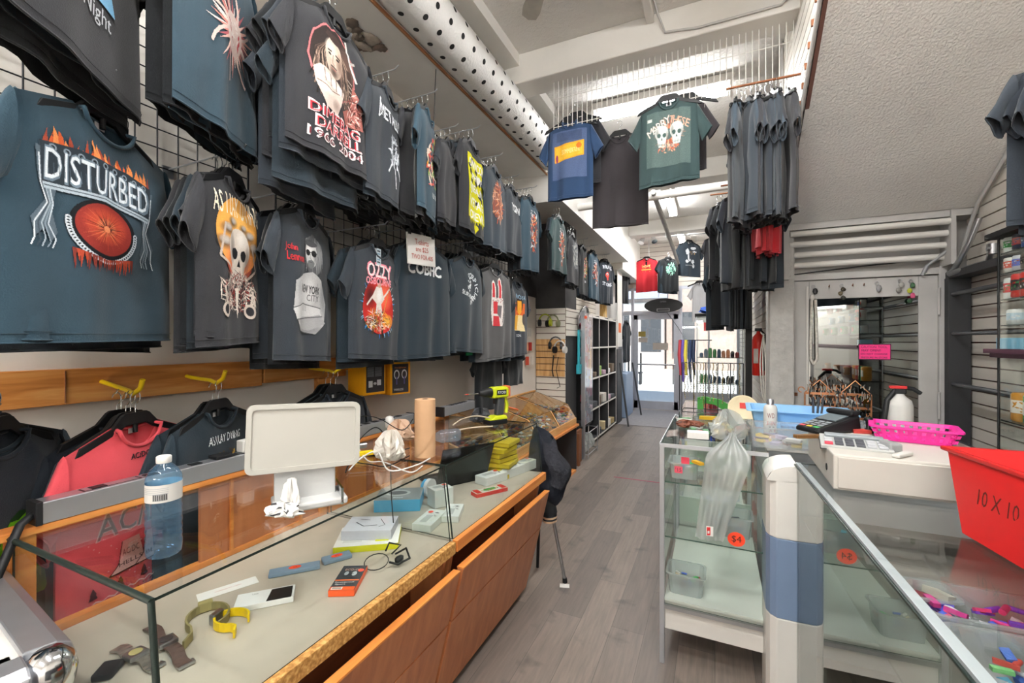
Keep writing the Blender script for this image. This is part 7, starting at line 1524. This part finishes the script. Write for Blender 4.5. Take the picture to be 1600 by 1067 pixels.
MB().box(-.045, .03, -.012, .012, .262, .278).build('red_handle', flat('c03030'), fe, .003); MB().tube([(.02, 0, .27), (.06, 0, .262), (.09, 0, .24)], .011, 8).build('lever', 'black', fe); MB().tube([(-.02, 0, .25), (-.06, -.02, .2), (-.075, -.03, .1), (-.07, -.02, .0)], .013, 8).build('hose', 'black', fe)
cd2 = empty('copper_jewelry_stand', 'copper wire jewelry stand crowded with earrings in front of the mirror', 'jewelry stand', (.72, 3.58, 1.0))
mb = MB()
for s in (0, 1):
    x0 = -.16+s*.20; w = .17
    for x in (x0, x0+w): mb.cyl((x, .02*s, -1.0+.0 if False else 0), (x, .02*s, .20), .005, n=6)
    for z in (.03, .10, .19): mb.box(x0, x0+w, .02*s-.004, .02*s+.004, z, z+.016)
    mb.tube([(x0, .02*s, .20), (x0+w/2, .02*s, .29), (x0+w, .02*s, .20)], .004, 6).tube([(x0-.02+.018*math.cos(q), .02*s, .22+.018*math.sin(q)) for q in [i*.6 for i in range(9)]], .004, 5)
mb.build('copper_frame', mat('copper', 'c88a62', .35, .7), cd2)
MB().box(-.18, .24, -.05, .07, -1.0, .0).build('pedestal', 'dark', cd2)
mb = MB(); r = random.Random(12)
for k in range(300): x = r.uniform(-.15, .20); z = r.uniform(.0, .27); mb.cyl((x, -.008, z), (x+r.uniform(-.006, .006), -.01, z-r.uniform(.01, .04)), .0035, n=4, mi=k % 2 if k % 5 else 2)
tag(mb.build('earrings', [M['grid'], M['chain_silver'], M['copper']], loc=(.72, 3.58, 1.0)), 'dark and silver earrings hanging on the copper stand', 'earrings', kind='stuff')
# ---------------------------------------------------------------- tall glass case by the street window
tg = empty('tall_glass_case', 'tall glass tower case near the street window', 'display case', (0, 0, 0))
tx0, tx1, ty0, ty1 = -.26, .40, 7.3, 7.75
MB().box(tx0-.02, tx1+.02, ty0-.02, ty1+.02, 1.93, 1.975).build('top_board', 'black', tg); MB().box(tx0, tx1, ty0, ty1, 0, .12).build('base', 'black', tg)
for x in (tx0, tx1-.012):
    for y in (ty0, ty1-.012): MB().box(x, x+.012, y, y+.012, .12, 1.93).build('post', 'alu', tg)
for z in (.5, .9, 1.3): MB().pane((tx0+.01, ty0+.01, z), (tx1-.01, ty0+.01, z), (tx1-.01, ty1-.01, z), (tx0+.01, ty1-.01, z), .006).build('glass_shelf', ['glass_green', 'gedge_g'], tg)
MB().pane((tx0, ty0, .12), (tx1, ty0, .12), (tx1, ty0, 1.93), (tx0, ty0, 1.93), .004).build('front_pane', ['glass', 'gedge'], tg)
r = random.Random(14)
for z, n, nm in ((1.306, 9, 'upper'), (.906, 9, 'middle'), (.506, 8, 'lower')):
    for k in range(n):
        h = r.uniform(.06, .15); tag(MB().lathe([(.026, 0), (.028, h*.7), (.016, h)], n=12).build('small_bottle', flat(r.choice(['2a2c30', '3a4a5a', '3a8a4a', 'c87a50', '7a8a9a', '2a4a6a', '8a3a3a'])), loc=(tx0+.07+k*.062, 7.45+.07*(k % 2), z)), 'small dark bottle on the %s shelf of the tall glass case' % nm, 'bottle', 'bottles on the %s shelf of the tall case' % nm)
crumple('blue_garment', 'crumpled bright blue garment on top of the tall case', 'garment', (.05, 7.5, 1.977), .24, .14, .11, [flat('2a54b8'), flat('4a6a90')], 81)
tag(MB().box(.33, .40, 5.9, 5.97, 0, 3.1).build('black_post', 'dark'), 'tall black post at the stair wall', 'post')
ex = empty('red_extinguisher', 'red fire extinguisher with white tag on the stair wall', 'fire extinguisher', (.385, 4.9, 1.22))
MB().lathe([(.05, 0), (.055, .01), (.055, .34), (.045, .38), (.018, .41), (.015, .43)], n=28).build('cylinder', flat('c8281e', .35), ex); MB().box(-.03, .03, -.015, .015, .43, .46).build('valve', 'black', ex); MB().box(-.045, -.005, -.058, -.05, .12, .26).build('white_tag', 'paper', ex)
MB().tube([(.02, 0, .44), (.05, -.04, .40), (.05, -.05, .2), (.045, -.045, .05)], .010, 6).build('hose', 'black', ex)
mb = MB(); r = random.Random(15)
for k in range(5): mb.tube(smooth_path([(.40, 4.55, 1.62-.02*k), (.37+.02*k, 4.52, 1.4), (.38+.015*k, 4.5, 1.1+.03*k), (.41, 4.5, .98-.04*k), (.36+.02*k, 4.52, .86)]), .006, 5)
tag(mb.build('white_cable_bundle', flat('d8d4cc')), 'tangle of white cables hanging right of the red extinguisher', 'cable bundle')
# ---------------------------------------------------------------- right wall: black shelf frame, glass tower with cans
bf = empty('black_shelf_frame', 'black wooden shelf frame with hanging rods on the right slat wall', 'shelf frame', (0, 0, 0))
MB().box(1.395, XR-.012, YM-.10, YM-.02, .3, 1.97).build('side_panel', 'dark', bf, .002)
MB().box(1.40, XR-.012, 1.6, YM-.02, 1.965, 2.01).build('top_board', 'dark', bf, .002)
MB().box(1.40, XR-.012, 1.6, 1.63, .3, 1.965).build('side_panel', 'dark', bf, .002)
for z, r_ in ((1.86, .014), (1.60, .012), (1.27, .014), (.90, .014)): MB().cyl((1.42, 1.63, z), (1.42, YM-.09, z), r_, n=8).build('rod', 'dkgrey', bf)
gc = empty('glass_tower', 'narrow glass tower of cans and boxes at the right edge', 'display case', (0, 0, 0))
gx0, gx1, gy0, gy1 = 1.21, 1.385, .75, 2.83
tag(MB().box(1.492, 1.503, -1.2, 2.3, .3, 1.96).build('black_board', 'dark'), 'black board on the right wall behind the glass tower', 'board')
MB().box(gx0-.03, gx1, gy0, gy1+.05, 2.035, 2.06).build('top_board', 'black', gc); MB().box(gx0-.035, gx1, gy0, gy1+.05, 1.495, 1.515).box(gx0-.02, gx1, gy0, gy1+.03, 1.475, 1.495).build('ledge', flat('4a2a38'), gc)
for z in (.9, 1.18, 1.62, 1.74, 1.86, 1.955): MB().pane((gx0+.006, gy0, z), (gx1, gy0, z), (gx1, gy1, z), (gx0+.006, gy1, z), .006).build('glass_shelf', ['glass_green', 'gedge'], gc)
MB().pane((gx0, gy0, .1), (gx0, gy0, 2.03), (gx0, gy1, 2.03), (gx0, gy1, .1), .004).pane((gx0, gy1, .1), (gx0, gy1, 2.03), (gx1, gy1, 2.03), (gx1, gy1, .1), .004).build('side_pane', ['glass', 'gedge'], gc)
MB().box(gx0, gx1, gy0, gy1, 0, .1).build('base', 'dark', gc)
for (x, y) in ((gx0-.003, gy1-.005), (gx1-.01, gy1-.005)): MB().cyl((x, y, .1), (x, y, 2.03), .005, n=6).build('post', 'black' if x < 1.3 else 'alu', gc)
def can(x, y, z, r_, h, cols, label, txt=None):
    t = empty('drink_can', label, 'can', (x, y, z)); t['group'] = 'cans and jars in the glass tower'; MB().lathe([(r_*.85, 0), (r_, h*.05), (r_, h*.93), (r_*.85, h)], n=20).build('can_body', flat(cols[0], .3), t)
    a = Art().R(-r_*1.2, r_*1.2, h*.3, h*.75, cols[1]).scrib(0, h*.5, r_, h*.2, 10, .004, [cols[2], cols[0]], int(x*100))
    a.build('can_print', lambda q, w, l: Vector((-(r_+.0006+l*.2)*math.cos(q/r_+.5), -(r_+.0006+l*.2)*math.sin(q/r_+.5), w)), t, maxe=.008)
can(1.24, 2.80, 1.961, .026, .068, ('e0e4e0', '3a9a4a', 'f0f0f0'), 'green and white can on the top tower shelf')
can(1.24, 2.735, 1.961, .026, .070, ('26304a', 'c83a34', '3a4a7a'), 'blue and red can on the top tower shelf'); can(1.24, 2.67, 1.961, .026, .070, ('3a5aa0', '2a3a6a', 'c0c8d8'), 'plain blue can on the top tower shelf')
can(1.24, 2.80, 1.867, .026, .068, ('d8d4cc', 'd05038', 'f0f0f0'), 'white and red can on the second tower shelf'); can(1.24, 2.735, 1.867, .026, .068, ('c8c8cc', '5a6ac0', 'a05a50'), 'grey and blue can on the second tower shelf'); can(1.24, 2.67, 1.867, .028, .068, ('6a6258', '2a2a2a', 'b8a890'), 'dark round tin on the second tower shelf')
can(1.24, 2.80, 1.747, .026, .095, ('d8dcd8', 'c83a3a', '4a8a50'), 'red and white can on the third tower shelf'); can(1.24, 2.735, 1.747, .030, .105, ('c82a24', '2a2a2c', '3a8a50'), 'red and black jar on the third tower shelf'); can(1.24, 2.67, 1.747, .030, .105, ('c82a24', '1f2a24', 'd0d0d0'), 'red and black jar nearer on the third tower shelf')
can(1.25, 2.78, 1.627, .034, .07, ('e4e4e2', 'c8dce8', 'f0f0f0'), 'white tub on the fourth tower shelf')
for k in range(14):
    can(1.30, 2.42-.11*k, (1.187, 1.627, 1.747, 1.867)[k % 4], .032, .09, [('c8782a', 'e8e0d0', 'b83a30'), ('3a9a5a', 'c83a34', 'e0e0e0'), ('6aa0c8', 'e8e8e8', '3a5a8a'), ('b83a30', '2a2a2c', 'd0d0d0')][k % 4],
        '%s tin in the near part of the glass tower' % ['amber', 'green', 'pale blue', 'red'][k % 4])
box_thing('light_blue_box', 'light blue box on the ledge of the glass tower', 'box', (1.26, 2.77, 1.516), (.09, .16, .05), .1, ['8ac4e0', '8ac4e0'])
for k, (y, c_, d) in enumerate(((2.75, 'c88a30', 'amber'), (2.66, '3a9a5a', 'green'), (2.56, 'b83a30', 'red'), (2.46, 'd8a040', 'orange'))):
    can(1.27, y+.03, 1.187, .04, .13, (c_, 'e8e0d8', c_), d+' jar on the lower tower shelf'); can(1.27, y+.03, .907, .04, .13, (c_, 'c83a34', 'e8e0d8'), d+' jar on the bottom tower shelf')

for o in var:                                            # the shirts copied above leave no stray originals
    for ch in list(o.children): bpy.data.objects.remove(ch)
    bpy.data.objects.remove(o)

UNDER = {'cover_print': ('carton',), 'lettering': ('card', 'panel', 'motor_housing'), 'handwriting': ('card',), 'clip': ('card',), 'keypad': ('body',), 'key': ('body',), 'keys': ('keyboard_base',), 'label_print': ('bottle_label',), 'can_print': ('can_body',),
         'marker_writing': ('bin_body',), 'red_logo': ('film',), 'hinge': ('door_panel',), 'latch': ('door_panel',), 'mirror_pane': ('door_panel',), 'push_bar': ('door_frame',), 'door_closer': ('door_frame',), 'strap': ('door_frame',), 'notice': ('door_pane',), 'socket': ('housing',),
         'nameplate': ('housing',), 'nameplate_face': ('housing',), 'drawer_edge': ('drawer_front',), 'buckle': ('strap',), 'dial': ('case',), 'name_plate': ('motor_housing',), 'drill_bit': ('chuck',), 'bit_tip': ('chuck',), 'trigger': ('grip',), 'lock': ('drawer_front',),
         'cuff': ('sleeve',), 'panel_rib': ('sliding_panel',), 'red_label': ('lid',), 'deck_trim': ('deck',), 'core': ('roll',), 'stand_base': ('stand',), 'silver_trim': ('stand',), 'ear_cushion': ('ear_cup',)}
for o in list(COL.objects):                              # small pieces go one level down, under the part they sit on
    k = o.name.split('.')[0]
    if k in UNDER and o.parent is not None and o.parent.parent is None and 'category' in o.parent or (k in ('hinge', 'latch', 'mirror_pane', 'push_bar', 'door_closer', 'strap', 'notice') and o.parent is not None and o.parent.name.startswith('door_')):
        for q in list(o.parent.children):
            if q.name.split('.')[0] in UNDER[k] and q is not o and q.matrix_basis == Matrix.Identity(4): o.parent = q; break
